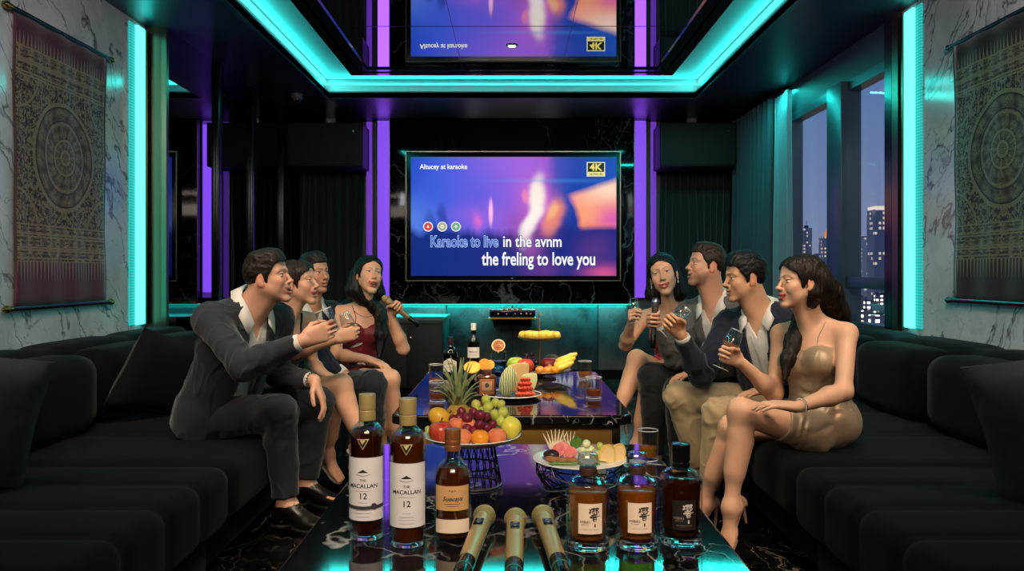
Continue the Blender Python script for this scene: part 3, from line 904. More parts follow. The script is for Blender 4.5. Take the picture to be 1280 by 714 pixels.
M_WM = marble_white()
M_BM = marble_black('black_marble', scale=.45, amount=.22)
M_TABLE = marble_black('table_marble', base='0c0b10', rough=.06, scale=.9, amount=.8, brown=1)
M_FLOOR = marble_black('floor_marble', base='0a0908', vein='a89a86', rough=.10, scale=1.3, amount=.8)
M_CEIL = mat('ceiling_paint', srgb('1d2430'), .38)
M_COVE = mat('cove_paint', srgb('c9d2d4'), .5)
M_DARK = mat('dark_wall', srgb('0d0f12'), .5)
M_MIR = mat('smoked_mirror', srgb('6a7078'), .015, metal=1.)
M_CMIR = mat('ceiling_mirror', srgb('c4c4cc'), .008, metal=1.)
M_BRONZE = mat('bronze', srgb('6b5f4c'), .28, metal=1.)
M_GOLD = mat('brushed_gold', srgb('c2954a'), .32, metal=.65, bump=(300, .05, .001))
M_BLK = mat('black_lacquer', srgb('08080a'), .2)
M_BLKM = mat('black_matt', srgb('09090a'), .6)
M_FRAME = mat('window_frame', srgb('3f5560'), .35, metal=.3)
M_TEAL = mat('teal_led', (0,0,0), .5, emit=(.085,.90,.82), estr=1.5)
M_PURP = mat('purple_led', (0,0,0), .5, emit=(.235,.075,.86), estr=1.0)
M_PURP2 = mat('purple_led_dim', (0,0,0), .5, emit=(.18,.045,.62), estr=.8)
M_SOFA = velvet('black_velvet', srgb('08090b'), .04)
M_CUSH = velvet('grey_velvet', srgb('3c3e44'), .12)
M_CURT = cloth_mat('curtain_black', srgb('27282c'), .9, .2)
M_STEEL = mat('steel', srgb('b8b8b8'), .2, metal=1.)

def struct(name, mb, m, **kw):
    o = mb.build(name, m, **kw); o['kind'] = 'structure'; return o
YN = -1.5
struct('floor', MB().box((-W-.1,YN,-.06), (W+.1,YB+.1,0)), M_FLOOR)
struct('wall_left', MB().box((-W-.1,YN,0), (-W,5.37,ZC+.4)), M_WM)
mb = MB().box((W,YN,0), (W+.12,5.2,ZC+.4))
struct('wall_right', mb, M_WM)
struct('wall_rear', MB().box((-W-.1,YN-.1,0), (W+.12,YN,ZC+.4)), M_DARK)
struct('wall_back', MB().box((-W-.1,YB,0), (W+.12,YB+.1,ZC+.4)), M_DARK)
MX0 = -2.32
struct('wall_mirror', MB().box((-W-.1,5.37,0), (MX0,YB,ZC+.4)), M_MIR, smooth=False)
# right wall around the window
WY0, WY1, WZ0, WZ1 = 5.22, 7.10, .74, 2.56
mb = MB().box((W,5.2,0), (W+.12,YB,WZ0)).box((W,WY1,WZ0), (W+.12,YB,ZC+.4)).box((W,5.2,WZ1), (W+.12,WY1,ZC+.4))
struct('wall_window', mb, mat('window_wall_paint', srgb('3d4a52'), .55))
# ceiling: dropped ring round the tray
CX, CY0, CY1 = 1.72, 1.0, 7.52
mb = MB().box((-W,YN,ZC), (-CX,YB,ZC+.05)).box((CX,YN,ZC), (W,YB,ZC+.05)).box((-CX,YN,ZC), (CX,CY0,ZC+.05)).box((-CX,CY1,ZC), (CX,YB,ZC+.05))
struct('ceiling', mb, M_CEIL)
struct('ceiling_slab', MB().box((-W-.1,YN,3.24), (W+.12,YB+.1,3.3)), M_DARK)
LIPZ = ZC+.062; RX = CX+.05; RY0, RY1 = CY0-.05, CY1+.05; RZ = 2.985
mb = MB()
mb.box((-CX-.03,CY0-.03,ZC-.001), (-CX,CY1+.03,LIPZ)).box((CX,CY0-.03,ZC-.001), (CX+.03,CY1+.03,LIPZ)).box((-CX,CY1,ZC-.001), (CX,CY1+.03,LIPZ)).box((-CX,CY0-.03,ZC-.001), (CX,CY0,LIPZ))
struct('trim_1', mb, mat('cove_lip', srgb('3c4a50'), .4))
mb = MB()
mb.box((-RX-.03,RY0,ZC+.05), (-RX,RY1,RZ)).box((RX,RY0,ZC+.05), (RX+.03,RY1,RZ)).box((-RX,RY1,ZC+.05), (RX,RY1+.03,RZ)).box((-RX,RY0-.03,ZC+.05), (RX,RY0,RZ))
mb.box((-RX-.03,RY0-.03,RZ), (RX+.03,RY1+.03,RZ+.03))
struct('ceiling_recess', mb, M_COVE)
# mirrored panel of the tray with its frame
PX0, PX1, PYN, PYF = 1.245, 1.405, 1.35, 6.83
mb = MB().box((-PX0,PYN,ZM), (PX0,PYF,RZ))
pan = struct('ceiling_mirror', mb, M_CMIR)
mb = MB(); z0 = ZM-.022
for a, b_, z in ((PX1-.075, PX1, z0), (PX0-.005, PX1-.083, z0+.008)):
    ya, yb = PYF+.17-(PX1-b_), PYF+.17-(PX1-a)
    na, nb_ = PYN-.17+(PX1-b_), PYN-.17+(PX1-a)
    mb.box((-b_,na,z), (-a,ya,RZ)).box((a,na,z), (b_,ya,RZ)).box((-a,yb,z), (a,ya,RZ)).box((-a,na,z), (a,nb_,RZ))
struct('trim_2', mb, mat('tray_frame', srgb('15181c'), .12, metal=.2, spec=.8), smooth=False)
mb = MB()
for x in (-.423, .423): mb.box((x-.002,PYN,ZM-.0015), (x+.002,PYF,ZM))
for y in (2.6, 5.68): mb.box((-PX0,y-.004,ZM-.0015), (PX0,y+.004,ZM))
struct('trim_3', mb, M_BLK)
# LED lines of the cove
zl = ZC+.130
for nm, lo, hi, lab in (('led_strip', (-RX,RY1-.012,zl), (RX,RY1,zl+.018), 'teal led line along the far edge of the ceiling cove'),
                        ('led_strip', (-RX,RY0,zl), (-RX+.012,RY1-.014,zl+.05), 'teal led line along the ceiling cove on the marble scroll side by the mirrors'),
                        ('led_strip', (RX-.012,RY0,zl), (RX,RY1-.014,zl+.05), 'teal led line along the ceiling cove on the window side')):
    tag(MB().box(lo, hi, .003).build(nm, M_TEAL), lab, 'light strip', 'cove led lines')
# recessed downlight in the mirror
d = thing('downlight', 'small round warm downlight set in the mirrored ceiling', 'ceiling light', (0,6.16,ZM-.006))
MB().lathe(round_prof([(.030,.006),(.030,0),(.046,-.002),(.048,.006)], .002), 24, cap0=False, cap1=False).build('trim_ring', M_STEEL, d)
MB().lathe([(.0,.001),(.03,.001)], 24, cap0=False, cap1=False).build('lens', mat('warm_lamp', (0,0,0), .5, emit=srgb('ffe2b0'), estr=14.), d)

# ---- marble TV wall
PZ0 = .83
tv_wall = struct('wall_panel', MB().box((-1.30,8.50,PZ0), (1.30,8.78,ZC), .004), M_BM)
struct('trim_4', MB().box((-1.30,8.490,PZ0-.004), (1.30,8.499,PZ0+.004)).box((-1.303,8.49,PZ0), (-1.296,8.499,ZC)).box((1.296,8.49,PZ0), (1.303,8.499,ZC)), M_BRONZE)
M_LOW = marble_black('lower_panel', base='2f3a3e', vein='55666a', rough=.25, scale=1.5, amount=.35)
mb = MB()
for a, b_ in ((-2.4,-1.6), (-1.59,-.72), (-.71,.0), (.01,.93), (.94,1.80), (1.81,2.4)): mb.box((a,8.72,.10), (b_,8.779,PZ0+.06), .003)
struct('wall_lower', mb, M_LOW)
struct('baseboard_back', MB().box((-2.4,8.70,0), (2.4,8.779,.10)), M_BLK)
tag(MB().box((-1.28,8.60,PZ0-.018), (1.28,8.63,PZ0-.001), .002).build('led_strip', M_TEAL), 'teal led line under the marble tv wall', 'light strip')

# ---- television
ZT0, ZT1 = 1.15-.003*8.4, 1.15+.145*8.4
SX0, SX1 = P(513.5,0,8.4)[0], P(770.5,0,8.4)[0]; SZ1 = P(0,196,8.4)[2]; SZ0 = P(0,345,8.4)[2]
BX0, BX1, BZ0, BZ1 = P(508,0,8.4)[0], P(775,0,8.4)[0], P(0,350.5,8.4)[2], P(0,190,8.4)[2]
cx, cz = (SX0+SX1)/2, (SZ0+SZ1)/2; hw, hh = (SX1-SX0)/2, (SZ1-SZ0)/2
tv = thing('television', 'large wall mounted television playing a karaoke video on the black marble wall', 'tv', (cx,8.44,BZ0))
def in_(o, root): o.location = o.location-root.location; o.parent = root; return o
mb = MB().box((BX0,8.412,BZ0), (BX1,8.495,BZ1), .006)
in_(mb.build('body', M_BLK), tv)
mb = MB(); t = .010
mb.box((BX0-t,8.403,BZ0-t), (BX0,8.43,BZ1+t)).box((BX1,8.403,BZ0-t), (BX1+t,8.43,BZ1+t)).box((BX0,8.403,BZ0-t), (BX1,8.43,BZ0)).box((BX0,8.403,BZ1), (BX1,8.43,BZ1+t))
in_(mb.build('bezel', mat('tv_rim', srgb('7d766a'), .3, metal=1.), None), tv)
def screen_mat():
    m = bpy.data.materials.new('screen_picture'); m.use_nodes = True; b = NB(m); MATS['screen_picture'] = m
    o = b.sep(b.coords()); u = b.math('DIVIDE', o[0], hw); v = b.math('DIVIDE', o[2], hh)
    uv = b.comb(u, v, 0.)
    wob = b.noise(uv, 2.0, 2, .5, out='Color'); s0 = b.n('VectorMath', operation='SCALE'); b.L.new(b.vmath('SUBTRACT', wob, (.5,.5,.5)), s0.inputs[0]); s0.inputs['Scale'].default_value = .16
    w = b.vmath('ADD', uv, s0.outputs[0]); ws = b.sep(w)
    def blob(cu, cv, ru, rv, rot=0., pw=1., warp=True):
        q = b.vmath('SUBTRACT', w if warp else uv, (cu,cv,0)); q = b.mapping(q, rot=(0,0,-rot)) if rot else q
        q = b.vmath('DIVIDE', q, (ru,rv,1)); l = b.vmath('LENGTH', q)
        return b.math('POWER', 2.718, b.math('MULTIPLY', b.math('MULTIPLY', l, l), -pw))
    L = lambda h: srgb(h)
    def hp(a, bb, d, soft):      # soft half plane a*u + bb*v + d > 0
        return b.math('DIVIDE', b.math('ADD', b.math('MULTIPLY_ADD', ws[0], a, d), b.math('MULTIPLY', ws[1], bb)), soft, clamp=True)
    def box_(cu, cv, ru, rv, rot=0., warp=True):  # flat topped blob
        q = b.vmath('SUBTRACT', w if warp else uv, (cu,cv,0)); q = b.mapping(q, rot=(0,0,-rot)) if rot else q
        q = b.vmath('DIVIDE', q, (ru,rv,1)); l = b.vmath('LENGTH', q); return b.math('POWER', 2.718, b.math('MULTIPLY', b.math('POWER', l, 4.), -.7))
    c = b.ramp(b.math('MULTIPLY_ADD', ws[0], .5, .5), [(0,L('2750cc')),(.14,L('3f5fe0')),(.36,L('6a60e2')),(.55,L('9a63de')),(.65,L('9a5ad2')),(.70,L('1f4fb4')),(.80,L('1a48ac')),(1,L('2456b8'))])
    c = b.mix(b.math('MULTIPLY', blob(-.05,.95,.45,.35), .35), c, L('b06fe6'))
    c = b.mix(b.math('MULTIPLY', blob(-.98,-.1,.22,.45), .5), c, L('6f9bf5'))
    c = b.mix(b.math('MULTIPLY', blob(-.30,.0,.30,.20), .45), c, L('b06ae0'))
    edge = b.math('ADD', v, b.math('MULTIPLY', b.math('SUBTRACT', b.noise(b.comb(b.math('MULTIPLY', u, 2.2), 0., 3.), 1.6, 3, .55), .5), .75))
    dark = b.math('DIVIDE', b.math('SUBTRACT', -.16, edge), .16, clamp=True)
    c = b.mix(b.math('MULTIPLY', dark, .94), c, L('132a78'))
    c = b.mix(b.math('MULTIPLY', box_(-.70,-.02,.05,.22), .65), c, L('1f3a98'))
    c = b.mix(b.math('MULTIPLY', box_(-.83,-.10,.05,.18), .55), c, L('20409c'))
    c = b.mix(b.math('MULTIPLY', b.math('MULTIPLY', hp(1,.08,-.36,.10), hp(0,-1,.35,.7)), .92), c, L('112d86'))
    c = b.mix(b.math('MULTIPLY', blob(-.36,-.08,.045,.12), .85), c, L('e86fd0'))
    c = b.mix(b.math('MULTIPLY', box_(-.222,.07,.020,.20,0.,False), 1.), c, L('ffc0ee'))
    c = b.mix(b.math('MULTIPLY', blob(.08,-.12,.16,.30), .55), c, L('94489a'))
    c = b.mix(b.math('MULTIPLY', blob(.24,.22,.16,.40,.05), .85), c, L('e070cc'))
    c = b.mix(b.math('MULTIPLY', box_(.385,.0,.085,.30,-.15), .95), c, L('ef8a72'))
    c = b.mix(b.math('MULTIPLY', box_(.37,.10,.05,.16,-.1), .7), c, L('ffc08e'))
    c = b.mix(box_(.225,.30,.070,.36,-.06), c, L('fff1e2'))
    c = b.mix(box_(.165,-.12,.060,.34,-.16), c, L('fff4f0'))
    c = b.mix(b.math('MULTIPLY', box_(.115,.33,.03,.10), .8), c, L('f58ab0'))
    c = b.mix(b.math('MULTIPLY', blob(.17,-.55,.10,.22), .6), c, L('b05ab8'))
    wedge = b.math('MULTIPLY', b.math('MULTIPLY', hp(.97,.235,-.585,.07), hp(.55,-.83,.02,.10)), hp(0,1,.25,.10))
    wcol = b.mix(blob(.93,.46,.36,.26,.5), L('ff8b5a'), L('ffd8c0'))
    wcol = b.mix(b.math('MULTIPLY', blob(.98,-.05,.16,.22), .95), wcol, L('e062b8'))
    wcol = b.mix(b.math('MULTIPLY', blob(.52,.32,.10,.12), .7), wcol, L('ff8fb4'))
    wcol = b.mix(b.math('MULTIPLY', blob(.74,-.02,.12,.16), .6), wcol, L('ffb08a'))
    c = b.mix(wedge, c, wcol)
    c = b.mix(b.math('MULTIPLY', blob(.80,-.55,.20,.30), .55), c, L('6a3a86'))
    c = b.mix(b.math('MULTIPLY', blob(.88,-.93,.18,.12), .9), c, L('dd5a96'))
    c = b.mix(b.math('MULTIPLY', blob(.30,-.9,.16,.18), .5), c, L('7a3f98'))
    c = b.mix(b.math('MULTIPLY', blob(.35,.60,.5,.03, warp=False), .35), c, L('4aa0f0'))
    e = b.n('Emission'); b.L.new(c, e.inputs[0]); e.inputs[1].default_value = 1.0
    b.L.new(e.outputs[0], b.N['Material Output'].inputs['Surface']); return m
scr = MB().box((-hw,-.001,-hh), (hw,.004,hh)).build('screen', screen_mat()); scr.location = (cx,8.4105,cz); in_(scr, tv)

def text_geo(body, size, offset=0., align='CENTER', shear=0., spacing=1., res=4):
    cu = bpy.data.curves.new('txt', 'FONT'); cu.body = body; cu.size = size; cu.align_x = align; cu.align_y = 'CENTER'
    cu.offset = offset; cu.shear = shear; cu.space_character = spacing; cu.resolution_u = res
    o = bpy.data.objects.new('txt', cu); COL.objects.link(o)
    dg = bpy.context.evaluated_depsgraph_get(); me = bpy.data.meshes.new_from_object(o.evaluated_get(dg))
    v = [tuple(q.co) for q in me.vertices]; f = [tuple(p.vertices) for p in me.polygons]
    bpy.data.objects.remove(o); bpy.data.curves.remove(cu); bpy.data.meshes.remove(me)
    return v, f
M_TXW = mat('lyric_white', (0,0,0), .5, emit=(.95,.96,1.), estr=1.)
M_TXB = mat('lyric_blue', (0,0,0), .5, emit=srgb('3f63c8'), estr=1.)
M_TXL = mat('lyric_pale', (0,0,0), .5, emit=srgb('a9c3f6'), estr=1.)
M_TXD = mat('lyric_edge', (0,0,0), .5, emit=srgb('16307c'), estr=1.)
def fit_text(body, px0, px1, pyc, hpx, y, m, name, parent, offset=0., sx=None, depth=0., n=None):
    """writing on the screen, from px0 to px1 on the photograph"""
    a, c = P(px0,pyc,8.4), P(px1,pyc,8.4); v, f = text_geo(body, hpx*8.4/F, offset*8.4/F)
    xs = [q[0] for q in v]; w = max(xs)-min(xs); s = (c[0]-a[0])/w; x0 = min(xs)
    vv = [((q[0]-x0)*s+a[0], y, q[1]+a[2]) for q in v]
    o = mesh_obj(name, vv, [tuple(reversed(q)) if False else q for q in f], m, smooth=False); return in_(o, tv)
ts = 8.407
fit_text('Karaoke to live', 538, 623, 302.5, 20, ts, M_TXL, 'lyrics', tv, .75)
fit_text('Karaoke to live', 538.6, 622.4, 302.5, 20, ts-.002, M_TXB, 'lyrics', tv, .05)
fit_text('in the avnm', 628.3, 702.7, 302.8, 20, ts, M_TXD, 'lyrics', tv, 1.0)
fit_text('in the avnm', 629, 702, 302.5, 20, ts-.002, M_TXW, 'lyrics', tv, .32)
fit_text('the freling to love you', 601.2, 744.6, 324.8, 23, ts, M_TXD, 'lyrics', tv, 1.0)
fit_text('the freling to love you', 602, 744, 324.5, 23, ts-.002, M_TXW, 'lyrics', tv, .42)
fit_text('Altucey at karaoke', 524.5, 584, 208.5, 8.6, ts, M_TXW, 'title_text', tv, .16)
def scr_box(px0, py0, px1, py1, y, m, name, bev=.0):
    a, c = P(px0,py1,8.4), P(px1,py0,8.4); return in_(MB().box((a[0],y,a[2]), (c[0],y+.0015,c[2])).build(name, m, None, False), tv)
M_YEL = mat('badge_yellow', (0,0,0), .5, emit=srgb('f2e25a'), estr=1.); M_BDK = mat('badge_dark', (0,0,0), .5, emit=srgb('14140f'), estr=1.)
scr_box(733.5, 202.5, 756.5, 220.5, ts+.001, mat('badge_edge', (0,0,0), .5, emit=srgb('e9e3b8'), estr=1.), 'badge_frame')
scr_box(734.7, 203.7, 755.3, 214.8, ts-.001, M_BDK, 'badge_panel')
scr_box(734.7, 216.0, 755.3, 219.5, ts-.001, M_YEL, 'badge_strip')
fit_text('4K', 737, 753, 209.4, 12, ts-.003, M_YEL, 'badge_text', tv, .35)
fit_text('ULTRA HD', 737, 753.5, 217.8, 3.4, ts-.003, M_BDK, 'badge_text', tv, .05)
for i, (px, col) in enumerate(((535,'d6403c'), (552.7,'a8a87e'), (569.8,'6fae86'))):
    c = P(px, 283.3, 8.4); Rm = Matrix.Translation((c[0],ts,c[2]))@Matrix.Rotation(PI/2,4,'X'); k = 8.4/F
    b_ = MB().lathe([(5.6*k,-.0005),(6.2*k,.0),(6.2*k,.001),(5.6*k,.001)], 28, M=Rm)
    in_(b_.build('icon_ring', mat('icon_rim', (0,0,0), .5, emit=srgb('e6e8f0'), estr=1.)), tv)
    in_(MB().lathe([(0,.0015),(4.9*k,.0015)], 28, M=Rm, cap0=False, cap1=False).build('icon', mat('icon_%d' % i, (0,0,0), .5, emit=srgb(col), estr=1.)), tv)
    M2 = MB(); z = ts-.003
    if i == 0: M2.raw([(c[0]-1.6*k,z,c[2]-1.4*k),(c[0]+1.7*k,z,c[2]-1.4*k),(c[0],z,c[2]+2.2*k)], [(0,1,2)])
    elif i == 1: M2.lathe([(1.2*k,.003),(2.4*k,.003)], 20, M=Rm, cap0=False, cap1=False)
    else: M2.box((c[0]-2.2*k,z,c[2]-.5*k), (c[0]+2.2*k,z+.0005,c[2]+.6*k)).box((c[0]-.5*k,z,c[2]-2*k), (c[0]+.6*k,z+.0005,c[2]+2*k))
    in_(M2.build('icon_mark', M_TXW, None, False), tv)
in_(MB().box((P(640,0,8.4)[0]-.012,8.408,BZ0+.018), (P(640,0,8.4)[0]+.012,8.412,BZ0+.026)).build('standby_mark', mat('pale_mark', srgb('8a8a90'), .4)), tv)

# ---- purple light columns
def column(x0, x1, m, label, y=8.60, z0=.89, z1=2.795):
    r = thing('light_column', label, 'light', ((x0+x1)/2, y, z0), 0, 'purple light columns')
    w = abs(x1-x0)/2
    MB().box((-w,0,0), (w,.02,z1-z0), .004).build('diffuser', m, r)
    MB().box((-w-.004,.02,-.006), (w+.004,.10,z1-z0)).build('housing', M_BRONZE, r)
    MB().box((-w-.006,-.004,-.008), (-w,.02,z1-z0)).box((w,-.004,-.008), (w+.006,.02,z1-z0)).build('edge_trim', M_BRONZE, r)
column(-1.445, -1.312, M_PURP, 'wide purple light column left of the television wall')
column(-1.575, -1.515, M_PURP2, 'narrow purple light column between the left curtain and its wider neighbour', 8.66)
column(1.312, 1.440, M_PURP, 'wide purple light column right of the television wall')
column(1.500, 1.560, M_PURP2, 'narrow purple light column between the right curtain and its wider neighbour', 8.66)
struct('trim_5', MB().box((-1.62,8.70,.86), (-1.30,8.779,ZC)).box((1.30,8.70,.86), (1.62,8.779,ZC)), mat('column_back', srgb('4a4458'), .4))

# ---- curtains
def curtain(name, label, x0, y0, x1, y1, z0, z1, m, amp=.035, per=.085, group=None, seed=1):
    rnd = random.Random(seed); d = Vector((x1-x0, y1-y0)); Ln = d.length; t = d/Ln; nn = Vector((-t.y, t.x)); n = int(Ln/per*10); V = []; Fc = []; nz = 14
    ph = 0; prof = []
    for i in range(n+1):
        s = i/n*Ln; ph += (2*PI/per)*(Ln/n)*(.75+.5*((math.sin(s*9+seed)+1)/2)); prof.append((s, math.sin(ph)+.3*math.sin(2*ph+1)))
    for k in range(nz+1):
        z = z0+(z1-z0)*k/nz; f = .55+.45*(1-k/nz)
        for s, a in prof:
            p = Vector((x0,y0))+t*(s+.012*math.sin(z*3+s*11))+nn*amp*a*f; V.append((p.x,p.y,z))
    w = len(prof)
    for k in range(nz):
        for i in range(w-1): Fc.append((k*w+i, k*w+i+1, (k+1)*w+i+1, (k+1)*w+i))
    r = thing(name, label, 'curtain', ((x0+x1)/2,(y0+y1)/2,z0), 0, group)
    o = mesh_obj('cloth', V, Fc, m); o.location = -r.location; o.parent = r
    md = o.modifiers.new('s', 'SOLIDIFY'); md.thickness = .004
    a = Vector((x0,y0,z1+.01)); b_ = Vector((x1,y1,z1+.01))
    o = MB().tube([a, b_], .012, 8).build('curtain_rail', M_BLKM); o.location = -r.location; o.parent = r
    return r
curtain('curtain', 'black pleated curtain on the back wall beside the left light columns', -2.29, 8.66, -1.61, 8.66, .02, 2.74, M_CURT, .03, .075, None, 1)
curtain('curtain', 'black pleated curtain on the back wall beside the right light columns', 1.61, 8.66, 2.34, 8.66, .02, 2.74, M_CURT, .03, .075, None, 2)
curtain('curtain', 'dark grey curtain drawn back between the window and the far corner', 2.33, 8.42, 2.36, 7.28, .02, 2.74, cloth_mat('curtain_grey', srgb('3a444c'), .85, .3), .045, .11, None, 3)
M_SHEER = mat('sheer_cloth', srgb('9fb0ba'), .8); bq = NB(M_SHEER)
tr = bq.n('BsdfTransparent'); tl_ = bq.n('BsdfTranslucent'); tl_.inputs[0].default_value = (*srgb('a9b8c0'),1); ad = bq.n('MixShader'); ad.inputs[0].default_value = .35
bq.L.new(bq.b.outputs[0], ad.inputs[1]); bq.L.new(tl_.outputs[0], ad.inputs[2]); mx = bq.n('MixShader'); mx.inputs[0].default_value = .22
bq.L.new(ad.outputs[0], mx.inputs[1]); bq.L.new(tr.outputs[0], mx.inputs[2]); bq.L.new(mx.outputs[0], bq.N['Material Output'].inputs['Surface'])
curtain('curtain', 'pale sheer curtain gathered at the edge of the window', 2.40, 7.32, 2.41, 6.92, .02, 2.74, M_SHEER, .03, .06, None, 4)

# ---- wall speakers
def speaker(x, label, s):
    r = thing('speaker', label, 'speaker', (x,8.355,2.24), 0, 'wall speakers')
    MB().box((-.39,-.20,0), (.39,.20,.45), .012).build('cabinet', M_BLKM, r)
    mb = MB(); mb.box((-.37,-.212,.02), (.37,-.199,.43), .005); mb.build('grille', mat('grille_cloth', srgb('101114'), .7, bump=(900,.4,.002)), r)
    MB().box((-.05,.10,.44), (.05,.17,.555)).build('bracket', M_STEEL, r)
    MB().lathe([(0,0),(.009,0),(.009,.006),(0,.006)], 12, M=Matrix.Translation((s*.30,-.214,.36))@Matrix.Rotation(PI/2,4,'X')).build('badge', M_STEEL, r)
speaker(-1.915, 'black wall speaker hung high in the far left corner over the curtain', 1)
speaker(1.90, 'black wall speaker hung high in the far right corner over the curtain', 1)
# dome camera on the ceiling
c = P(371,150,7.35)
r = thing('security_camera', 'small grey dome camera under the ceiling above the left curtain', 'camera', (c[0],7.35,ZC))
MB().lathe(round_prof([(0,0),(.058,0),(.058,-.035),(.046,-.05),(0,-.05)], .006), 24).build('base', mat('camera_grey', srgb('55595e'), .4), r)
MB().ball((0,0,-.05), .040, 10).build('dome', M_BLK, r)
MB().lathe([(.0,0),(.012,0),(.012,.01),(0,.01)], 14, M=Matrix.Translation((0,-.042,-.058))@Matrix.Rotation(PI/2,4,'X')).build('lens', M_STEEL, r)

# ---- side wall light strips and posts
def wall_strip(x, y0, y1, z0, label, s):
    r = thing('led_strip', label, 'light strip', (x,(y0+y1)/2,z0), 0, 'vertical teal wall lights'); h = ZC-z0-.03; w = (y1-y0)/2
    MB().box((0,-w*.40,0), (s*.030,w*.55,h), .010).build('diffuser', M_TEALW, r)
    MB().box((0,-w,0), (s*.012,-w*.40,h), .002).build('led_tape', M_TAPE, r)
    MB().box((0,w*.55,-.004), (s*.034,w*.72,h)).build('channel', M_BRONZE, r)
M_TEALW = mat('teal_wall_led', (0,0,0), .5, emit=(.115,.92,.84), estr=2.0)
M_TAPE = mat('teal_led_tape', srgb('0f5a58'), .4, emit=(.03,.75,.70), estr=.7); bq = NB(M_TAPE); o_ = bq.sep(bq.coords())
dz = bq.math('ABSOLUTE', bq.math('MULTIPLY_ADD', bq.math('FRACT', bq.math('MULTIPLY', o_[2], 55.)), 2., -1.)); bq.L.new(bq.math('MULTIPLY_ADD', bq.math('LESS_THAN', dz, .55), .25, .45), bq.b.inputs['Emission Strength'])
wall_strip(-W, 5.13, 5.36, .815, 'vertical teal light strip at the end of the left marble wall beside the mirrors', 1)
wall_strip(W, 4.79, 5.02, .815, 'vertical teal light strip at the end of the right marble wall beside the window', -1)
struct('trim_6', MB().box((-W,5.362,0), (MX0+.004,5.40,ZC)), M_BRONZE)
struct('trim_7', MB().box((W-.03,5.04,0), (W,5.12,ZC)), M_BRONZE)
struct('trim_8', MB().box((W-.03,5.125,0), (W+.02,5.22,ZC)), M_BLK)
mb = MB()
for y in (6.30, 7.13, 8.07): mb.box((MX0-.01,y-.05,0), (MX0+.03,y+.05,ZC), .004)
struct('trim_9', mb, mat('mirror_post', srgb('15171a'), .2, metal=.4))

# ---- window
wr = thing('window_1', None, None, (W+.06,(WY0+WY1)/2,WZ0)); wr['kind'] = 'structure'
def wpart(name, mb, m): o = mb.build(name, m, None); o.location = -wr.location; o.parent = wr; return o
wpart('window_frame', MB().box((W-.0,WY0,WZ0), (W+.10,WY0+.06,WZ1)).box((W,WY1-.06,WZ0), (W+.10,WY1,WZ1)).box((W,WY0,WZ1-.07), (W+.10,WY1,WZ1)).box((W,WY0,WZ0), (W+.10,WY1,WZ0+.06)), M_FRAME)
wpart('window_mullion', MB().box((W-.05,5.86,WZ0), (W+.10,6.13,WZ1), .006), M_FRAME)
wpart('window_transom', MB().box((W-.02,WY0,1.045), (W+.10,5.88,1.125), .004).box((W-.02,6.12,1.045), (W+.10,WY1,1.125), .004), M_FRAME)
M_GLASS = mat('window_glass', (1,1,1), 0.); bq = NB(M_GLASS); bq.N.remove(bq.b)
tr = bq.n('BsdfTransparent'); gl = bq.n('BsdfGlossy'); gl.inputs['Roughness'].default_value = 0.; gl.inputs[0].default_value = (.9,.9,.9,1)
mx = bq.n('MixShader'); mx.inputs[0].default_value = .07; bq.L.new(tr.outputs[0], mx.inputs[1]); bq.L.new(gl.outputs[0], mx.inputs[2]); bq.L.new(mx.outputs[0], bq.N['Material Output'].inputs['Surface'])
wpart('window_pane', MB().box((W+.055,WY0+.04,WZ0+.04), (W+.061,WY1-.04,WZ1-.04)), M_GLASS)

# ---- the city outside
def tower_mat(name, base, lit, warm, sx, sz, dens):
    m = mat(name, srgb(base), .7); b = NB(m); o = b.sep(b.coords())
    h = b.math('ADD', o[0], o[1])
    gx = b.math('FLOOR', b.math('DIVIDE', h, sx)); gz = b.math('FLOOR', b.math('DIVIDE', o[2], sz))
    fx = b.math('FRACT', b.math('DIVIDE', h, sx)); fz = b.math('FRACT', b.math('DIVIDE', o[2], sz))
    wn = b.n('TexWhiteNoise', noise_dimensions='2D'); b.L.new(b.comb(gx, gz, 0.), wn.inputs['Vector'])
    on = b.math('LESS_THAN', wn.outputs['Value'], dens)
    inx = b.math('MULTIPLY', b.math('GREATER_THAN', fx, .25), b.math('LESS_THAN', fx, .8)); inz = b.math('MULTIPLY', b.math('GREATER_THAN', fz, .3), b.math('LESS_THAN', fz, .8))
    e = b.math('MULTIPLY', on, b.math('MULTIPLY', inx, inz))
    b.L.new(b.mix(wn.outputs['Color'], srgb(warm), srgb('dfe8f0')), b.b.inputs['Emission Color'])
    b.L.new(b.math('MULTIPLY', e, lit), b.b.inputs['Emission Strength']); return m
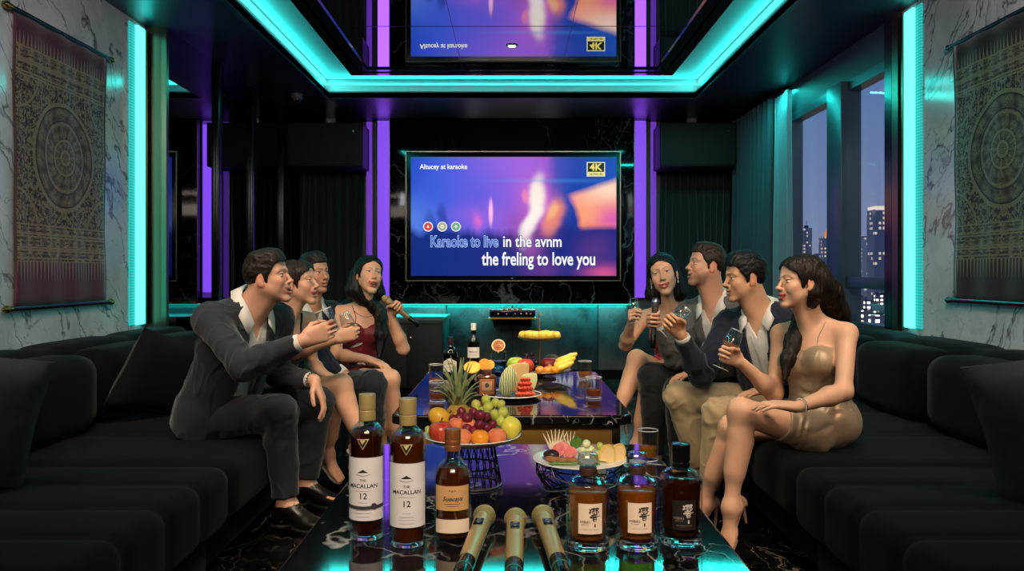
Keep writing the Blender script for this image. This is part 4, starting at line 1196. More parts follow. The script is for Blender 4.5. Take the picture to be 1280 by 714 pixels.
def tower(px0, px1, pytop, dist, label, m, crown=None, steps=0, zb=-26.):
    a, c = P(px0,pytop,dist), P(px1,pytop,dist); w = (c[0]-a[0]); top = a[2]
    r = thing('skyscraper', label, 'building', ((a[0]+c[0])/2, dist+w*.4, zb), 0, 'towers outside the window')
    H = top-zb; hwid = w/2
    mb = MB().box((-hwid,-w*.4,0), (hwid,w*.4,H))
    mb.build('shaft', m, r)
    if crown == 'orange':
        MB().raw([(-hwid*.45,-w*.3,H),(hwid*.95,-w*.3,H),(hwid*.95,w*.3,H),(-hwid*.45,w*.3,H),(-hwid*.1,-w*.2,H+w*.55),(hwid*.8,-w*.2,H+w*.38),(hwid*.8,w*.2,H+w*.38),(-hwid*.1,w*.2,H+w*.55)], [(0,1,5,4),(1,2,6,5),(2,3,7,6),(3,0,4,7),(4,5,6,7)]).build('crown', mat('lit_crown', srgb('7a4a20'), .5, emit=srgb('ff9a3c'), estr=.7), r, False)
    elif crown == 'white':
        MB().box((-hwid*.9,-w*.42,H-w*.02), (-hwid*.05,w*.42,H+w*.16)).box((hwid*.1,-w*.42,H-w*.02), (hwid*.95,w*.42,H+w*.16)).build('crown', mat('lit_roof', srgb('8c8c88'), .5, emit=srgb('fff0d8'), estr=.8), r, False)
    elif crown == 'spire':
        MB().box((-hwid*.5,-w*.2,H), (hwid*.3,w*.2,H+w*.3)).tube([(0,0,H),(0,0,H+w*.9)], w*.03, 6).build('crown', MATS.get('dark_roof') or mat('dark_roof', srgb('3c4454'), .7), r, False)
    else:
        MB().box((-hwid*.6,-w*.3,H), (hwid*.5,w*.3,H+w*.1)).build('crown', MATS.get('dark_roof') or mat('dark_roof', srgb('3c4454'), .7), r, False)
TM1 = tower_mat('tower_dark', 'a4adc2', .75, 'ffdc9a', .75, .95, .22)
TM2 = tower_mat('tower_grey', 'b0b4c4', .7, 'ffd08a', .7, .85, .38)
TM3 = tower_mat('tower_pale', 'e4e6ec', .45, 'fff0d0', 1.0, .8, .3)
tower(1093, 1120, 262, 150, 'tallest dark tower with a bright roof seen by the window edge', TM1, 'white')
tower(1075.5, 1091.5, 297, 175, 'pale slab tower seen just left of the tallest tower', TM3)
tower(1029, 1047, 296, 180, 'tower with a glowing orange crown seen in the left window pane', TM2, 'orange')
tower(1004.5, 1015, 285, 210, 'slim tower at the far edge of the left window pane', TM2, 'spire')
tower(1018, 1027, 318, 230, 'lower tower between the slim tower and the orange crowned tower', TM1)
tower(1060, 1074, 325, 240, 'distant tower hidden mostly by the window mullion', TM1)
TM4 = tower_mat('block_lit', '8a898d', 3.2, 'ffdf9c', .5, .42, .55)
blk = [(1070,1084,371,80), (1082,1098,377,70), (1096,1112,368,90), (1072,1092,388,56), (1090,1114,394,50), (1008,1022,352,150), (1030,1046,347,160), (1016,1034,360,120), (1045,1066,362,110)]
lab = ['low lit block under the pale slab tower', 'low lit block beside the window edge, middle of the three farther ones', 'low lit block under the tallest tower', 'near low lit block at the foot of the window, nearer the mullion', 'near low lit block at the foot of the window, nearer the wall',
       'low block under the slim tower', 'low block under the orange crowned tower', 'low block between the slim and the orange crowned towers', 'low block behind the window mullion']
for (a, c_, t_, d_), l_ in zip(blk, lab):
    A, Cc = P(a,t_,d_), P(c_,t_,d_); w = Cc[0]-A[0]
    r = thing('building', l_, 'building', ((A[0]+Cc[0])/2, d_+w*.4, -26.), 0, 'low buildings outside the window')
    MB().box((-w/2,-w*.4,0), (w/2,w*.4,A[2]+26)).build('walls', TM4, r)
    MB().box((-w*.3,-w*.2,A[2]+26), (w*.2,w*.2,A[2]+26+w*.1)).build('roof_box', MATS['dark_roof'], r, False)
g = MB().box((3.5,20,-27), (400,500,-26)).build('city_ground', mat('city_ground_dark', srgb('2c2c33'), .8)); g['kind'] = 'structure'

# ---- tapestries
def tapestry_mat(name, ground, gold, edge, w, h):
    m = mat(name, srgb(ground), .75, sheen=.3); b = NB(m); o = b.sep(b.coords())
    u = b.math('DIVIDE', o[1], w/2); v = b.math('DIVIDE', o[2], h)        # u -1..1, v 0..1
    x = o[1]; z = b.math('SUBTRACT', o[2], h*.545)
    r = b.math('SQRT', b.math('ADD', b.math('MULTIPLY', x, x), b.math('MULTIPLY', z, z)))
    an = b.math('ARCTAN2', z, x)
    flo = b.noise(b.comb(b.math('ABSOLUTE', x), z, 0.), 46, 3, .6, 1.2); flo = b.ramp(flo, [(.47,(0,0,0)),(.53,(1,1,1))])
    fine = b.ramp(b.noise(b.comb(b.math('ABSOLUTE', x), z, 0.), 110, 2, .5, .6), [(.42,(0,0,0)),(.55,(1,1,1))])
    pet = b.math('MULTIPLY_ADD', b.math('SINE', b.math('MULTIPLY', an, 12.)), .5, .5)
    pet2 = b.math('MULTIPLY_ADD', b.math('SINE', b.math('MULTIPLY_ADD', an, 24., b.math('MULTIPLY', r, 60.))), .5, .5)
    rings = b.math('MULTIPLY_ADD', b.math('SINE', b.math('MULTIPLY', r, 110.)), .5, .5)
    def band(val, a, c): return b.math('MULTIPLY', b.math('GREATER_THAN', val, a), b.math('LESS_THAN', val, c))
    R0 = w*.335
    field = b.math('MULTIPLY', flo, .75)
    disc = b.math('LESS_THAN', r, R0)
    md = b.math('MULTIPLY_ADD', b.math('MULTIPLY', pet, fine), .5, b.math('MULTIPLY', rings, .25)); md = b.math('ADD', md, b.math('MULTIPLY', pet2, .18))
    field = b.mix(disc, field, md, 'FLOAT')
    for a, c, s in ((R0*.93,R0,.85), (R0*.60,R0*.64,.8), (R0*.30,R0*.34,.9), (R0*.10,R0*.15,.9)): field = b.mix(band(r, a, c), field, b.math('MULTIPLY_ADD', fine, .3, s-.2), 'FLOAT')
    for a in (R0*.90, R0*.66): field = b.mix(band(r, a, a+.008), field, .0, 'FLOAT')
    # corner arcs
    cr = b.math('SQRT', b.math('ADD', b.math('POWER', b.math('SUBTRACT', b.math('ABSOLUTE', x), w*.5), 2.), b.math('POWER', b.math('SUBTRACT', b.math('ABSOLUTE', z), h*.275), 2.)))
    field = b.mix(band(cr, w*.22, w*.235), field, .8, 'FLOAT')
    # horizontal border bands
    bands = b.math('MULTIPLY', fine, .75); st = b.math('MULTIPLY_ADD', b.math('SINE', b.math('MULTIPLY', v, 420.)), .5, .5)
    flw = b.math('MULTIPLY_ADD', b.math('SINE', b.math('MULTIPLY', x, 75.)), .5, .5)
    bnd = b.math('MULTIPLY', b.math('MULTIPLY_ADD', flw, .6, .35), b.math('MAXIMUM', flo, b.math('GREATER_THAN', st, .75)))
    isb = b.math('ADD', band(v, .155, .285), band(v, .80, .90), clamp=True)
    field = b.mix(isb, field, bnd, 'FLOAT')
    for a in (.155,.168,.195,.205,.243,.253,.285,.80,.81,.845,.852,.895): field = b.mix(band(v, a-.003, a+.003), field, .85, 'FLOAT')
    # fringe of upright spikes
    tri = b.math('ABSOLUTE', b.math('MULTIPLY_ADD', b.math('FRACT', b.math('MULTIPLY', x, 34.)), 2., -1.))
    low = b.math('MULTIPLY', band(v, .085, .155), b.math('LESS_THAN', tri, b.math('MULTIPLY', b.math('SUBTRACT', v, .08), 7.5)))
    hig = b.math('MULTIPLY', band(v, .90, .945), b.math('LESS_THAN', tri, b.math('MULTIPLY', b.math('SUBTRACT', .95, v), 11.)))
    plain = b.math('ADD', b.math('LESS_THAN', v, .155), b.math('GREATER_THAN', v, .90), clamp=True)
    field = b.mix(plain, field, b.math('MULTIPLY', b.math('ADD', low, hig, clamp=True), .75), 'FLOAT')
    sel = b.math('GREATER_THAN', b.math('ABSOLUTE', u), .965); field = b.mix(sel, field, .1, 'FLOAT')
    gcol = b.mix(plain, srgb(ground), srgb(edge))
    col = b.mix(field, gcol, srgb(gold)); b.L.new(col, b.b.inputs['Base Color'])
    b.L.new(b.math('MULTIPLY', field, .25), b.b.inputs['Metallic']); b.L.new(b.math('MULTIPLY_ADD', field, -.3, .8), b.b.inputs['Roughness'])
    b.bump(b.math('ADD', field, b.math('MULTIPLY', b.noise(b.coords(), 600, 2), .5)), .25, .003); return m
def tapestry(x, y0, y1, z0, z1, s, label, m, fin):
    r = thing('tapestry', label, 'tapestry', (x,(y0+y1)/2,z0), 0, 'silk wall tapestries'); w = y1-y0; h = z1-z0
    V = []; Fc = []; ny, nz = 24, 30
    for k in range(nz+1):
        for i in range(ny+1):
            yy = -w/2+w*i/ny; zz = h*k/nz
            V.append((s*(.022+.004*math.sin(i*.9+k*.15)+.003*math.sin(k*.5)), yy, zz))
    for k in range(nz):
        for i in range(ny): Fc.append((k*(ny+1)+i, k*(ny+1)+i+1, (k+1)*(ny+1)+i+1, (k+1)*(ny+1)+i))
    c = mesh_obj('cloth', V, Fc, m, r); md = c.modifiers.new('s', 'SOLIDIFY'); md.thickness = .006
    for z in (-.008, h+.008):
        rod = MB().tube([(s*.024,-w/2-.03,z),(s*.024,w/2+.03,z)], .013, 12).build('rod', M_BLK, r)
        for q in (-1,1):
            f = MB(); Mx = Matrix.Translation((s*.024, q*(w/2+.03), z))@Matrix.Rotation(-q*PI/2,4,'X')
            f.lathe(round_prof([(.0,-.005),(.014,-.005),(.016,.006),(.009,.014),(.018,.026),(.020,.036),(.012,.048),(.006,.056),(.009,.064),(0,.072)], .004), 16, M=Mx); f.build('finial', fin, rod)
    return r
fg = mat('finial_gold', srgb('b69a4a'), .25, metal=1.)
tw = .89
tapestry(-W, 3.92, 4.80, .985, 2.44, 1, 'maroon and gold silk tapestry with a round medallion on the left marble wall', tapestry_mat('silk_maroon', '321820', '9c7a5e', '4a1a36', .88, 1.455), fg)
tapestry(W, 3.52, 4.40, 1.01, 2.40, -1, 'black and gold silk tapestry with a round medallion on the right marble wall', tapestry_mat('silk_black', '0c0d0e', '7e7450', '0b0d13', .88, 1.39), mat('finial_steel', srgb('9aa0a0'), .25, metal=1.))

# ---- sofas
def loft(stations, prof, name, m, parent, capends=True):
    """prof(t) -> (x, z) points of a closed outline at station t; stations along y"""
    V = []; Fc = []; n = None
    for y in stations:
        q = prof(y); n = len(q); V += [(a, y, c) for a, c in q]
    for i in range(len(stations)-1):
        for k in range(n): Fc.append((i*n+k, i*n+(k+1) % n, (i+1)*n+(k+1) % n, (i+1)*n+k))
    Fc.append(tuple(range(n-1,-1,-1))); Fc.append(tuple((len(stations)-1)*n+k for k in range(n)))
    return mesh_obj(name, V, Fc, m, parent, True, 60)
def rrect(x0, x1, z0, z1, r, k=6):
    pts = []
    for cx_, cz_, a0 in ((x1-r,z1-r,0), (x0+r,z1-r,90), (x0+r,z0+r,180), (x1-r,z0+r,270)):
        for i in range(k+1):
            a = math.radians(a0+90*i/k); pts.append((cx_+r*math.cos(a), cz_+r*math.sin(a)))
    return pts
def channelled(name, m, parent, x0, x1, z0, z1, y0, y1, r, pitch, depth, face=1, edge=.05):
    """an upholstered block with stitched channels across it"""
    n = max(1, round((y1-y0)/pitch)); p = (y1-y0)/n; st = []
    N = n*10
    for i in range(N+1): st.append(y0+(y1-y0)*i/N)
    def prof(y):
        t = ((y-y0)/p) % 1.; d = depth*(1-(1-abs(2*t-1)**6)); e = min(y-y0, y1-y); ed = edge*(1-math.sqrt(max(0, 1-(1-min(e/edge, 1))**2))) if e < edge else 0
        d = max(d, ed); return rrect(x0+d, x1-d, z0+d, z1-d, max(.01, r-d*.5))
    return loft(st, prof, name, m, parent)
def sofa(s, lab_near, lab_far):
    # near module: deep lounge seat
    X = lambda a, c: (min(s*a, s*c), max(s*a, s*c))
    r = thing('sofa', lab_near, 'sofa', (0,0,0), 0, 'black velvet sofas')
    a, c = X(1.13, 2.40); MB().box((a,-.55,.03), (c,2.97,.22), .02).build('base', M_SOFA, r)
    a, c = X(1.05, 2.22); channelled('seat', M_SOFA, r, a, c, .20, .435, -.55, 3.0, .06, .27, .014)
    a, c = X(2.16, 2.44); channelled('backrest', M_SOFA, r, a, c, .20, .80, -.55, 2.99, .08, .9, .02)
    for y0, y1 in ((-.5,.30), (.32,1.12), (1.14,1.94), (1.96,2.72)):
        a, c = X(1.92, 2.20); channelled('back_cushion', M_SOFA, r, a, c, .42, .775, y0, y1, .09, .8, .05, edge=.10)
    for y in (-.4, 2.8):
        for x in (1.22, 2.3): MB().box((s*x-.03,y-.03,0), (s*x+.03,y+.03,.035)).build('foot', M_BLK, r)
    r2 = thing('sofa', lab_far, 'sofa', (0,3.02,0), 0, 'black velvet sofas')
    def sh(o): o.location = (0,-3.02,0); return o
    a, c = X(1.16, 2.40); sh(MB().box((a,3.02,.03), (c,5.45,.22), .02).build('base', M_SOFA, r2))
    a, c = X(1.06, 2.22); sh(channelled('seat', M_SOFA, r2, a, c, .20, .425, 3.01, 5.45, .06, .60, .012))
    a, c = X(2.16, 2.44); sh(channelled('backrest', M_SOFA, r2, a, c, .20, .80, 3.0, 5.45, .08, .9, .02))
    for y0, y1 in ((3.05,3.80), (3.82,4.58), (4.60,5.36)):
        a, c = X(1.92, 2.20); sh(channelled('back_cushion', M_SOFA, r2, a, c, .41, .78, y0, y1, .09, .8, .05, edge=.10))
    for y in (3.2, 5.3):
        for x in (1.26, 2.3): sh(MB().box((s*x-.03,y-.03,0), (s*x+.03,y+.03,.035)).build('foot', M_BLK, r2))
sofa(-1, 'deep black velvet sofa along the left wall nearest the viewer, below the maroon tapestry', 'black velvet sofa on the left with four people sitting on it')
sofa(1, 'deep black velvet sofa along the right wall nearest the viewer, below the black tapestry', 'black velvet sofa on the right with four people sitting on it')
def cushion(loc, rot, size, label, m):
    V = []; Fc = []; n = 18
    def sup(i): t = -1+2*i/n; return t
    for side in (1,-1):
        for i in range(n+1):
            for k in range(n+1):
                u, v = sup(i), sup(k); f = max(0, (1-u**4))*max(0, (1-v**4)); f = f**.6
                pinch = 1-.06*(1-abs(u))*(abs(v)**4)-.06*(1-abs(v))*(abs(u)**4)
                V.append((u*size/2*pinch, side*(.075*f+.004), v*size/2*pinch))
    w = n+1; o_ = w*w
    for i in range(n):
        for k in range(n):
            Fc.append((i*w+k, i*w+k+1, (i+1)*w+k+1, (i+1)*w+k)); Fc.append((o_+i*w+k, o_+(i+1)*w+k, o_+(i+1)*w+k+1, o_+i*w+k+1))
    for i in range(n):
        for a, c in (((i*w), (i+1)*w), (i*w+n, (i+1)*w+n), (i, i+1), (n*w+i, n*w+i+1)): Fc.append((a, c, o_+c, o_+a))
    r = thing('cushion', label, 'cushion', loc, 0, 'throw cushions'); r.rotation_euler = rot
    o = mesh_obj('cover', V, Fc, m, r, True, 70)
    MB().tube([(size/2*.985*a, 0, size/2*.985*c) for a, c in ((-1,-1),(0,-.945),(1,-1),(.945,0),(1,1),(0,.945),(-1,1),(-.945,0))], .005, 6, closed=True).build('piping', m, r)
    return r
cushion((-1.77,2.55,.685), (math.radians(14),math.radians(12),math.radians(32)), .46, 'grey velvet cushion leaning on the left sofa at the edge of the picture', M_CUSH)
cushion((1.70,2.45,.685), (math.radians(14),math.radians(-14),math.radians(-32)), .47, 'grey velvet cushion leaning on the right sofa at the edge of the picture', M_CUSH)
cushion((-1.76,4.00,.645), (math.radians(22),math.radians(16),math.radians(62)), .42, 'dark cushion propped behind the man in the charcoal suit', velvet('charcoal_velvet', srgb('17191d'), .08))

# ---- tables
def slab(x0, x1, y0, y1, z0, z1, ch, name, m, parent):
    bm = bmesh.new()
    pts = [(x0+ch,y0),(x1-ch,y0),(x1,y0+ch),(x1,y1-ch),(x1-ch,y1),(x0+ch,y1),(x0,y1-ch),(x0,y0+ch)]
    f = bm.faces.new([bm.verts.new((a,c,z0)) for a, c in pts]); e = bmesh.ops.extrude_face_region(bm, geom=[f])
    for v in e['geom']:
        if isinstance(v, bmesh.types.BMVert): v.co.z = z1
    bmesh.ops.bevel(bm, geom=list(bm.edges), offset=.006, segments=3, affect='EDGES', profile=.5)
    return bm_obj(name, bm, m, parent, False)
def table(label, x0, x1, y0, y1):
    r = thing('coffee_table', label, 'table', ((x0+x1)/2,(y0+y1)/2,0), 0); c = r.location
    X0, X1, Y0, Y1 = x0-c.x, x1-c.x, y0-c.y, y1-c.y
    slab(X0, X1, Y0, Y1, TT-.035, TT, .028, 'table_top', M_TABLE, r)
    i = .055
    MB().box((X0+i,Y0+i,TT-.125), (X1-i,Y1-i,TT-.036), .003).build('apron', M_GOLD, r)
    MB().box((X0+i-.012,Y0+i-.012,TT-.142), (X1-i+.012,Y1-i+.012,TT-.126), .003).build('lower_rim', M_BRONZE, r)
    MB().box((X0+i+.03,Y0+i+.03,.05), (X1-i-.03,Y1-i-.03,TT-.143)).build('body', M_BLK, r)
    MB().box((X0+i+.07,Y0+i+.07,0), (X1-i-.07,Y1-i-.07,.05)).build('plinth', M_BRONZE, r)
    for a in (X0+i, X1-i):
        for b_ in (Y0+i, Y1-i): MB().box((a-.014,b_-.014,TT-.126), (a+.014,b_+.014,TT-.036), .003).build('corner_post', M_BRONZE, r)
    return r
table('black marble table in the foreground carrying whisky bottles and microphones', -.397, .405, .72, 2.347)
table('black marble table behind, carrying the tiered fruit stand and tumblers', -.428, .428, 2.82, 4.10)

# ---- low cabinet and the karaoke player
r = thing('cabinet', 'low black cabinet against the lower back wall at the left', 'cabinet', (-1.02,8.22,0))
MB().box((-.34,-.40,.03), (.34,.47,.66), .004).build('body', M_BLKM, r)
MB().box((-.35,-.42,.66), (.35,.47,.715), .006).build('top', mat('cabinet_top', srgb('39474b'), .3), r)
for q in (-1,1):
    dr = MB().box((q*.17-.165,-.416,.05), (q*.17+.165,-.40,.645), .004).build('door', M_BLKM, r)
    MB().lathe([(0,0),(.010,0),(.012,.012),(0,.014)], 14, M=Matrix.Translation((q*.03,-.416,.52))@Matrix.Rotation(PI/2,4,'X')).build('knob', M_STEEL, dr)
a, c = P(612,397,8.2), P(669,388,8.2)
r = thing('shelf', 'black glass wall shelf with a gold edge under the television', 'shelf', ((a[0]+c[0])/2,8.35,a[2]-.012))
wd = (c[0]-a[0])/2
MB().box((-wd-.01,-.17,0), (wd+.01,.369,.012), .002).build('board', M_BLK, r)
MB().box((-wd-.012,-.176,-.003), (wd+.012,-.17,.014)).build('edge_trim', M_GOLD, r)
for q in (-1,1): MB().box((q*wd*.8-.01,.0,-.10), (q*wd*.8+.01,.369,0)).build('bracket', M_BLK, r)
r = thing('karaoke_player', 'black karaoke player with small silver knobs on the shelf under the television', 'audio player', ((a[0]+c[0])/2,8.35,a[2]+.002))
MB().box((-wd,-.15,.0065), (wd,.15,c[2]-a[2]), .004).build('case', M_BLK, r)
MB().box((-wd*.95,-.153,.012), (wd*.3,-.149,c[2]-a[2]-.01), .001).build('display', mat('player_glass', srgb('10151a'), .1), r)
for i, (u, rr) in enumerate(((-.62,.007),(-.25,.009),(.12,.007),(.38,.012),(.62,.013),(.80,.009))):
    MB().lathe([(0,0),(rr,0),(rr*.9,.014),(0,.015)], 16, M=Matrix.Translation((u*wd,-.152,(c[2]-a[2])*.45))@Matrix.Rotation(PI/2,4,'X')).build('knob', M_STEEL, r)
for q in (-1,1):
    MB().lathe([(0,.0005),(.018,.0005),(.018,.0065),(0,.0065)], 14, M=Matrix.Translation((q*wd*.75,0,0))).build('foot', M_BLKM, r)
for i, u in enumerate((-.35,-.12,.12,.35)):
    z = c[2]
    x = (a[0]+c[0])/2+u*wd
    q = thing('wireless_receiver', 'small silver receiver standing in a row on the karaoke player', 'receiver', (x,8.31,z), 0, 'receivers on the karaoke player')
    MB().box((-.018,-.02,0), (.018,.02,.026), .003).build('case', mat('silver_case', srgb('9a9da2'), .35, metal=.7), q)
    MB().tube([(.012,.012,.024),(.014,.014,.05)], .0022, 6).build('antenna', M_BLKM, q)
# ------------------------------------------------------------------ things on the tables
M_GL = mat('clear_glass', (1,1,1), .0, trans=1., ior=1.45)
M_WINE = mat('blush_wine', srgb('f6d2b0'), .0, trans=1., ior=1.34)
def thin(name, tint, base, edge):
    m = mat(name, (1,1,1), 0.); q = NB(m); q.N.remove(q.b)
    t = q.n('BsdfTransparent'); t.inputs[0].default_value = (*tint,1); g = q.n('BsdfGlossy'); g.inputs['Roughness'].default_value = .03; lw_ = q.n('LayerWeight'); lw_.inputs[0].default_value = .35
    f = q.math('MULTIPLY_ADD', q.math('POWER', lw_.outputs['Facing'], 2.2), edge, base); x = q.n('MixShader'); q.L.new(f, x.inputs[0]); q.L.new(t.outputs[0], x.inputs[1]); q.L.new(g.outputs[0], x.inputs[2]); q.L.new(x.outputs[0], q.N['Material Output'].inputs['Surface']); return m
M_THIN = thin('thin_glass', (.97,.98,.98), .07, .85)
def spirit(name, tint, body, f):
    m = mat(name, srgb(body), .08); q = NB(m); t = q.n('BsdfTransparent'); t.inputs[0].default_value = (*srgb(tint),1); x = q.n('MixShader'); x.inputs[0].default_value = f
    tl = q.n('BsdfTranslucent'); tl.inputs[0].default_value = (*srgb(body),1); y = q.n('MixShader'); y.inputs[0].default_value = .45; q.L.new(q.b.outputs[0], y.inputs[1]); q.L.new(tl.outputs[0], y.inputs[2])
    q.L.new(t.outputs[0], x.inputs[1]); q.L.new(y.outputs[0], x.inputs[2]); q.L.new(x.outputs[0], q.N['Material Output'].inputs['Surface']); return m
M_BLUSH = spirit('blush_wine_body', 'fbe3c8', 'f0b080', .40); M_GOLDT = spirit('golden_drink', 'f0b860', 'e09a38', .40); M_AMBT = spirit('amber_drink', 'd88a48', 'b86424', .45)
M_AMB = spirit('amber_spirit_body', 'a85a24', '7c380f', .5); M_DKA = spirit('dark_spirit_body', '8a4020', '54200b', .5); M_GOLDL = spirit('golden_spirit_body', 'e8a448', 'c87a20', .46)
M_BOT = thin('bottle_glass', (.96,.97,.97), .05, .9); M_STOP = thin('stopper_glass', (.85,.88,.9), .22, .8)
M_GLINT = mat('rim_highlight', (.9,.92,.93), .08); q = NB(M_GLINT); t = q.n('BsdfTransparent'); x = q.n('MixShader'); x.inputs[0].default_value = .55; q.L.new(t.outputs[0], x.inputs[1]); q.L.new(q.b.outputs[0], x.inputs[2]); q.L.new(x.outputs[0], q.N['Material Output'].inputs['Surface'])  # pale half-clear colour stands in for highlights on glass edges
def rim(parent, R, z, r=.0013): MB().tube([(R*math.cos(2*PI*i/32), R*math.sin(2*PI*i/32), z) for i in range(32)], r, 6, closed=True).build('rim', M_GLINT, parent)  # pale ring laid on the edge in place of a glint
M_BRG = mat('brown_glass', srgb('5a2a14'), .0, trans=1., ior=1.45)
M_LAB = mat('label_paper', srgb('d9d5d4'), .6); M_LABW = mat('label_cream', srgb('e3cdb4'), .6); M_LABT = mat('label_tan', srgb('c79a66'), .55); M_LABD = mat('label_dark', srgb('1a1210'), .5)
M_INK = mat('ink', srgb('171310'), .6); M_INKG = mat('ink_grey', srgb('8a8378'), .6); M_INKW = mat('ink_pale', srgb('cfc6ba'), .5); M_RIB = mat('ribbon_grey', srgb('3b3a3a'), .5)
M_FOIL = mat('foil_tan', srgb('b09a62'), .4, metal=.35); M_COP = mat('foil_copper', srgb('a5673f'), .35, metal=.6)
M_PORC = mat('porcelain', srgb('efe8de'), .18); M_WIRE = mat('dark_wire', srgb('1b1a1c'), .35, metal=.6); M_WIREG = mat('pale_wire', srgb('9c9a84'), .3, metal=.8)

def curved_patch(R, z0, z1, a0, a1, n=24, off=.0006, wave=None):
    """a label wrapped on a bottle whose front faces -y"""
    V = []; Fc = []; nz = 2
    for k in range(nz+1):
        z = z0+(z1-z0)*k/nz
        for i in range(n+1):
            a = a0+(a1-a0)*i/n; V.append(((R+off)*math.sin(a), -(R+off)*math.cos(a), z+(wave(a, k/nz) if wave else 0)))
    for k in range(nz):
        for i in range(n): Fc.append((k*(n+1)+i, k*(n+1)+i+1, (k+1)*(n+1)+i+1, (k+1)*(n+1)+i))
    return V, Fc
def wrap_text(body, size, R, zc, ac, parent, m, name='lettering', offset=0., off=.0012, sx=1., sy=1., shear=0., spacing=1.):
    v, f = text_geo(body, size, offset, shear=shear, spacing=spacing)
    V = []
    for x, y, z in v:
        a = ac+x*sx/R; V.append(((R+off)*math.sin(a), -(R+off)*math.cos(a), zc+y*sy))
    return mesh_obj(name, V, f, m, parent, False)
def glass_shell(prof, wall=.0022, base=.008, n=40):
    """outer profile with an inner one: an open or stoppered vessel"""
    out = round_prof([(0,0)]+list(prof), .004)
    inn = [(max(r-wall, .0005), z) for r, z in prof if z > base]
    inn = [(max(prof[0][0]-wall, .001)*.96, base)]+inn
    return out+list(reversed(inn))+[(0,base)]
def vessel(parent, prof, m, wall=.0022, base=.008, name='glass', n=40):
    return MB().lathe(glass_shell(prof, wall, base), n, cap0=False, cap1=False).build(name, m, parent, True, 50)
def liquid(parent, prof, m, wall, base, top, name='spirit', n=40):
    pr = [(0,base+.0006)]; last = None
    ins = [(max(r-wall, .0005)-.0005, z) for r, z in prof]
    pr.append((ins[0][0]*.95, base+.0006))
    for (r, z), (r2, z2) in zip(ins[:-1], ins[1:]):
        if z > base and z < top: pr.append((r, z))
        if z < top <= z2:
            t = (top-z)/max(z2-z, 1e-9); pr.append((r+(r2-r)*t, top)); break
    pr.append((0,top))
    return MB().lathe(round_prof(pr, .002), n, cap0=False, cap1=False).build(name, m, parent, True, 50)

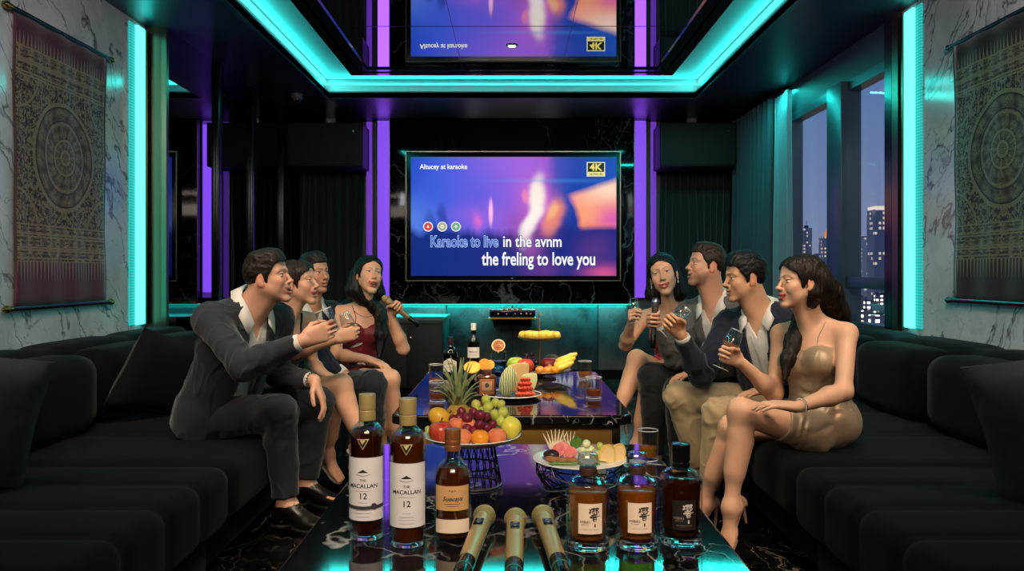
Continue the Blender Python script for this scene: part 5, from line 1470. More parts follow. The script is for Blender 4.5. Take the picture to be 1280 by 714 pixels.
# ---- whisky bottles on the near table
def tall_bottle(x, y, rot, h, label, ribbon):
    r = thing('whisky_bottle', label, 'bottle', (x,y,TT), rot, 'tall single malt bottles'); s = h/.272; R = .0335*s
    prof = [(R*.97,0),(R,.006*s),(R,.186*s),(R*.97,.198*s),(R*.84,.209*s),(R*.60,.216*s),(.0165*s,.220*s),(.0138*s,.225*s),(.0132*s,.240*s),(.0132*s,.262*s)]
    vessel(r, prof, M_BRG if False else M_BOT, .0024, .010*s)
    MB().lathe(round_prof([(0,.001),(R*.90,.001),(R*.925,.003),(R*.925,.0085*s),(0,.0085*s)], .0008), 32, cap0=False, cap1=False).build('glass_foot', M_GL, r, True, 30)
    liquid(r, prof, M_DKA if ribbon else M_AMB, .0024, .010*s, .206*s)
    MB().lathe(round_prof([(.0150*s,.222*s),(.0158*s,.2225*s),(.0158*s,.240*s),(.0152*s,.2405*s),(.0152*s,.2425*s),(.0160*s,.243*s),(.0160*s,.2715*s),(0,.272*s)], .001), 32, cap0=False, cap1=False).build('capsule', M_FOIL, r)
    z0, z1 = .040*s, .157*s
    lb = mesh_obj('label', *curved_patch(R, z0, z1, -1.25, 1.25), M_LAB, r)
    wrap_text('MACALLAN', .0105*s, R, .1045*s, 0, r, M_INK, 'brand_text', .0002)
    wrap_text('THE', .0065*s, R, .1150*s, 0, r, M_INK, 'brand_text', .0001)
    wrap_text('12', .0160*s, R, .083*s if not ribbon else .0855*s, 0, r, M_INK, 'age_text', .0002)
    for zz, w, sz in ((.0955,.0300,.0030),(.066 if not ribbon else .0735,.016,.0026),(.0595,.026,.0032),(.054,.030,.0028),(.0475,.026,.0028)):
        a = w*s/R/2; mesh_obj('label_line', *curved_patch(R, (zz-sz*.13)*s, (zz+sz*.13)*s, -a, a, 12, .0012), M_INKG, r)
    # the house emblem
    v, f = [], []
    for i in range(15):
        t = -1+2*i/14; a = t*.0095*s/R; hz = (.0035*(1-t*t)+.0022*max(0, 1-abs(t)*2.5))*s
        v += [((R+.0012)*math.sin(a), -(R+.0012)*math.cos(a), .1295*s), ((R+.0012)*math.sin(a), -(R+.0012)*math.cos(a), .1298*s+hz)]
    f = [(2*i, 2*i+2, 2*i+3, 2*i+1) for i in range(14)]; mesh_obj('emblem', v, f, M_INK, r, False)
    a = .013*s/R; mesh_obj('emblem_line', *curved_patch(R, .1260*s, .1268*s, -a, a, 12, .0012, lambda q, k: -.0025*s*(1-(q/a)**2)), M_INK, r)
    if ribbon:
        mesh_obj('ribbon', *curved_patch(R, .0640*s, .0705*s, -1.25, 1.25, 24, .0016, lambda q, k: -.0030*s*math.cos(q)), M_RIB, r)
        MB().lathe([(0,.0022),(.0055*s,.0022),(.006*s,.001),(.006*s,0)], 20, M=Matrix.Translation((R*math.sin(.62), -R*math.cos(.62)-.001, .0665*s))@Matrix.Rotation(.62,4,'Z')@Matrix.Rotation(PI/2,4,'X'), cap0=False, cap1=False).build('seal', M_RIB, r)
    # triangular badge on the shoulder
    def tri(k, zc, off, m, nm):
        pts = [(-.0115*k*s, .0075*k*s), (.0115*k*s, .0075*k*s), (0, -.0125*k*s)]
        V = []
        for px_, pz in pts+[((pts[0][0]+pts[1][0])/2, pts[0][1]), ((pts[1][0]+pts[2][0])/2, (pts[1][1]+pts[2][1])/2), ((pts[0][0]+pts[2][0])/2, (pts[0][1]+pts[2][1])/2)]:
            z = zc+pz; a = px_/R; q = R if z < .186*s else R-.0035*s*((z-.186*s)/(.012*s))**1.5
            V.append(((q+off)*math.sin(a), -(q+off)*math.cos(a), z))
        mesh_obj(nm, V, [(0,3,5),(3,1,4),(5,4,2),(3,4,5)], m, r, False)
    tri(1.0, .1845*s, .0018, mat('badge_gold', srgb('cdbb86'), .4, metal=.4), 'badge'); tri(.78, .1845*s, .0024, M_LABD, 'badge'); tri(.42, .187*s, .0030, MATS['badge_gold'], 'badge')
    return r
def at_table(px, base): y = (CAM_H-TT)/(base-342)*F; return (px-640)*y/F, y
x, y = at_table(459, 671); tall_bottle(x, y, -.06, .272, 'tall whisky bottle with a dark ribbon across its white label', True)
x, y = at_table(510, 680); tall_bottle(x, y, .04, .270, 'tall whisky bottle with a plain white label and no ribbon', False)
def round_bottle():
    x, y = at_table(566, 677)
    r = thing('whisky_bottle', 'smaller round shouldered whisky bottle with copper cap and tan script label', 'bottle', (x,y,TT), .05)
    R = .0345
    prof = [(R*.96,0),(R,.006),(R,.108),(R*.985,.120),(R*.92,.132),(R*.78,.143),(R*.58,.151),(R*.43,.156),(.0132,.162),(.0128,.190)]
    vessel(r, prof, M_BOT, .0024, .013); liquid(r, prof, M_AMB, .0024, .013, .142)
    MB().lathe(round_prof([(.0136,.170),(.0150,.1705),(.0150,.180),(.0144,.1805),(.0144,.183),(.0150,.1835),(.0150,.190),(.0145,.1905),(.0145,.192),(.0150,.1925),(.0150,.2105),(0,.2115)], .0008), 32, cap0=False, cap1=False).build('cap', M_COP, r)
    mesh_obj('label', *curved_patch(R, .067, .112, -1.05, .98), M_LABT, r)
    wrap_text('Suecays', .0118, R, .0885, 0, r, M_INK, 'brand_text', .0002, shear=.35)
    wrap_text('* A *', .0060, R, .1025, 0, r, M_INK, 'brand_text', .0001)
    for zz, w in ((.0795,.030),(.0755,.022)): mesh_obj('label_line', *curved_patch(R, zz-.0005, zz+.0005, -w/R/2, w/R/2, 10, .0012), M_RIB, r)
    mesh_obj('lower_label', *curved_patch(R, .025, .050, -1.05, 1.05, 24, .0006, lambda a, k: .001*math.cos(a*2)), M_LABW, r)
    Mx = Matrix.Translation((0,-R*.93-.001,.133))@Matrix.Rotation(PI/2-.30,4,'X')
    MB().lathe([(0,.0008),(.0068,.0008),(.0072,.002),(.0088,.002),(.0096,.0004),(.0096,-.002)], 26, M=Mx, cap0=False, cap1=False).build('glass_seal', M_BOT, r)
    return r
round_bottle()
def kanji_strokes(size):
    """brush strokes of the large character, in a unit square"""
    S = [[(.08,.92),(.20,.80),(.10,.70),(.22,.60)], [(.30,.97),(.16,.74)], [(.05,.62),(.30,.74)], [(.36,.98),(.38,.80),(.34,.58)], [(.36,.96),(.56,.98),(.54,.74)], [(.40,.86),(.54,.88)], [(.38,.74),(.56,.78)], [(.52,.66),(.40,.54)],
         [(.66,1.0),(.66,.50)], [(.66,.98),(.86,.94),(.74,.80),(.86,.66),(.72,.60)], [(.22,.46),(.80,.54)], [(.50,.58),(.50,.42)], [(.36,.50),(.40,.40)], [(.66,.52),(.60,.42)], [(.10,.34),(.98,.40)],
         [(.38,.30),(.40,.04)], [(.38,.30),(.66,.32),(.64,.04)], [(.42,.18),(.62,.19)], [(.42,.06),(.62,.06)], [(.30,.36),(.20,.26)]]
    return [[((a-.5)*size, (b_-.5)*size*1.15) for a, b_ in st] for st in S]
def wrap_strokes(strokes, R, zc, ac, w, parent, m, name, off=.0013):
    V = []; Fc = []
    for st in strokes:
        pts = []
        for (a, b_), (c, d) in zip(st[:-1], st[1:]):
            for k in range(5): pts.append((a+(c-a)*k/5, b_+(d-b_)*k/5))
        pts.append(st[-1]); n = len(pts); base = len(V)
        for i, (a, b_) in enumerate(pts):
            t = Vector(pts[min(i+1,n-1)])-Vector(pts[max(i-1,0)]); t.normalize(); nn = Vector((-t.y,t.x)); q = w*(1.25-.75*i/(n-1))*.5
            for s in (1,-1):
                x_ = a+nn.x*q*s; z_ = b_+nn.y*q*s; an = ac+x_/R; V.append(((R+off)*math.sin(an), -(R+off)*math.cos(an), zc+z_))
        for i in range(n-1): Fc.append((base+2*i, base+2*i+1, base+2*i+3, base+2*i+2))
    return mesh_obj(name, V, Fc, m, parent, False)
def facet_bottle(px, base, h, label, dark, rot):
    x, y = at_table(px, base)
    r = thing('whisky_bottle', label, 'bottle', (x,y,TT), rot, None if dark else 'faceted bottles with glass stoppers'); R = .0395; s = h/.173
    prof = [(R*.93,0),(R,.008),(R,.104*s),(R*.985,.112*s),(R*.90,.121*s),(R*.66,.1275*s),(R*.44,.131*s),(.0150,.134*s),(.0142,.140*s),(.0142,.146*s)]
    MB().lathe(glass_shell(prof, .0032, .020), 24, cap0=False, cap1=False).build('glass', M_BOT, r, True, 8)
    MB().lathe(round_prof([(0,.0012),(R*.90,.0012),(R*.955,.007),(R*.955,.0185),(0,.0185)], .001), 24, cap0=False, cap1=False).build('glass_foot', M_GL, r, True, 8)
    liquid(r, prof, M_DKA if dark else M_GOLDL, .0036, .0205, .105*s if not dark else .116*s)
    if dark:
        MB().lathe(round_prof([(.0150,.132*s),(.0165,.133*s),(.0165,.140*s),(.0155,.1405*s),(.0155,.143*s),(.0170,.1435*s),(.0170,.172*s),(0,.173*s)], .0012), 30, cap0=False, cap1=False).build('cap', M_BLK, r)
    else:
        MB().lathe(round_prof([(.0146,.133*s),(.0160,.134*s),(.0160,.1465*s),(0,.1470*s)], .001), 30, cap0=False, cap1=False).build('collar', mat('collar_brown', srgb('3a251b'), .5), r)
        MB().lathe(round_prof([(0,.1472*s),(.0120,.1474*s),(.0180,.1515*s),(.0198,.1585*s),(.0190,.1660*s),(.0165,.1715*s),(0,.173*s)], .001), 16, cap0=False, cap1=False).build('stopper', M_STOP, r, True, 10)
        MB().lathe(round_prof([(0,.1535*s),(.0140,.1535*s),(.0140,.1565*s),(0,.1565*s)], .001), 24, cap0=False, cap1=False).build('stopper_disc', mat('stopper_pale', srgb('b9b4ae'), .3), r)
    mesh_obj('label', *curved_patch(R, .036, .090, -.56, .56), M_LABD if dark else M_LABW, r)
    ink = M_INKW if dark else M_INK
    wrap_strokes(kanji_strokes(.0215), R, .0705, .17, .0016 if dark else .0019, r, ink, 'character')
    wrap_text('HIBIKI', .0062, R, .0575, -.24, r, mat('ink_brown', srgb('6a5648'), .6) if not dark else mat('ink_dim', srgb('85766a'), .6), 'brand_text', .0001, sx=1.1)
    mesh_obj('label_line', *curved_patch(R, .0525, .0533, -.42, -.06, 10, .0013), MATS['ink_dim'] if dark else M_INKG, r)
    mesh_obj('label_line', *curved_patch(R, .0440, .0446, -.34, .34, 10, .0013), MATS['ink_dim'] if dark else M_INKG, r)
    MB().box((R*math.sin(.2)-.0012,-R*math.cos(.2)-.0014,.0485), (R*math.sin(.2)+.0012,-R*math.cos(.2)-.0006,.0545)).build('label_seal', mat('seal_red', srgb('5a241c'), .6) if not dark else ink, r)
    return r
MATS.get('x'); mat('ink_dim', srgb('85766a'), .6)
facet_bottle(735, 684, .173, 'faceted whisky bottle with glass stopper, beside the microphones', False, .02)
facet_bottle(796, 683, .174, 'faceted whisky bottle with glass stopper, beside the black capped bottle', False, 0.)
facet_bottle(851, 679, .186, 'dark whisky bottle with black cap and black label', True, -.05)

# ---- microphones
M_MGOLD = mat('champagne_metal', srgb('d3b079'), .34, metal=.55); M_MESH = mat('mic_mesh', srgb('bda268'), .4, metal=.55)
bq = NB(M_MESH); vv = bq.n('TexVoronoi'); vv.inputs['Scale'].default_value = 380; bq.L.new(bq.coords(), vv.inputs['Vector']); bq.bump(vv.outputs['Distance'], .9, .002)
def mic_parts(r, M, body_m, mesh_m, low_m, L=.25, sleek=1.):
    """microphone along +x of M with its head at the origin"""
    A = M@Matrix.Rotation(PI/2,4,'Y')
    def lt(prof, nm, m, n=32): return MB().lathe(prof, n, M=A, cap0=False, cap1=False).build(nm, m, r, True, 40)
    k = sleek
    lt([(0,-.0215*k),(.009*k,-.0200*k),(.0160*k,-.0140*k),(.0200*k,-.005*k),(.0212*k,.004*k),(.0200*k,.0040*k)], 'grille', mesh_m)
    lt([(.0212*k,.0042*k),(.0222*k,.0052*k),(.0222*k,.0098*k),(.0212*k,.0108*k)], 'ring', body_m)
    lt([(.0210*k,.0108*k),(.0205*k,.017*k),(.0185*k,.027*k),(.0172*k,.031*k)], 'grille', mesh_m)
    lt([(.0172*k,.0310*k),(.0176*k,.033*k),(.0172*k,.05*k),(.0152,L*.66),(.0150,L*.70)], 'body', body_m)
    lt([(.0152,L*.70),(.0156,L*.705),(.0146,L*.88),(.0135,L*.98),(.010,L),(0,L)], 'handle_end', low_m)
    return A
def microphone(head, tail, label):
    h = Vector(tuple(head)); t = Vector(tuple(tail)); L = (t-h).length; d = (t-h)/L
    yv = Vector((0,0,1)).cross(d).normalized(); zv = d.cross(yv)
    M = Matrix((d, yv, zv)).transposed().to_4x4()
    r = thing('microphone', label, 'microphone', h, 0, 'gold microphones on the table')
    A = mic_parts(r, M, M_MGOLD, M_MESH, M_BLK, L)
    q = MB().box((.072,-.0085,.0158), (.104,.0085,.0180), .0015, M=M).build('display', mat('mic_display', srgb('0a0b0c'), .15), r)
    m2 = mat('display_grey', srgb('6b7074'), .4)  # plain pale grey for the small display marks
    MB().box((.076,-.003,.0180), (.083,.003,.0184), 0, M=M).box((.088,-.004,.0180), (.091,.004,.0184), 0, M=M).box((.094,-.002,.0180), (.098,.002,.0184), 0, M=M).build('display_mark', m2, q, False)
    MB().lathe([(.0150,L*.80),(.0157,L*.80),(.0157,L*.815),(.0150,L*.815)], 28, M=A, closed=True).build('colour_ring', mat('mic_ring', srgb('2c5f5c'), .3), r)
    return r
zt = TT+.0225
def on_tab(px, py, z): y = (CAM_H-z)/(py-342)*F; return Vector(((px-640)*y/F, y, z))
microphone(on_tab(606,644,zt), on_tab(571,734,TT+.0145), 'gold microphone lying beside the copper capped bottle')
microphone(on_tab(644.5,648,zt), on_tab(641.5,738,TT+.0145), 'gold microphone lying in the middle of the three')
microphone(on_tab(678,644,zt), on_tab(708,732,TT+.0145), 'gold microphone lying beside the faceted bottles')

# ---- tumblers
def tumbler(px, base, r0, h, fill, label, m=None, group='tumblers on the tables', rough=False):
    x, y = at_table(px, base); r = thing('tumbler', label, 'glass', (x,y,TT), 0, group)
    prof = [(r0*.90,0),(r0*.93,.004),(r0,h)]
    vessel(r, prof, M_THIN, .0022, .012)
    if fill: liquid(r, prof, m or M_GOLDT, .0026, .0125, fill*h)
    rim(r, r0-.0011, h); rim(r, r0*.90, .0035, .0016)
    return r
tumbler(810, 576, .0278, .082, .48, 'tumbler of golden spirit standing by the faceted bottles on the near table')
tumbler(742, 498, .034, .085, .42, 'tumbler of amber spirit nearest the edge on the far table', M_AMBT)
tumbler(731, 474, .034, .085, .42, 'tumbler of golden spirit behind another tumbler at the far end of the far table')
tumbler(545, 480, .033, .088, .30, 'tumbler of spirit beside the dark bottles on the far table')
tumbler(547, 502, .034, .078, .40, 'short tumbler with brown drink behind the pineapple crown', M_AMBT)

# ---- fruit
def fruit_mat(name, c0, c1, rough=.35, scale=7., spots=None, axis=2):
    if name in MATS: return MATS[name]
    m = mat(name, srgb(c0), rough, spec=.4, sss=.08); b = NB(m); c = b.coords(); n = b.noise(c, scale*6, 4, .6)
    g = b.ramp(n, [(.35,(0,0,0)),(.68,(1,1,1))]); col = b.mix(g, srgb(c0), srgb(c1))
    if spots:
        v = b.n('TexVoronoi'); v.inputs['Scale'].default_value = 420; b.L.new(c, v.inputs['Vector']); col = b.mix(b.math('LESS_THAN', v.outputs['Distance'], .22), col, srgb(spots))
    b.L.new(col, b.b.inputs['Base Color']); b.bump(b.noise(c, 500, 2), .08, .001); return m
M_STEM = mat('stem_brown', srgb('4a3420'), .7); M_LEAF = mat('leaf_green', srgb('4f7a2a'), .45)
FM = dict(apple=fruit_mat('skin_red', 'a8221f', 'c9563a', .25, spots='d9906a'), peach=fruit_mat('skin_peach', 'd8694a', 'e39a62', .6), orange=fruit_mat('skin_orange', 'e58a1c', 'eba033', .4), lemon=fruit_mat('skin_lemon', 'd9c73a', 'e4d85e', .35),
          mango=fruit_mat('skin_mango', 'd99a24', 'd8b23a', .35), greenapple=fruit_mat('skin_green', '7fa32c', 'a9bf4c', .25), darkred=fruit_mat('skin_dark_red', '6c1620', '8c2a30', .25), yellow=fruit_mat('skin_yellow', 'e0b73a', 'e8cd62', .4),
          rg=fruit_mat('grape_red', '4e0f22', '7d2638', .18), gg=fruit_mat('grape_green', '9fa83a', 'c3c45c', .2), dg=fruit_mat('grape_dark', '15131a', '2c2433', .25))
def round_fruit(c, R, m, name, label, group=None, sq=.93, dip=.22, stem=True, off=None, tilt=0., leaf=False, cat='fruit'):
    r = thing(name, label, cat, (c[0],c[1],c[2]-R*sq), 0, group); pr = []
    for i in range(25):
        th = PI*i/24; rr = math.sin(th); z = -math.cos(th)
        d = dip*math.exp(-(rr/.33)**2)*(1 if z > 0 else .6)
        pr.append((R*rr*(1+.04*z), R*sq*(z-(d if z > 0 else -d))))
    Mx = Matrix.Translation((0,0,R*sq))@Matrix.Rotation(tilt,4,'X')
    MB().lathe(pr, 32, M=Mx, cap0=False, cap1=False).build('flesh', m, r, True, 80)
    if stem: MB().tube([Mx@Vector((0,0,R*sq*(1-dip)-.002)), Mx@Vector((R*.05,0,R*sq*1.0)), Mx@Vector((R*.15,0,R*sq*1.22))], [R*.05,R*.045,R*.06], 8).build('stem', M_STEM, r)
    return r
def plate_fruit(px, y, R, zp, *a, sq=.93, **kw):
    z = zp+R*sq; return round_fruit(((px-640)*y/F, y, z), R, *a, sq=sq, **kw)
def grapes(cs, m, label, group=None, stem_at=None):
    c0 = np.mean([c[:3] for c in cs], 0); zb = min(c[2]-c[3] for c in cs)
    r = thing('grape_bunch', label, 'grapes', (c0[0],c0[1],zb), 0, group)
    for c in cs: 
        g = MB().ball((0,0,0), (c[3]*.94,c[3]*.94,c[3]*1.06), 10).build('grape', m, r); g.location = (c[0]-c0[0], c[1]-c0[1], c[2]-zb); g.rotation_euler = (RNG.uniform(-.8,.8),RNG.uniform(-.8,.8),0)
    b_ = MB(); top = Vector((0,.004,c0[2]-zb))
    for c in cs[::2]: b_.tube([top, Vector((c[0]-c0[0],c[1]-c0[1],c[2]-zb))], .0012, 5)
    b_.build('stalk', M_STEM, r); return r

# front fruit stand
FX, FY, FZ = -.095, 1.90, .757
r = thing('fruit_stand', 'white oval fruit plate on a black wire base in front of the far table', 'fruit stand', (FX,FY,TT))
MB().lathe(round_prof([(0,.100),(.080,.100),(.104,.1085),(.1145,.1165),(.1165,.1185),(.1150,.1200),(.103,.1130),(.080,.1045),(0,.1045)], .002), 56, cap0=False, cap1=False).build('plate', M_PORC, r)
wb = MB(); n = 22
for i in range(n):
    a = 2*PI*i/n; c = 2*PI*(i+.5)/n
    wb.tube([(.070*math.cos(a),.070*math.sin(a),.003),(.052*math.cos(c),.052*math.sin(c),.099)], .0013, 5); wb.tube([(.070*math.cos(a+.3),.070*math.sin(a+.3),.003),(.052*math.cos(a),.052*math.sin(a),.099)], .0013, 5)
wb.build('wire_base', M_WIRE, r)
for R_, z in ((.070,.0028),(.052,.0975),(.062,.045)): MB().tube([(R_*math.cos(2*PI*i/36), R_*math.sin(2*PI*i/36), z) for i in range(36)], .0022, 6, closed=True).build('wire_ring', M_WIREG if z < .01 else M_WIRE, r)
zp = TT+.1046
plate_fruit(551, 1.845, .0285, zp+.004, FM['apple'], 'apple', 'large red apple at the rim of the white fruit plate')
plate_fruit(577.5, 1.825, .0225, zp, FM['peach'], 'peach', 'peach partly hidden behind the copper bottle cap', None, dip=.12, stem=False)
plate_fruit(600, 1.822, .0215, zp, FM['orange'], 'orange', 'small bright orange at the front of the white fruit plate', None, dip=.06, stem=False)
plate_fruit(621.5, 1.835, .0225, zp, FM['peach'], 'peach', 'peach between the orange and the pale yellow lemon', None, dip=.12, stem=False)
plate_fruit(638.5, 1.885, .0250, zp+.007, FM['lemon'], 'lemon', 'pale yellow lemon at the outer rim of the white fruit plate', None, sq=1.0, dip=-.10, stem=False)
plate_fruit(571, 1.880, .0195, zp+.022, FM['peach'], 'peach', 'small peach behind the red apple', None, dip=.12, stem=False)
plate_fruit(586, 1.868, .0180, zp+.024, FM['peach'], 'peach', 'small peach under the dark red grapes', None, dip=.12, stem=False)
c = P(549.5, 522, 1.93)
r = thing('mango', 'yellow mango propped behind the red apple', 'fruit', (c[0],c[1],c[2]-.025)); MB().ball((0,0,.025), (.029,.022,.023), 14, M=Matrix.Rotation(.5,4,'Y')).build('flesh', FM['mango'], r); MB().tube([(.024,0,.036),(.029,0,.041)], .002, 6).build('stem', M_STEM, r)
c = P(537.5, 541, 1.88); r = thing('lime_wedge', 'pale green lime wedge at the edge of the white fruit plate', 'fruit', (c[0],c[1],c[2]-.012)); MB().lathe([(0,-.005),(.016,-.005),(.018,0),(.016,.005),(0,.005)], 24, M=Matrix.Translation((0,0,.012))@Matrix.Rotation(PI/2-.5,4,'Y'), cap0=False, cap1=False).build('flesh', fruit_mat('lime_flesh', 'a9b94a', 'c6d27a', .4), r)
red = [(584,523,1.862,.0128),(600,519,1.872,.0126),(573.5,523,1.885,.0115),(584,536,1.852,.0122),(599,531.5,1.852,.0130),(608,535,1.856,.0108),(615.5,531,1.868,.0122),(591.5,538.5,1.846,.0104),(592,515.5,1.895,.0122),(577,515,1.91,.0115),(608,521,1.886,.0115),(566,524,1.91,.011)]
grapes([(*P(a,b_,y),R) for a,b_,y,R in red], FM['rg'], 'bunch of dark red grapes heaped on the white fruit plate')
grn = [(595,506,1.94,.0125),(594,513.5,1.925,.0112),(607.5,500,1.95,.0125),(610,509,1.925,.0135),(619,504,1.945,.0120),(626,505.5,1.94,.0112),(618,518.5,1.90,.0125),(628.5,516,1.915,.0140),(626,527,1.895,.0135),(637,526.5,1.915,.0112),(609,519.5,1.905,.0112),(602,514,1.935,.0110),(632,521,1.925,.0110),(616,511,1.955,.012)]
grapes([(*P(a,b_,y),R) for a,b_,y,R in grn], FM['gg'], 'bunch of green grapes heaped beside the dark red ones')
def pineapple(px, y, zb, label, k=1., crown=26, seed=3):
    rnd = random.Random(seed); x = (px-640)*y/F; r = thing('pineapple', label, 'fruit', (x,y,zb)); pr = []
    for i in range(21):
        t = i/20; pr.append((.036*k*math.sin(PI*(.10+.80*t))**.6, .075*k*t))
    m = mat('pineapple_skin', srgb('a9762a'), .6); b = NB(m)
    if not b.b.inputs['Base Color'].is_linked:
        v = b.n('TexVoronoi'); v.inputs['Scale'].default_value = 95; b.L.new(b.coords(), v.inputs['Vector']); b.L.new(b.ramp(v.outputs['Distance'], [(0,srgb('6b4a1c')),(.35,srgb('b8842e')),(1,srgb('7d7a30'))]), b.b.inputs['Base Color']); b.bump(v.outputs['Distance'], .8, .004)
    MB().lathe([(0,0)]+pr+[(0,.075*k)], 30, cap0=False, cap1=False).build('flesh', m, r)
    ml = mat('pineapple_leaf', srgb('6f8450'), .45); b = NB(ml)
    if not b.b.inputs['Base Color'].is_linked: b.L.new(b.mix(b.noise(b.coords(), 60, 3), srgb('4a6a3c'), srgb('b0b384')), b.b.inputs['Base Color'])
    for i in range(crown):
        t = i/crown; a = i*2.399; Ln = (.062+.050*t+rnd.uniform(-.008,.008))*k; out = (1.15-1.05*t)*.95; w = (.0095-.002*t)*k
        d = Vector((math.cos(a), math.sin(a), 0)); base = Vector((0,0,(.070+.012*t)*k))+d*.010*k*(1-t*.6); V = []; Fc = []; n = 9
        sd = Vector((-math.sin(a), math.cos(a), 0))
        for j in range(n+1):
            s = j/n; th = math.radians(88)-out*(.55+.95*s*s)
            if j == 0: p = base.copy()
            else: p = p+(d*math.cos(th)+Vector((0,0,1))*math.sin(th))*Ln/n
            ww = w*(1-s)**.7*(1 if s > .1 else .85); up = d*(-math.sin(th))+Vector((0,0,1))*math.cos(th)
            V += [p+sd*ww+up*ww*.35, p-up*ww*.15, p-sd*ww+up*ww*.35]
        for j in range(n): Fc += [(3*j,3*j+1,3*j+4,3*j+3),(3*j+1,3*j+2,3*j+5,3*j+4)]
        o = mesh_obj('leaf', V, Fc, ml, r, True, 80); md = o.modifiers.new('s','SOLIDIFY'); md.thickness = .0012*k
    return r
pineapple(573, 1.955, zp-.0+.0005, 'pineapple with a spiky grey green crown at the back of the white fruit plate', 1.0, 34)

# front right platter
r = thing('fruit_stand', 'round white platter on a tangled wire basket behind the faceted bottles', 'fruit stand', (.1555,1.83,TT)); SX, SY = .1555, 1.83
MB().lathe(round_prof([(0,.0700),(.085,.0700),(.103,.0745),(.1085,.0775),(.1075,.0795),(.086,.0745),(0,.0745)], .0018), 56, cap0=False, cap1=False).build('plate', M_PORC, r)
def ring_pts(R_, z, n=40, ph=0., wob=.0): return [(R_*math.cos(2*PI*i/n), R_*math.sin(2*PI*i/n), z+wob*math.sin(2*PI*i/n*2+ph)) for i in range(n)]
for R_, z, wob, ph, m in ((.066,.004,.0,0,M_WIRE),(.098,.042,.012,.5,M_WIREG),(.100,.050,.012,2.2,M_WIRE),(.090,.026,.012,4.,M_WIREG),(.094,.064,.004,1.,M_WIRE),(.082,.018,.008,3.,M_WIRE)): MB().tube(ring_pts(R_, z, 40, ph, wob), .0016, 6, closed=True).build('wire_ring', m, r)
wb = MB(); rnd = random.Random(5)
for i in range(26):
    a = 2*PI*i/26; b_ = a+rnd.uniform(-.9,.9); pts = []
    for k in range(7):
        t = k/6; an = a+(b_-a)*t; R_ = .066+.036*math.sin(min(t*1.25,1)*PI/2)-.012*max(0,t-.7); pts.append((R_*math.cos(an), R_*math.sin(an), .004+.065*t))
    wb.tube(pts, .0013, 5)
wb.build('wire_basket', M_WIRE, r)
sp = TT+.0748
def slice_fan(c, n, R, h, lean, spread, m0, m1, label, name, cat='fruit', yaw0=0., thick=.0030, pointed=True, group=None):
    r = thing(name, label, cat, c, yaw0, group)
    for i in range(n):
        a = (i/(max(n-1,1))-.5)*spread; pts = []
        w = R*.35 if pointed else R*.8
        out = [(-w,0),(w,0),(w*.55,h*.55),(w*.10,h),(-w*.10,h),(-w*.55,h*.55)] if pointed else [(w*math.cos(t),h/2+h/2*math.sin(t)) for t in np.linspace(0,2*PI,16,endpoint=False)]
        Mx = Matrix.Rotation(a,4,'Y')@Matrix.Translation((0,i*thick*1.5-n*thick*.7,0))@Matrix.Rotation(-lean,4,'X'); V = []; k = len(out)
        for s in (-1,1): V += [Mx@Vector((x_, s*thick/2, z_)) for x_, z_ in out]
        Fc = [tuple(range(k-1,-1,-1)), tuple(range(k,2*k))]+[(q,(q+1)%k,k+(q+1)%k,k+q) for q in range(k)]
        o = mesh_obj('slice', V, Fc, m0, r, True, 30)
        if m1 is not None:
            V2 = []; 
            for s in (-1,1): V2 += [Mx@Vector((x_*.72, s*(thick/2+.0004), h*.06+z_*.80)) for x_, z_ in out]
            mesh_obj('slice_core', V2, Fc[:2], m1, o, False)
    return r
M_PEAR = mat('pear_flesh', srgb('ead9b8'), .4, sss=.1); M_DRAG = fruit_mat('fig_flesh', 'd8505e', 'e88a80', .4, spots='f2d8b0'); M_FIG = mat('fig_skin', srgb('2b1622'), .4); M_MEL = mat('melon_flesh', srgb('ecc98f'), .4, sss=.15); M_MELP = mat('melon_pale', srgb('dfe0ac'), .4, sss=.15); M_NUT = fruit_mat('nut_brown', '8a5a34', 'b07a48', .6)
def sp_at(px, y, dz=0.): return ((px-640)*y/F, y, sp+dz)
slice_fan(sp_at(694,1.86), 7, .0125, .064, -.05, .95, M_PEAR, None, 'fan of pointed pale pear slices standing on the round white platter', 'pear_slices')
slice_fan(sp_at(711,1.87), 4, .0115, .058, -.10, .50, M_PEAR, None, 'short fan of pale pear slices beside the green leaf', 'pear_slices')
slice_fan(sp_at(702,1.825,.012), 5, .019, .030, .55, 1.1, M_DRAG, None, 'fan of pink fig slices on the round white platter', 'fig_slices', pointed=False)
slice_fan(sp_at(713,1.815,.008), 3, .015, .026, .65, .9, M_DRAG, None, 'three pink fig slices in front of the melon balls', 'fig_slices', pointed=False)
c = sp_at(690,1.825); r = thing('fig', 'dark purple fig half beside the pink slices', 'fruit', c); MB().ball((0,0,.012), (.020,.017,.012), 12).build('skin', M_FIG, r); MB().tube([(.018,0,.014),(.025,0,.018)], .003, 6).build('stem', M_STEM, r)
c = sp_at(719,1.865,.020); r = thing('mint_leaf', 'single green leaf standing among the platter fruit', 'leaf', (c[0],c[1],sp)); V = []; Fc = []
for i in range(9):
    t = i/8; w = .014*math.sin(PI*t)**.8; p = (.004*t, .0, .016+.030*t); V += [(p[0]-w,p[1]-.003,p[2]),(p[0],p[1]+.002,p[2]),(p[0]+w,p[1]-.003,p[2])]
for i in range(8): Fc += [(3*i,3*i+1,3*i+4,3*i+3),(3*i+1,3*i+2,3*i+5,3*i+4)]
o = mesh_obj('blade', V, Fc, M_LEAF, r, True, 80); md = o.modifiers.new('s','SOLIDIFY'); md.thickness = .001
MB().tube([(0,0,0),(.0,0,.018),(.002,0,.03)], .0012, 5).build('stalk', M_LEAF, r)
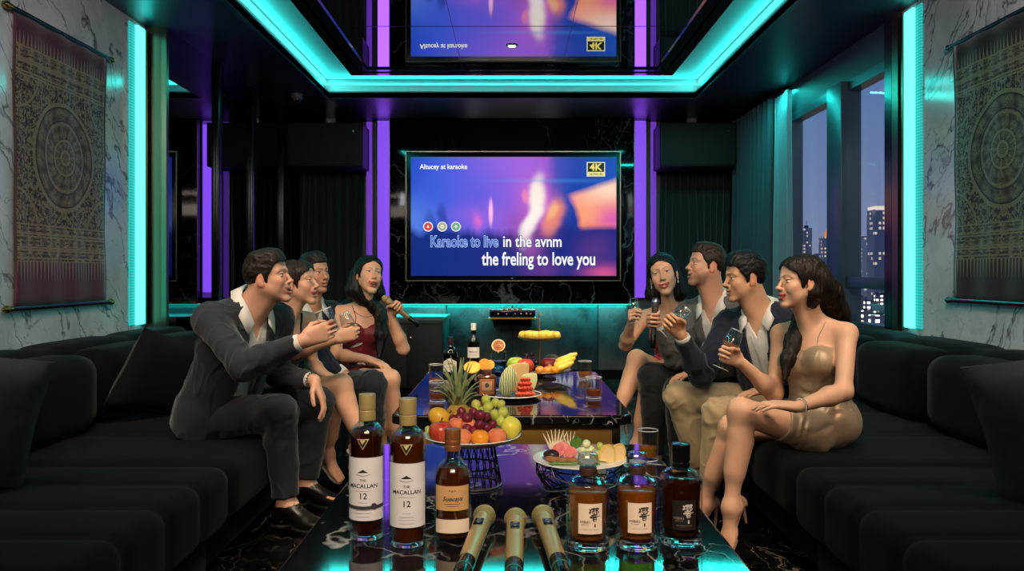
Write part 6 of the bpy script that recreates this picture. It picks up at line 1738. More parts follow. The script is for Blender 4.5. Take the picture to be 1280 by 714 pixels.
for i, (px, y, R, dz) in enumerate(((729,1.86,.0105,0),(738,1.87,.0115,0),(734,1.845,.0105,.0),(733,1.862,.0100,.0185))):
    c = sp_at(px, y, dz); r = thing('melon_ball', 'pale melon ball in the small heap at the back of the round platter', 'fruit', c, 0, 'melon balls on the platter'); MB().ball((0,0,R), R, 10).build('flesh', M_MELP, r)
gl = [(744,1.86,0),(750,1.865,0),(756,1.86,0),(747,1.845,0),(753,1.845,.0),(750,1.855,.015)]
grapes([(*(np.array(sp_at(px,y,dz))+np.array([0,0,.0092])),.0092) for px,y,dz in gl], FM['gg'], 'few green grapes beside the melon balls')
for px, y, tl, lab in ((757,1.80,.25,'wedge of yellow melon leaning on the round platter, nearest the faceted bottles'),(768,1.82,.55,'wedge of yellow melon leaning at the outer rim of the round platter')):
    c = sp_at(px, y); r = thing('melon_wedge', lab, 'fruit', c, .3); Mx = Matrix.Translation((0,0,.002))@Matrix.Rotation(tl,4,'Y'); pr = [(.030*math.cos(t), .030*math.sin(t)*1.15) for t in np.linspace(0.0,PI,16)]
    V = []; k = len(pr)
    for s, q in ((-1,1.),(1,1.)): V += [Mx@Vector((x_*.62, s*.009*(1-.6*abs(x_)/.03), z_)) for x_, z_ in pr]
    Fc = [tuple(range(k-1,-1,-1)), tuple(range(k,2*k))]+[(q,(q+1)%k,k+(q+1)%k,k+q) for q in range(k)]
    mesh_obj('flesh', V, Fc, M_MEL, r, True, 40)
    MB().tube([Mx@Vector((x_*.64,0,z_*1.02)) for x_, z_ in pr], .0045, 6).build('rind', mat('melon_rind', srgb('d8b25c'), .5), r)
for i, (px, y, a) in enumerate(((694,1.80,.3),(702,1.79,-.2),(709,1.795,.6),(688,1.805,-.5),(715,1.79,.1))):
    c = sp_at(px, y); r = thing('date', 'brown date lying at the front of the round platter', 'fruit', c, a, 'dates on the platter'); MB().ball((0,0,.0068), (.0135,.0066,.0066), 9).build('flesh', M_NUT, r)
for i, (px, y, a) in enumerate(((697,1.772,.15),(709,1.768,-.1),(727,1.775,.05),(739,1.77,-.2))):
    c = sp_at(px, y); r = thing('green_bean', 'green bean along the front rim of the round platter', 'vegetable', c, a, 'green beans on the platter'); MB().tube([(-.02,0,.004),(0,.002,.0045),(.02,0,.004)], [.002,.0034,.002], 8).build('pod', M_LEAF, r)

# ---- far table
def far(px, base): return at_table(px, base)
x, y = far(563, 469)
r = thing('liquor_bottle', 'dark bottle with a wide cream label, shorter of the two bottles on the far table', 'bottle', (x,y,TT)); R = .0385
prof = [(R*.95,0),(R,.006),(R,.098),(R*.96,.112),(R*.80,.127),(R*.50,.138),(.0135,.146),(.0130,.172)]
vessel(r, prof, thin('brown_bottle_glass', srgb('6b3a20'), .06, .8) if 'brown_bottle_glass' not in MATS else MATS['brown_bottle_glass'], .0028, .010); liquid(r, prof, M_DKA, .0030, .0105, .12)
MB().lathe(round_prof([(.0138,.150),(.0148,.151),(.0148,.188),(0,.189)], .001), 24, cap0=False, cap1=False).build('cap', mat('cap_purple', srgb('1f1524'), .4), r)
def lw(a, k): return (.020*(1-abs(a)/.95) if k == 1 else 0.)
mesh_obj('label', *curved_patch(R, .020, .068, -.95, .95, 24, .0008, lw), mat('label_ivory', srgb('cfc6bb'), .6), r); wrap_text('De', .020, R, .062, 0, r, M_INK, 'brand_text', .0003, shear=.3)
mesh_obj('label_line', *curved_patch(R, .040, .0415, -.5, .5, 10, .0014), M_INKG, r)
x, y = far(592, 466)
r = thing('liquor_bottle', 'tall dark bottle with a white cap and white label on the far table', 'bottle', (x,y,TT)); R = .031
prof = [(R*.95,0),(R,.006),(R,.150),(R*.95,.162),(R*.75,.176),(R*.50,.186),(.0125,.193),(.0120,.236)]
vessel(r, prof, thin('brown_bottle_glass', srgb('6b3a20'), .06, .8) if 'brown_bottle_glass' not in MATS else MATS['brown_bottle_glass'], .0028, .010); liquid(r, prof, M_DKA, .0030, .0105, .17)
MB().lathe(round_prof([(.0128,.214),(.0138,.215),(.0138,.249),(0,.250)], .001), 24, cap0=False, cap1=False).build('cap', mat('cap_white', srgb('d9d6d2'), .5), r)
mesh_obj('label', *curved_patch(R, .078, .130, -1.2, 1.2, 24, .0008), mat('label_white', srgb('d5d0cc'), .6), r); wrap_text('Mazerer', .013, R, .108, 0, r, M_INK, 'brand_text', .0001)
for z in (.095,.088): mesh_obj('label_line', *curved_patch(R, z, z+.0012, -.6, .6, 10, .0014), M_INKG, r)
# short jar glass with passion fruit
x, y = far(623, 467)
r = thing('cocktail_glass', 'rounded cocktail glass with blue ice on the far table', 'glass', (x,y,TT)); prof = [(.030,0),(.040,.010),(.044,.05),(.043,.095),(.038,.118)]
vessel(r, prof, M_GL, .0022, .008); liquid(r, prof, mat('blue_drink', srgb('6f9fb8'), .0, trans=1., ior=1.33), .0026, .0085, .065, 'drink')
M_ICE = mat('ice', (.93,.97,1), .12, trans=1., ior=1.31)
for i, (a, b_, z) in enumerate(((-.012,-.010,.020),(.013,-.006,.022),(0,.012,.045),(.004,-.014,.050))): MB().box((a-.010,b_-.010,z-.009), (a+.010,b_+.010,z+.009), .003, M=None).build('ice_cube', M_ICE, r)
r2 = thing('passion_fruit', 'halved passion fruit resting on the rim of the rounded cocktail glass', 'fruit', (x,y-.006,TT+.1185)); Mx = Matrix.Translation((0,0,.022))@Matrix.Rotation(math.radians(62),4,'X')
MB().lathe([(0,-.026),(.018,-.022),(.031,-.010),(.034,0),(.031,.002),(.027,.0)], 28, M=Mx, cap0=False, cap1=False).build('rind', mat('passion_rind', srgb('dcbf8c'), .5), r2); MB().lathe([(.027,0),(.020,.003),(0,.004)], 24, M=Mx, cap0=False, cap1=False).build('pulp', fruit_mat('passion_pulp', '7a3818', 'b5661f', .3, spots='1b120c'), r2)
# square bottle
x, y = far(608.5, 496)
r = thing('liquor_bottle', 'squat square bottle with a copper label behind the pineapple crown', 'bottle', (x,y,TT), .06)
MB().box((-.037,-.024,0), (.037,.024,.088), .008).build('glass', mat('copper_glass', srgb('5e331c'), .08, metal=.35, coat=.5), r)
MB().box((-.030,-.0256,.012), (.030,-.0235,.074), .001).build('label', mat('label_copper', srgb('a86a48'), .4, metal=.4), r)
MB().box((-.020,-.0266,.030), (.020,-.0255,.064), .001).build('label_panel', mat('label_sand', srgb('b78f6c'), .5), r); MB().lathe([(0,0),(.009,0),(.009,.001),(0,.001)], 18, M=Matrix.Translation((0,-.0268,.050))@Matrix.Rotation(PI/2,4,'X')).build('emblem', M_RIB, r)
MB().lathe(round_prof([(.016,.086),(.016,.094),(.019,.095),(.019,.110),(0,.111)], .001), 20, cap0=False, cap1=False).build('cap', mat('cap_copper', srgb('7a4a30'), .35, metal=.5), r)
# orange halves bowl
x, y = far(597, 486)
r = thing('bowl', 'small dark bowl holding orange halves on the far table', 'bowl', (x-.012,y,TT)); MB().lathe(round_prof([(0,0),(.030,0),(.034,.006),(.056,.040),(.074,.062),(.072,.063),(.053,.043),(.030,.010),(0,.009)], .002), 36, cap0=False, cap1=False).build('bowl_body', mat('bowl_dark', srgb('16161a'), .2), r)
xb = x-.012
def halfcut(px, py, y, R, lab, m, ax=.5, nm='orange_half'):
    c = P(px,py,y); r = thing(nm, lab, 'fruit', (c[0],c[1],c[2]-R*.9)); Mx = Matrix.Translation((0,0,R*.9))@Matrix.Rotation(PI/2-ax,4,'X')
    MB().lathe([(R*math.sin(t), -R*math.cos(t)*.9) for t in np.linspace(0,PI/2,12)]+[(R*.93,.001),(R*.93,0)], 28, M=Mx, cap0=False, cap1=False).build('peel', m, r)
    MB().lathe([(0,.0012),(R*.92,.0012)], 28, M=Mx, cap0=False, cap1=False).build('flesh', mat('orange_flesh', srgb('e9a43c'), .35, sss=.1), r)
halfcut(590, 459, 3.45, .036, 'largest orange half in the dark bowl', FM['orange'], .9); halfcut(605.5, 456, 3.47, .026, 'orange half standing upright in the dark bowl', FM['orange'], .1); halfcut(612, 456, 3.50, .022, 'smallest orange half beside the rounded cocktail glass', FM['orange'], .4)
# tiered stand
TX, TY = .130, 3.80
x, y = TX, TY
r = thing('tiered_stand', 'two tier gold fruit stand on the far table', 'fruit stand', (TX,TY,TT))
def dish(z, R_, nm):
    MB().lathe(round_prof([(.004,z),(R_*.75,z),(R_*.93,z+.008),(R_,z+.014),(R_*.985,z+.017),(R_*.74,z+.004),(.004,z+.004)], .002), 48, cap0=False, cap1=False, closed=False).build(nm, mat('stand_gold', srgb('a08358'), .3, metal=.8), r)
dish(.030, .152, 'lower_plate'); dish(.185, .104, 'upper_plate')
MB().lathe(round_prof([(0,0),(.075,0),(.075,.005),(.020,.012),(.012,.030),(0,.030)], .002), 32, cap0=False, cap1=False).build('base', MATS['stand_gold'], r)
MB().tube([(0,0,.02),(0,0,.285)], .0048, 10).build('pole', MATS['stand_gold'], r); MB().tube([(0,0,.285),(-.008,0,.294),(-.004,0,.308),(.008,0,.312),(.013,0,.300)], .0035, 8).build('handle', MATS['stand_gold'], r)
MB().tube([(.078*math.cos(2*PI*i/32), .078*math.sin(2*PI*i/32), .004) for i in range(32)], .003, 6, closed=True).build('foot_ring', MATS['stand_gold'], r)
zl = TT+.0345
def low(px, y, R, m, nm, lab, **kw): return plate_fruit(px, y, R, zl, m, nm, lab, **kw)
low(645, 3.72, .043, FM['greenapple'], 'apple', 'green apple on the lower tier of the gold stand'); low(656.5, 3.69, .041, FM['apple'], 'apple', 'bright red apple on the lower tier of the gold stand'); low(686, 3.78, .038, FM['darkred'], 'apple', 'dark red apple on the lower tier of the gold stand')
for px, y, lab in ((675,3.685,'orange on the lower tier beside the red apple'),(684.5,3.675,'orange in the middle of the front of the lower tier'),(694,3.685,'orange on the lower tier beside the bananas')): low(px, y, .021, FM['orange'], 'orange', lab, dip=.05, stem=False)
low(700, 3.76, .030, FM['lemon'], 'lemon', 'yellow lemon behind the oranges on the lower tier', sq=1., dip=-.1, stem=False)
low(690, 3.90, .040, fruit_mat('papaya_skin','6a4a34','8a6a3c',.4), 'papaya', 'dull brown papaya at the back of the lower tier', stem=False)
rnd = random.Random(2); cs = []
for i in range(18):
    a = rnd.uniform(0,2*PI); q = rnd.uniform(0,.030); cs.append((TX-.032+q*math.cos(a), TY-.030+q*.7*math.sin(a), zl+.012+.075*(i/18), .0125))
grapes(cs, FM['dg'], 'heap of black grapes against the pole of the gold stand')
def bananas(lab):
    c = P(703, 462, 3.74); r = thing('banana_bunch', lab, 'bananas', (c[0],c[1],zl))
    for i, (a, e) in enumerate(((.0,.0),(.30,.018),(.62,.036))):
        pts = []; rs = []
        for k in range(13):
            t = k/12; th = -1.0+1.55*t; pts.append(Vector((-.050+.10*t+.010*i, -.030+.020*i, .020+e+.050*(max(0,t-.2))**1.6*1.0+.004*math.sin(PI*t)))); rs.append(.0165*min(1, .35+2.6*min(t,1-t)))
        MB().tube(pts, rs, 10).build('banana', FM['yellow'], r)
    MB().tube([(-.052,-.012,.022),(-.066,-.010,.040)], [.012,.008], 8).build('stalk', mat('banana_stalk', srgb('8a8a3c'), .5), r)
bananas('bunch of bananas on the rim of the lower tier')
zu = TT+.1895
for i, (px, y, R) in enumerate(((654,3.77,.022),(661.5,3.745,.024),(670,3.735,.023),(678.5,3.735,.024),(687,3.74,.023),(695,3.76,.022),(666,3.80,.021),(683,3.82,.022),(658,3.83,.02),(691,3.83,.02))):
    plate_fruit(px, y, R, zu, FM['yellow'], 'mandarin', 'small yellow mandarin on the upper tier of the gold stand', 'mandarins on the upper tier', dip=.06, stem=False)
# melon platter
x, y = far(640, 497); MX, MY = x, y
r = thing('platter', 'dark platter with a pale rim carrying carved melon and strawberries', 'plate', (MX,MY,TT)); MB().lathe(round_prof([(0,0),(.070,0),(.100,.006),(.118,.014),(.116,.016),(.098,.0095),(.070,.005),(0,.005)], .0015), 48, cap0=False, cap1=False).build('plate', mat('plate_dark', srgb('2b2a28'), .25), r)
MB().tube([(.117*math.cos(2*PI*i/48), .117*math.sin(2*PI*i/48), .0155) for i in range(48)], .0018, 6, closed=True).build('rim', M_PORC, r)
c = P(635, 480, 3.20)
r = thing('carved_melon', 'pale green carved melon half standing on the dark platter', 'fruit', (c[0],c[1],TT+.0055)); m = mat('carved_rind', srgb('cfcf9a'), .5); b = NB(m); wv = b.n('TexWave'); wv.inputs['Scale'].default_value = 34; wv.inputs['Distortion'].default_value = 3.; wv.inputs['Detail'].default_value = 2; b.L.new(b.coords(), wv.inputs['Vector']); b.L.new(b.ramp(wv.outputs['Fac'], [(.25,srgb('5f7a3a')),(.45,srgb('d9d6a8'))]), b.b.inputs['Base Color']); b.bump(wv.outputs['Fac'], .5, .004)
MB().ball((0,0,.062), (.034,.020,.062), 16, M=Matrix.Rotation(.22,4,'Y')).build('rind', m, r); MB().ball((.004,.006,.064), (.027,.021,.052), 14, M=Matrix.Rotation(.22,4,'Y')).build('flesh', M_MELP, r)
slice_fan(tuple(np.array([P(648,0,3.28)[0],3.30,TT+.006])), 9, .022, .128, -.10, .62, M_MEL, None, 'tall fan of orange melon slices behind the strawberries', 'melon_slices', thick=.006, pointed=False)
slice_fan(tuple(np.array([P(662,0,3.26)[0],3.29,TT+.006])), 6, .020, .086, -.05, .62, M_MELP, None, 'fan of pale melon slices at the outer rim of the dark platter', 'melon_slices', thick=.005, pointed=False)
sb = fruit_mat('strawberry_skin', 'b3281f', 'd24a30', .3, spots='e8b878'); rnd = random.Random(9)
sb_pos = []
for row, (y_, n, x0, x1, dz) in enumerate(((3.185,6,647,666,0),(3.21,6,648,666,.0),(3.215,5,649,664,.020),(3.235,4,651,662,.036),(3.245,3,653,660,.052))):
    for i in range(n): sb_pos.append((x0+(x1-x0)*i/(n-1)+rnd.uniform(-.5,.5), y_, dz))
for px, y_, dz in sb_pos:
    r = thing('strawberry', 'small red strawberry in the heap on the dark platter', 'fruit', ((px-640)*y_/F, y_, TT+.0062+dz), rnd.uniform(0,6), 'strawberries on the dark platter')
    MB().lathe([(0,0),(.005,.002),(.0095,.009),(.0100,.014),(.006,.019),(0,.020)], 12, cap0=False, cap1=False).build('flesh', sb, r)
# ------------------------------------------------------------------ the eight guests
SKM = dict(fair=np.array(srgb('cf9a80')), fair2=np.array(srgb('d3a084')), tan=np.array(srgb('c48f70')), asia=np.array(srgb('cd9a78')), pale=np.array(srgb('dba88a')))
def pal(skin, lip, brow, **kw): return dict(skin=SKM[skin], lip=srgb(lip), brow=srgb(brow), **kw)
H_DB = hair_mat('hair_dark_brown', srgb('1c140f')); H_BR = hair_mat('hair_brown', srgb('261a13')); H_BK = hair_mat('hair_black', srgb('0f0d0e')); H_LB = hair_mat('hair_long_brown', srgb('1a110b'))
C_CHAR = cloth_mat('suit_charcoal', srgb('24272f')); C_TRN = cloth_mat('trouser_navy', srgb('191c24')); C_NAVY = cloth_mat('suit_navy', srgb('161d30')); C_GREY = cloth_mat('suit_grey', srgb('5d5b5a')); C_BLK = cloth_mat('trouser_black', srgb('121214')); C_BEI = cloth_mat('trouser_beige', srgb('a48e6e'))
C_SH = cloth_mat('shirt_white', srgb('d6d0cb'), .8, .1, 1200, .05); C_BLKD = cloth_mat('dress_black', srgb('111013'), .7); C_WINE = cloth_mat('dress_burgundy', srgb('6e0f1c'), .55, .4); C_RED = cloth_mat('dress_red', srgb('a8141f'), .5, .4)
C_CHAMP = mat('dress_champagne', srgb('a58a70'), .38, metal=.25, sheen=.2); bq = NB(C_CHAMP)
nz = bq.noise(bq.coords(), 420, 2); bq.L.new(bq.mix(nz, srgb('8a705a'), srgb('c4aa8e')), bq.b.inputs['Base Color']); bq.bump(nz, .35, .0015)
M_SHOE = mat('shoe_leather', srgb('100e0d'), .28); M_SOLE = mat('shoe_sole', srgb('0a0a0a'), .6); M_LACE = mat('shoe_lace', srgb('4a443c'), .8); M_NUDE = mat('pump_nude', srgb('b58a78'), .25); M_CLEAR = mat('sandal_clear', srgb('b8a79a'), .15); M_JEWEL = mat('jewel_silver', srgb('d8d0c4'), .15, metal=1.); M_PEARL = mat('pearl', srgb('e6dccf'), .2); M_BEAD = mat('bead_dark', srgb('2a1c16'), .4)

def frame_at(g, R):
    """where a held thing sits in a hand: centre, axis"""
    c = g['W']+g['d']*(.080*g['s'])+g['n']*(R+.0135*g['s']); return c, g['t'], g['d'], g['n']
def orient(o, c, z, x):
    z = nrm(z); x = np.array(x, float); x = nrm(x-z*(x@z)); y = np.cross(z, x); M = Matrix((Vector(x), Vector(y), Vector(z))).transposed().to_4x4(); M.translation = Vector(c); o.matrix_world = M; return o
def wine_glass(c, axis, x, grip_h, label, fill=.35, H=.165, Rb=.032, m=None, group='stemmed glasses held by the guests'):
    r = thing('wine_glass', label, 'glass', (0,0,0), 0, group)
    out = [(0,0),(Rb*.95,.0),(Rb*.95,.0015),(.010,.004),(.0045,.010),(.0036,.030),(.0036,.062),(.006,.070),(Rb*.60,.079),(Rb*.90,.092),(Rb*1.0,.112),(Rb*.92,.140),(Rb*.72,H)]
    inn = [(Rb*.72-.0012,H),(Rb*.92-.0012,.140),(Rb-.0014,.112),(Rb*.90-.0014,.0925),(Rb*.60-.0014,.0808),(.004,.0735),(0,.0730)]
    MB().lathe(round_prof(out[:-1], .003)+[out[-1]]+inn, 32, cap0=False, cap1=False).build('glass', M_THIN, r, True, 60)
    if fill: 
        zt = .0745+(.118-.0745)*min(1, fill*2.2); li = [(0,.0737),(.004,.0741),(Rb*.60-.0020,.0814)]
        if zt > .0935: li += [(Rb*.90-.0020,.0932)]; 
        rt = np.interp(zt, [.0814,.0932,.112], [Rb*.60,Rb*.90,Rb])-.0020; li += [(rt,zt),(0,zt)]
        MB().lathe(li, 32, cap0=False, cap1=False).build('wine', m or M_BLUSH, r, True, 40)
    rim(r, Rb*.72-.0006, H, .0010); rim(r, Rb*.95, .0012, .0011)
    a = nrm(axis); orient(r, np.array(c)-a*grip_h, a, x); return r
def held_tumbler(c, axis, x, grip_h, label, R=.036, H=.100, fill=.40, m=None):
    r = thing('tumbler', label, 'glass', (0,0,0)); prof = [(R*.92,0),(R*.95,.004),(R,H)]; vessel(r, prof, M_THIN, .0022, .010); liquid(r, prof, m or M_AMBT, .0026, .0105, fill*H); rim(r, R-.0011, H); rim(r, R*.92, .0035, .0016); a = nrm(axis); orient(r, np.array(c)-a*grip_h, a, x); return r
def held_mic(c, axis, grip, label, body, mesh_m, low):
    r = thing('microphone', label, 'microphone', (0,0,0)); a = nrm(axis); hd = np.array(c)+a*grip
    d = Vector(-a); y = Vector((0,1,.2)); y = (y-d*y.dot(d)).normalized(); z = d.cross(y); M = Matrix((d,y,z)).transposed().to_4x4()
    mic_parts(r, M, body, mesh_m, low, .245); r.location = Vector(hd); return r

def bracelet(p, side, m, r=.003, n=16, back=.018, beads=True, R=None, name='bracelet'):
    el, W = p.el[side], p.wr[side]; d = nrm(W-el); c = W-d*back; R = R or (.0255 if not p.male else .034)*p.k+r*.6; a = nrm(np.cross(d, [.3,.2,.9])); b_ = np.cross(d, a); mb = MB(); pts = [c+(a*math.cos(2*PI*i/n)+b_*math.sin(2*PI*i/n))*R for i in range(n)]
    if beads:
        for q in pts: mb.ball(q, r, 5)
    else: mb.tube(pts, r, 6, closed=True)
    return p.local(mb.build(name, m))
def earring(p, sx, m, L=.035):
    hd = p.head; mb = MB(); q = hd.w(sx*.079,-.004,-.036); top = q.copy()
    for i in range(4): mb.ball(top-np.array([0,0,.004+L*i/4]), (.0042,.0042,.0050) if i % 2 == 0 else (.0028,.0028,.003), 6)
    mb.tube([top+np.array([0,0,.002]), top-np.array([0,0,L])], .0009, 5); return p.local(mb.build('earring', m))
def pump(p, q, m, heel=True, strap=False):
    """a high heeled shoe following the foot"""
    hip, K, A, td, dn, fs, sv = p.kn[q]; f = fs*1.04; S = SDF(); R = np.stack([sv, td, -dn], 1)
    S.add(Cap(A-td*.033*f+dn*.020*f, A-td*.036*f+dn*.050*f, .034*f, .033*f), 0); S.add(Cap(A-td*.02*f+dn*.052*f, A+td*.10*f+dn*.060*f, .030*f, .030*f), .02); S.add(Ell(A+td*.135*f+dn*.061*f, np.array((.040,.070,.022))*f, R), .02)
    S.inter(Fn(lambda Q: (Q-(A+dn*.078*f))@dn), .003)
    S.sub(Fn(lambda Q: np.maximum.reduce([-((Q-(A+dn*(.050)*f))@dn)+.0-np.clip((Q-A)@td-.075*f,0,1)*2.+np.clip(-.015*f-(Q-A)@td,0,1)*-1.6*0, (Q-A)@td-.115*f, -.030*f-(Q-A)@td])), .004)
    o = p.add('shoe', S, .003, m)
    h0 = A-td*.045*f+dn*.070*f; gz = np.array([0,0,-1.]); mb = MB(); L = .095
    e = h0+nrm(gz+dn*.5)*L
    if h0[2] < .12: e = np.array([h0[0]+td[0]*.01, h0[1]+td[1]*.01, .002])
    mb.tube([h0-dn*.01, h0+(e-h0)*.25, e], [.016*f,.009*f,.0045], 10); hl = mb.build('heel', m); p.local(hl); hl.parent = o; return o

# ---- left side, from the nearest
def man_charcoal():
    hd = Head(P(336,347,3.46), (1,-.10,.12), -4, .87, True, 1.15, .55)
    p = Person('person', 'man in a charcoal suit raising a tumbler, nearest on the left sofa', P(270,516,3.62), P(313,386,3.50), (.80,-.60,0), hd, True, pal=pal('fair', 'b06a5c', '2a1d16', stubble=.12))
    p.set_arm('R', P(380,426,3.22), (-.1,-.5,-1)); g = p.set_hand('R', (.93,.12,.38), ('axis', (-.25,-.05,1)), (38,48,32), .75)
    p.set_arm('L', P(393,476,3.62), (-.3,.5,-.8)); p.set_hand('L', (.45,-.15,-.88), (-.85,-.1,-.5), (14,24,18), .25)
    p.set_leg('R', P(350,516,3.48), P(358,631,3.50), (.90,-.42,0), hip=P(272,522,3.56)); p.set_leg('L', P(398,503,3.86), P(382,606,3.88), (.95,-.28,0), hip=P(278,512,3.74))
    p.build_body(); p.shirt(C_SH); p.jacket(C_CHAR, opening=.050); p.trousers(C_TRN, .10); p.shoe('R', M_SHOE, M_SOLE, M_LACE); p.shoe('L', M_SHOE, M_SOLE, M_LACE); p.short_hair(H_DB, .011, .022, seed=1); bracelet(p, 'L', M_BEAD, .004, 18, .012)
    c, t, d, n = frame_at(g, .036); held_tumbler(c+d*.030-n*.008, t, d, .014, 'tumbler raised by the man in the charcoal suit'); return p
def woman_black():
    hd = Head(P(373,353,4.02), (.97,-.22,.08), -3, .90, False, .9, .5)
    p = Person('person', 'woman in a black dress with her hair up, raising a wine glass', P(338,494,4.15), P(358,392,4.06), (.80,-.60,0), hd, False, pal=pal('fair2', 'b8524c', '2d1e16'))
    p.set_arm('R', P(421,424,3.78), (.1,-.4,-1)); g = p.set_hand('R', (.90,.10,.34), ('axis', (-.06,-.05,1)), (58,70,45), .85)
    p.set_arm('L', P(408,470,4.10), (0,.4,-1)); p.set_hand('L', (.9,-.2,-.2), (0,0,-1), (14,20,15), .2)
    p.set_leg('R', P(427,481,3.95), P(452,556,3.92), (.75,-.5,-.55), flat=False); p.set_leg('L', P(418,506,4.18), P(409,566,4.28), (.75,-.45,-.62), flat=False)
    p.build_body(); p.dress(C_BLKD, .78, .42, .03); p.straps(C_BLKD, .78, .006); p.long_hair(H_BR, [], 2., .006, 0, -.05, .056, ((0,-.105,.045), .035))
    for q in ('R','L'): sandal(p, q)
    c, t, d, n = frame_at(g, .008); wine_glass(c, t, d, .064, 'wine glass raised by the woman in the black dress', .3); return p
def sandal(p, q):
    hip, K, A, td, dn, fs, sv = p.kn[q]; f = fs; mb = MB()
    b0 = A+td*.12*f+dn*.075*f; R = np.stack([sv, td, -dn], 1); S = SDF(); S.add(Cap(A-td*.04*f+dn*.080*f, A+td*.05*f+dn*.076*f, .028*f), 0); S.add(Ell(A+td*.125*f+dn*.078*f, np.array((.038,.062,.02))*f, R), .03); S.inter(Fn(lambda Q: np.abs((Q-(A+dn*.081*f))@dn)-.005), .002)
    o = p.add('sandal', S, .003, M_CLEAR)
    for k, w, h in ((.115,.042,.034),(.015,.036,-.020)):
        c = A+td*k*f+dn*(.078*f); pts = [c+sv*(w*f*math.cos(a))-dn*((.052 if k > .05 else .085)*f*math.sin(a)) for a in np.linspace(0, PI, 12)]; mb.tube(pts, .0032, 6)
    h0 = A-td*.045*f+dn*.080*f; e = np.array([h0[0]-td[0]*.004, h0[1]-td[1]*.004, .003]) if h0[2] < .14 else h0+nrm(np.array([0,0,-1.])+dn*.4)*.09; mb.tube([h0, e], [.006,.0035], 8); st = mb.build('strap', M_CLEAR); p.local(st); st.parent = o
def man_navy_left():
    hd = Head(P(393,342,4.62), (.80,-.58,.02), -3, .88, True, .55, .6)
    p = Person('person', 'man in a dark navy suit and open white shirt between two women', P(372,486,4.70), P(386,381,4.66), (.72,-.70,0), hd, True, pal=pal('tan', 'a8655a', '2a1d16', stubble=.25))
    p.set_arm('R', P(432,470,4.35), (-.2,-.4,-1)); p.set_hand('R', (.9,-.2,-.2), (0,0,-1), (14,22,16), .2); p.set_arm('L', P(452,462,4.62), (.2,.6,-1)); p.set_hand('L', (.9,-.2,-.2), (0,0,-1), (14,22,16), .2)
    p.set_leg('R', P(466,481,4.28), P(466,580,4.30), (.85,-.5,0)); p.set_leg('L', P(462,474,4.62), P(476,560,4.62), (.9,-.3,0))
    p.build_body(); p.shirt(C_SH); p.jacket(C_NAVY, opening=.046); p.trousers(C_TRN, .08); p.shoe('R', M_SHOE, M_SOLE); p.shoe('L', M_SHOE, M_SOLE); p.short_hair(H_DB, .011, .026, seed=4); return p
def woman_burgundy():
    hd = Head(P(461,344,4.74), (.50,-.84,.16), 6, .92, False, 1.1, .45)
    p = Person('person', 'woman in a burgundy dress singing into a microphone', P(447,470,4.84), P(456,384,4.80), (.34,-.94,0), hd, False, pal=pal('pale', 'a8383a', '1d1412'))
    p.set_arm('L', P(489,392,4.62), (.35,.1,-1)); g = p.set_hand('L', (.62,-.42,.62), ('axis', (-.80,-.12,.58)), (50,66,42), .8)
    p.set_arm('R', P(459,449,4.52), (-.5,-.1,-.8)); p.set_hand('R', (.88,-.35,-.22), (.1,0,-1), (12,18,14), .2)
    p.set_leg('L', P(488,474,4.46), P(496,566,4.52), (.4,-.8,-.4), flat=False); p.set_leg('R', P(470,474,4.46), P(478,566,4.52), (.4,-.8,-.4), flat=False)
    p.build_body(); p.dress(C_WINE, .80, .66, .07); p.straps(C_WINE, .80, .0028)
    w = hd.w; p.long_hair(H_BK, [[(w(.055,-.055,0),.050),(w(.075,-.05,-.10),.050),(P(476,392,4.78),.038),(P(476,420,4.66),.034),(P(474,446,4.62),.014)], [(w(-.055,-.06,0),.050),(w(-.08,-.07,-.10),.050),(P(435,384,4.90),.045),(P(430,402,4.92),.02)]], 3., .012, 0, -.10, .058)
    c, t, d, n = frame_at(g, .0165); held_mic(c, t, .085, 'patterned microphone held by the woman in the burgundy dress', mat('mic_pattern', srgb('8a7458'), .35, metal=.5), M_MESH, M_BLK); necklace(p); return p
def necklace(p):
    B = p.body_sdf(); pts = []
    for i in range(21):
        a = -1.25+2.5*i/20; q = p.tp(.075*math.sin(a), .93-.10*math.cos(a)+.07, .09*math.cos(a)+.02)
        for _ in range(8):
            d = B.val(q[None])[0]; g = np.array([B.val((q+np.eye(3)[j]*1e-3)[None])[0]-d for j in range(3)])/1e-3; q = q-nrm(g)*(d-.0015)
        pts.append(q)
    return p.local(MB().tube(pts, .0014, 5).build('necklace', M_JEWEL))
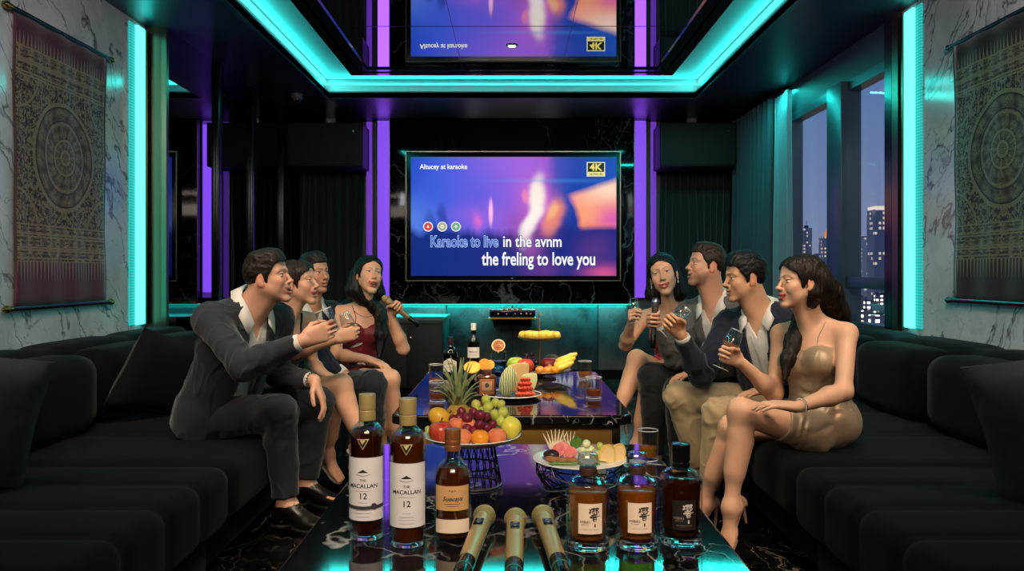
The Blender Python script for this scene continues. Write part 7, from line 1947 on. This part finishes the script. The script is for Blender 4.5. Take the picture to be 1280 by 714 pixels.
# ---- right side, from the nearest
def woman_champagne():
    hd = Head(P(1000,353,3.36), (-.985,-.17,.02), 0, .89, False, .35, .55)
    p = Person('person', 'woman in a champagne satin dress with long brown hair, nearest on the right sofa', P(1026,527,3.42), P(1014,404,3.42), (-.74,-.67,0), hd, False, pal=pal('pale', 'a83038', '241813', blush=srgb('c9806c')))
    p.set_arm('R', P(925,452,3.40), (-.1,-.2,-1)); g = p.set_hand('R', (-.90,-.05,.40), ('axis', (.08,0,1)), (56,70,45), .85)
    p.set_arm('L', P(996,509,3.10), (.55,-.2,-.7)); p.set_hand('L', (-.98,.02,.12), (0,.15,-1), (10,18,14), .2)
    p.set_leg('L', P(926,514,3.22), P(914,633,3.20), (-.40,-.35,-.85), hip=P(1016,541,3.32), flat=False); p.set_leg('R', P(914,534,3.50), P(880,628,3.60), (-.62,-.35,-.70), hip=P(1020,536,3.50), flat=False)
    p.build_body(); p.dress(C_CHAMP, .80, .46, .05); p.straps(C_CHAMP, .80, .0022)
    w = hd.w; p.long_hair(H_LB, [[(w(0,-.07,.0),.078),(P(1034,366,3.42),.062),(P(1046,392,3.46),.050),(P(1056,420,3.50),.040),(P(1064,448,3.54),.018)], [(w(-.05,-.04,-.05),.038),(P(1002,398,3.46),.034),(P(992,425,3.40),.034),(P(985,450,3.34),.028),(P(981,474,3.30),.010)]], 5., .013, .004, -.12, .060)
    earring(p, -1, M_PEARL) if False else None; earring(p, 1, M_PEARL); bracelet(p, 'L', M_PEARL, .0032, 20, .022); bracelet(p, 'L', M_JEWEL, .0012, 20, .030, False)
    pump(p, 'L', M_NUDE); pump(p, 'R', M_NUDE)
    c, t, d, n = frame_at(g, .008); wine_glass(c, t, d, .060, 'large wine glass of blush wine held by the woman in the champagne dress', .42, H=.175, Rb=.036); return p
def man_navy_right():
    hd = Head(P(930,347,3.86), (-.98,-.16,-.10), 4, .90, True, .35, .5)
    p = Person('person', 'man in a navy jacket and beige trousers leaning in with his arm out', P(974,500,3.98), P(950,391,3.90), (-.60,-.80,0), hd, True, pal=pal('asia', 'a8685a', '141010'))
    p.set_arm('R', P(851,418,3.82), (.1,.2,-1)); g = p.set_hand('R', (-.60,-.18,.62), ('axis', (.35,-.1,.9)), (48,62,42), .8)
    p.set_arm('L', P(968,488,3.62), (.5,-.2,-.8)); p.set_hand('L', (-.95,-.1,-.05), (0,0,-1), (12,20,14), .2)
    p.set_leg('R', P(849,496,4.02), P(877,590,4.05), (-.85,-.5,0), hip=P(960,505,4.06)); p.set_leg('L', P(898,518,3.74), P(889,612,3.76), (-.85,-.5,0), hip=P(972,512,3.86))
    p.build_body(); p.shirt(C_SH); p.jacket(C_NAVY, opening=.052, u0=.0); p.trousers(C_BEI, .10); p.shoe('R', M_SHOE, M_SOLE); p.shoe('L', M_SHOE, M_SOLE); p.short_hair(H_BK, .017, .026, seed=6)
    c, t, d, n = frame_at(g, .008); wine_glass(c, t, d, .062, 'wine glass held out by the man in the navy jacket', .3); return p
def man_grey():
    hd = Head(P(882,332,4.32), (-.98,-.16,.12), 0, .90, True, .75, .5)
    p = Person('person', 'bearded man in a grey jacket and black trousers holding a microphone', P(918,478,4.45), P(893,378,4.38), (-.62,-.78,0), hd, True, pal=pal('fair', 'a8655a', '2a1d16', stubble=.62))
    p.set_arm('R', P(822,403,4.22), (.2,.1,-1)); g = p.set_hand('R', (-.55,-.60,.12), ('axis', (-.08,-.05,1)), (50,66,42), .8)
    p.set_arm('L', P(879,466,4.12), (.6,-.2,-.7)); p.set_hand('L', (-.95,-.25,-.06), (0,0,-1), (10,18,14), .2)
    p.set_leg('R', P(815,471,4.40), P(818,572,4.42), (-.8,-.6,0)); p.set_leg('L', P(848,490,4.14), P(852,590,4.14), (-.85,-.5,0))
    p.build_body(); p.shirt(C_SH); p.jacket(C_GREY, opening=.050); p.trousers(C_BLK, .05); p.shoe('R', M_SHOE, M_SOLE); p.shoe('L', M_SHOE, M_SOLE); p.short_hair(H_BR, .011, .018, seed=8, front=-.004)
    c, t, d, n = frame_at(g, .0165); held_mic(c, t, .10, 'dark microphone with a silver grille held by the bearded man', mat('mic_dark', srgb('2c2628'), .3), mat('mic_silver', srgb('8d8a90'), .3, metal=.9), M_BLK); return p
def woman_red():
    hd = Head(P(829,343,4.72), (-.28,-.95,.04), -13, 1.0, False, .55, .45)
    p = Person('person', 'woman in a red dress with crossed legs, farthest on the right sofa', P(848,466,4.86), P(836,385,4.80), (-.36,-.93,0), hd, False, pal=pal('pale', 'b03038', '1d1412'))
    p.set_arm('R', P(789,403,4.52), (-.5,.1,-1)); g = p.set_hand('R', (-.20,-.80,.55), ('axis', (.05,.4,.9)), (54,68,44), .85)
    p.set_arm('L', P(838,452,4.64), (.6,.1,-.7)); p.set_hand('L', (-.8,-.4,-.1), (0,0,-1), (12,18,14), .2)
    p.set_leg('R', P(796,449,4.54), P(772,520,4.46), (-.5,-.6,-.6), flat=False); p.set_leg('L', P(812,476,4.50), P(796,556,4.52), (-.5,-.6,-.55), flat=False)
    p.build_body(); p.dress(C_RED, .79, .52, .07); p.straps(C_RED, .79, .006)
    w = hd.w; p.long_hair(H_BK, [[(w(.055,-.06,0),.048),(w(.085,-.06,-.10),.050),(P(863,386,4.88),.045),(P(866,412,4.92),.02)], [(w(-.05,-.07,0),.048),(w(-.06,-.08,-.12),.045),(P(818,388,4.92),.03)]], 7., .012, 0, -.10, .058)
    earring(p, 1, M_PEARL); earring(p, -1, M_PEARL); pump(p, 'R', M_NUDE); pump(p, 'L', M_NUDE)
    c, t, d, n = frame_at(g, .008); wine_glass(c, t, d, .064, 'small wine glass held up by the woman in the red dress', .2); return p
CAST = [man_charcoal, woman_black, man_navy_left, woman_burgundy, woman_champagne, man_navy_right, man_grey, woman_red]
for fn in CAST: fn()
# ------------------------------------------------------------------ light, sky, camera
def area(name, loc, target, sx, sy, power, color, spread=180):
    l = bpy.data.lights.new(name, 'AREA'); l.shape = 'RECTANGLE'; l.size = sx; l.size_y = sy; l.energy = power; l.color = color; l.spread = math.radians(spread)
    o = bpy.data.objects.new(name, l); link(o); o.location = loc
    o.rotation_euler = (Vector(target)-Vector(loc)).to_track_quat('-Z', 'Y').to_euler(); return o
def spot(name, loc, target, power, color, ang=70, blend=.6, size=.05):
    l = bpy.data.lights.new(name, 'SPOT'); l.energy = power; l.color = color; l.spot_size = math.radians(ang); l.spot_blend = blend; l.shadow_soft_size = size
    o = bpy.data.objects.new(name, l); link(o); o.location = loc
    o.rotation_euler = (Vector(target)-Vector(loc)).to_track_quat('-Z', 'Y').to_euler(); return o
WARM = srgb('ffdcb4'); TL = (.02,.80,.72); PL = (.28,.08,1.)
# cove
area('cove_light', (-RX+.03,(RY0+RY1)/2,ZC+.155), (0,(RY0+RY1)/2,ZC+.30), RY1-RY0-.1, .05, 15, TL)
area('cove_light', (RX-.03,(RY0+RY1)/2,ZC+.155), (0,(RY0+RY1)/2,ZC+.30), RY1-RY0-.1, .05, 15, TL)
area('cove_light', (0,RY1-.03,ZC+.155), (0,RY1-1.5,ZC+.30), 2*RX-.1, .05, 9, TL)
area('cove_light', (0,RY0+.03,ZC+.155), (0,RY0+1.5,ZC+.30), 2*RX-.1, .05, 6, TL)
# wall strips
for s_, y_ in ((-1,5.12), (1,4.78)):
    area('strip_light', (s_*(W-.065),y_+.12,1.80), (0,y_-.6,1.80), .1, 1.9, 3, TL)
# under the tv wall
area('plinth_light', (0,8.63,PZ0-.022), (0,8.64,0), 2.5, .05, 26, TL)
area('window_light', (W-.12,7.0,ZC-.05), (W-.02,7.0,0), .05, 3.1, 42, TL)
for x, e in ((-1.38,1.7), (1.38,1.5)): area('column_light', (x,8.585,1.85), (x*.96,7,1.85), .12, 1.8, e, PL)
# downlights and soft light of the room, with the added fills
spot('downlight_or_fill', (0,6.16,ZM-.012), (0,6.16,0), 14, WARM, 80)
for x, y, tx, ty, e in ((-1.95,1.6,-1.1,3.6,180), (1.95,1.6,1.1,3.6,180), (-.7,2.3,-1.0,4.4,165), (.7,2.3,1.0,4.4,165)):
    spot('downlight_or_fill', (x,y,ZC-.02 if abs(x) > 1.7 else ZM-.02), (tx,ty,.9), e, WARM, 75, .8, .16)
for x, y, e in ((0,.9,210), (0,3.0,230)): spot('downlight_or_fill', (x,y,ZM-.02), (x,y+.55,.6), e, WARM, 56, .8, .10)
spot('downlight_or_fill', (.25,-.75,2.74), (.02,1.62,.72), 340, srgb('ffe8d0'), 36, .7, .12)  # added frontal fill to brighten the bottle labels, no downlight there
area('room_light', (0,-.9,2.6), (0,3.2,1.0), 1.6, .6, 38, srgb('ffe6cc'))
for sx in (-1,1): area('wall_fill', (sx*1.2,2.2,ZC-.02), (sx*W,4.2,1.9), .5, .5, 28, srgb('f4f0f0'))  # added to brighten the marble walls and tapestries, no fitting there

w = bpy.data.worlds.new('dusk_sky'); SC.world = w; w.use_nodes = True
nt = w.node_tree; bgd = nt.nodes['Background']; tc = nt.nodes.new('ShaderNodeTexCoord'); sp = nt.nodes.new('ShaderNodeSeparateXYZ'); rp = nt.nodes.new('ShaderNodeValToRGB')
nt.links.new(tc.outputs['Generated'], sp.inputs[0]); nt.links.new(sp.outputs[2], rp.inputs[0]); nt.links.new(rp.outputs[0], bgd.inputs[0])
cr = rp.color_ramp; cr.elements[0].position = 0.; cr.elements[0].color = (*srgb('646a80'),1); cr.elements[1].position = .5; cr.elements[1].color = (*srgb('243552'),1)
e = cr.elements.new(.06); e.color = (*srgb('5c6888'),1); e = cr.elements.new(.22); e.color = (*srgb('445d84'),1)
bgd.inputs[1].default_value = 1.8

cam = bpy.data.cameras.new('camera'); co = bpy.data.objects.new('camera', cam); link(co); SC.camera = co
co.location = (0,0,CAM_H); co.rotation_euler = (PI/2,0,0); cam.sensor_width = 36; cam.lens = F/1280*36; cam.shift_y = (342-357)/1280; cam.clip_start = .05; cam.clip_end = 2000
SC.view_settings.view_transform = 'Standard'; SC.view_settings.look = 'None'; SC.view_settings.gamma = 1; SC.view_settings.exposure = 0.; SC.view_settings.use_curve_mapping = False
cy = SC.cycles; cy.max_bounces = 12; cy.transmission_bounces = 12; cy.transparent_max_bounces = 16; cy.glossy_bounces = 6; cy.diffuse_bounces = 4
cy.sample_clamp_indirect = 4.; cy.caustics_reflective = False; cy.caustics_refractive = False; cy.use_denoising = True
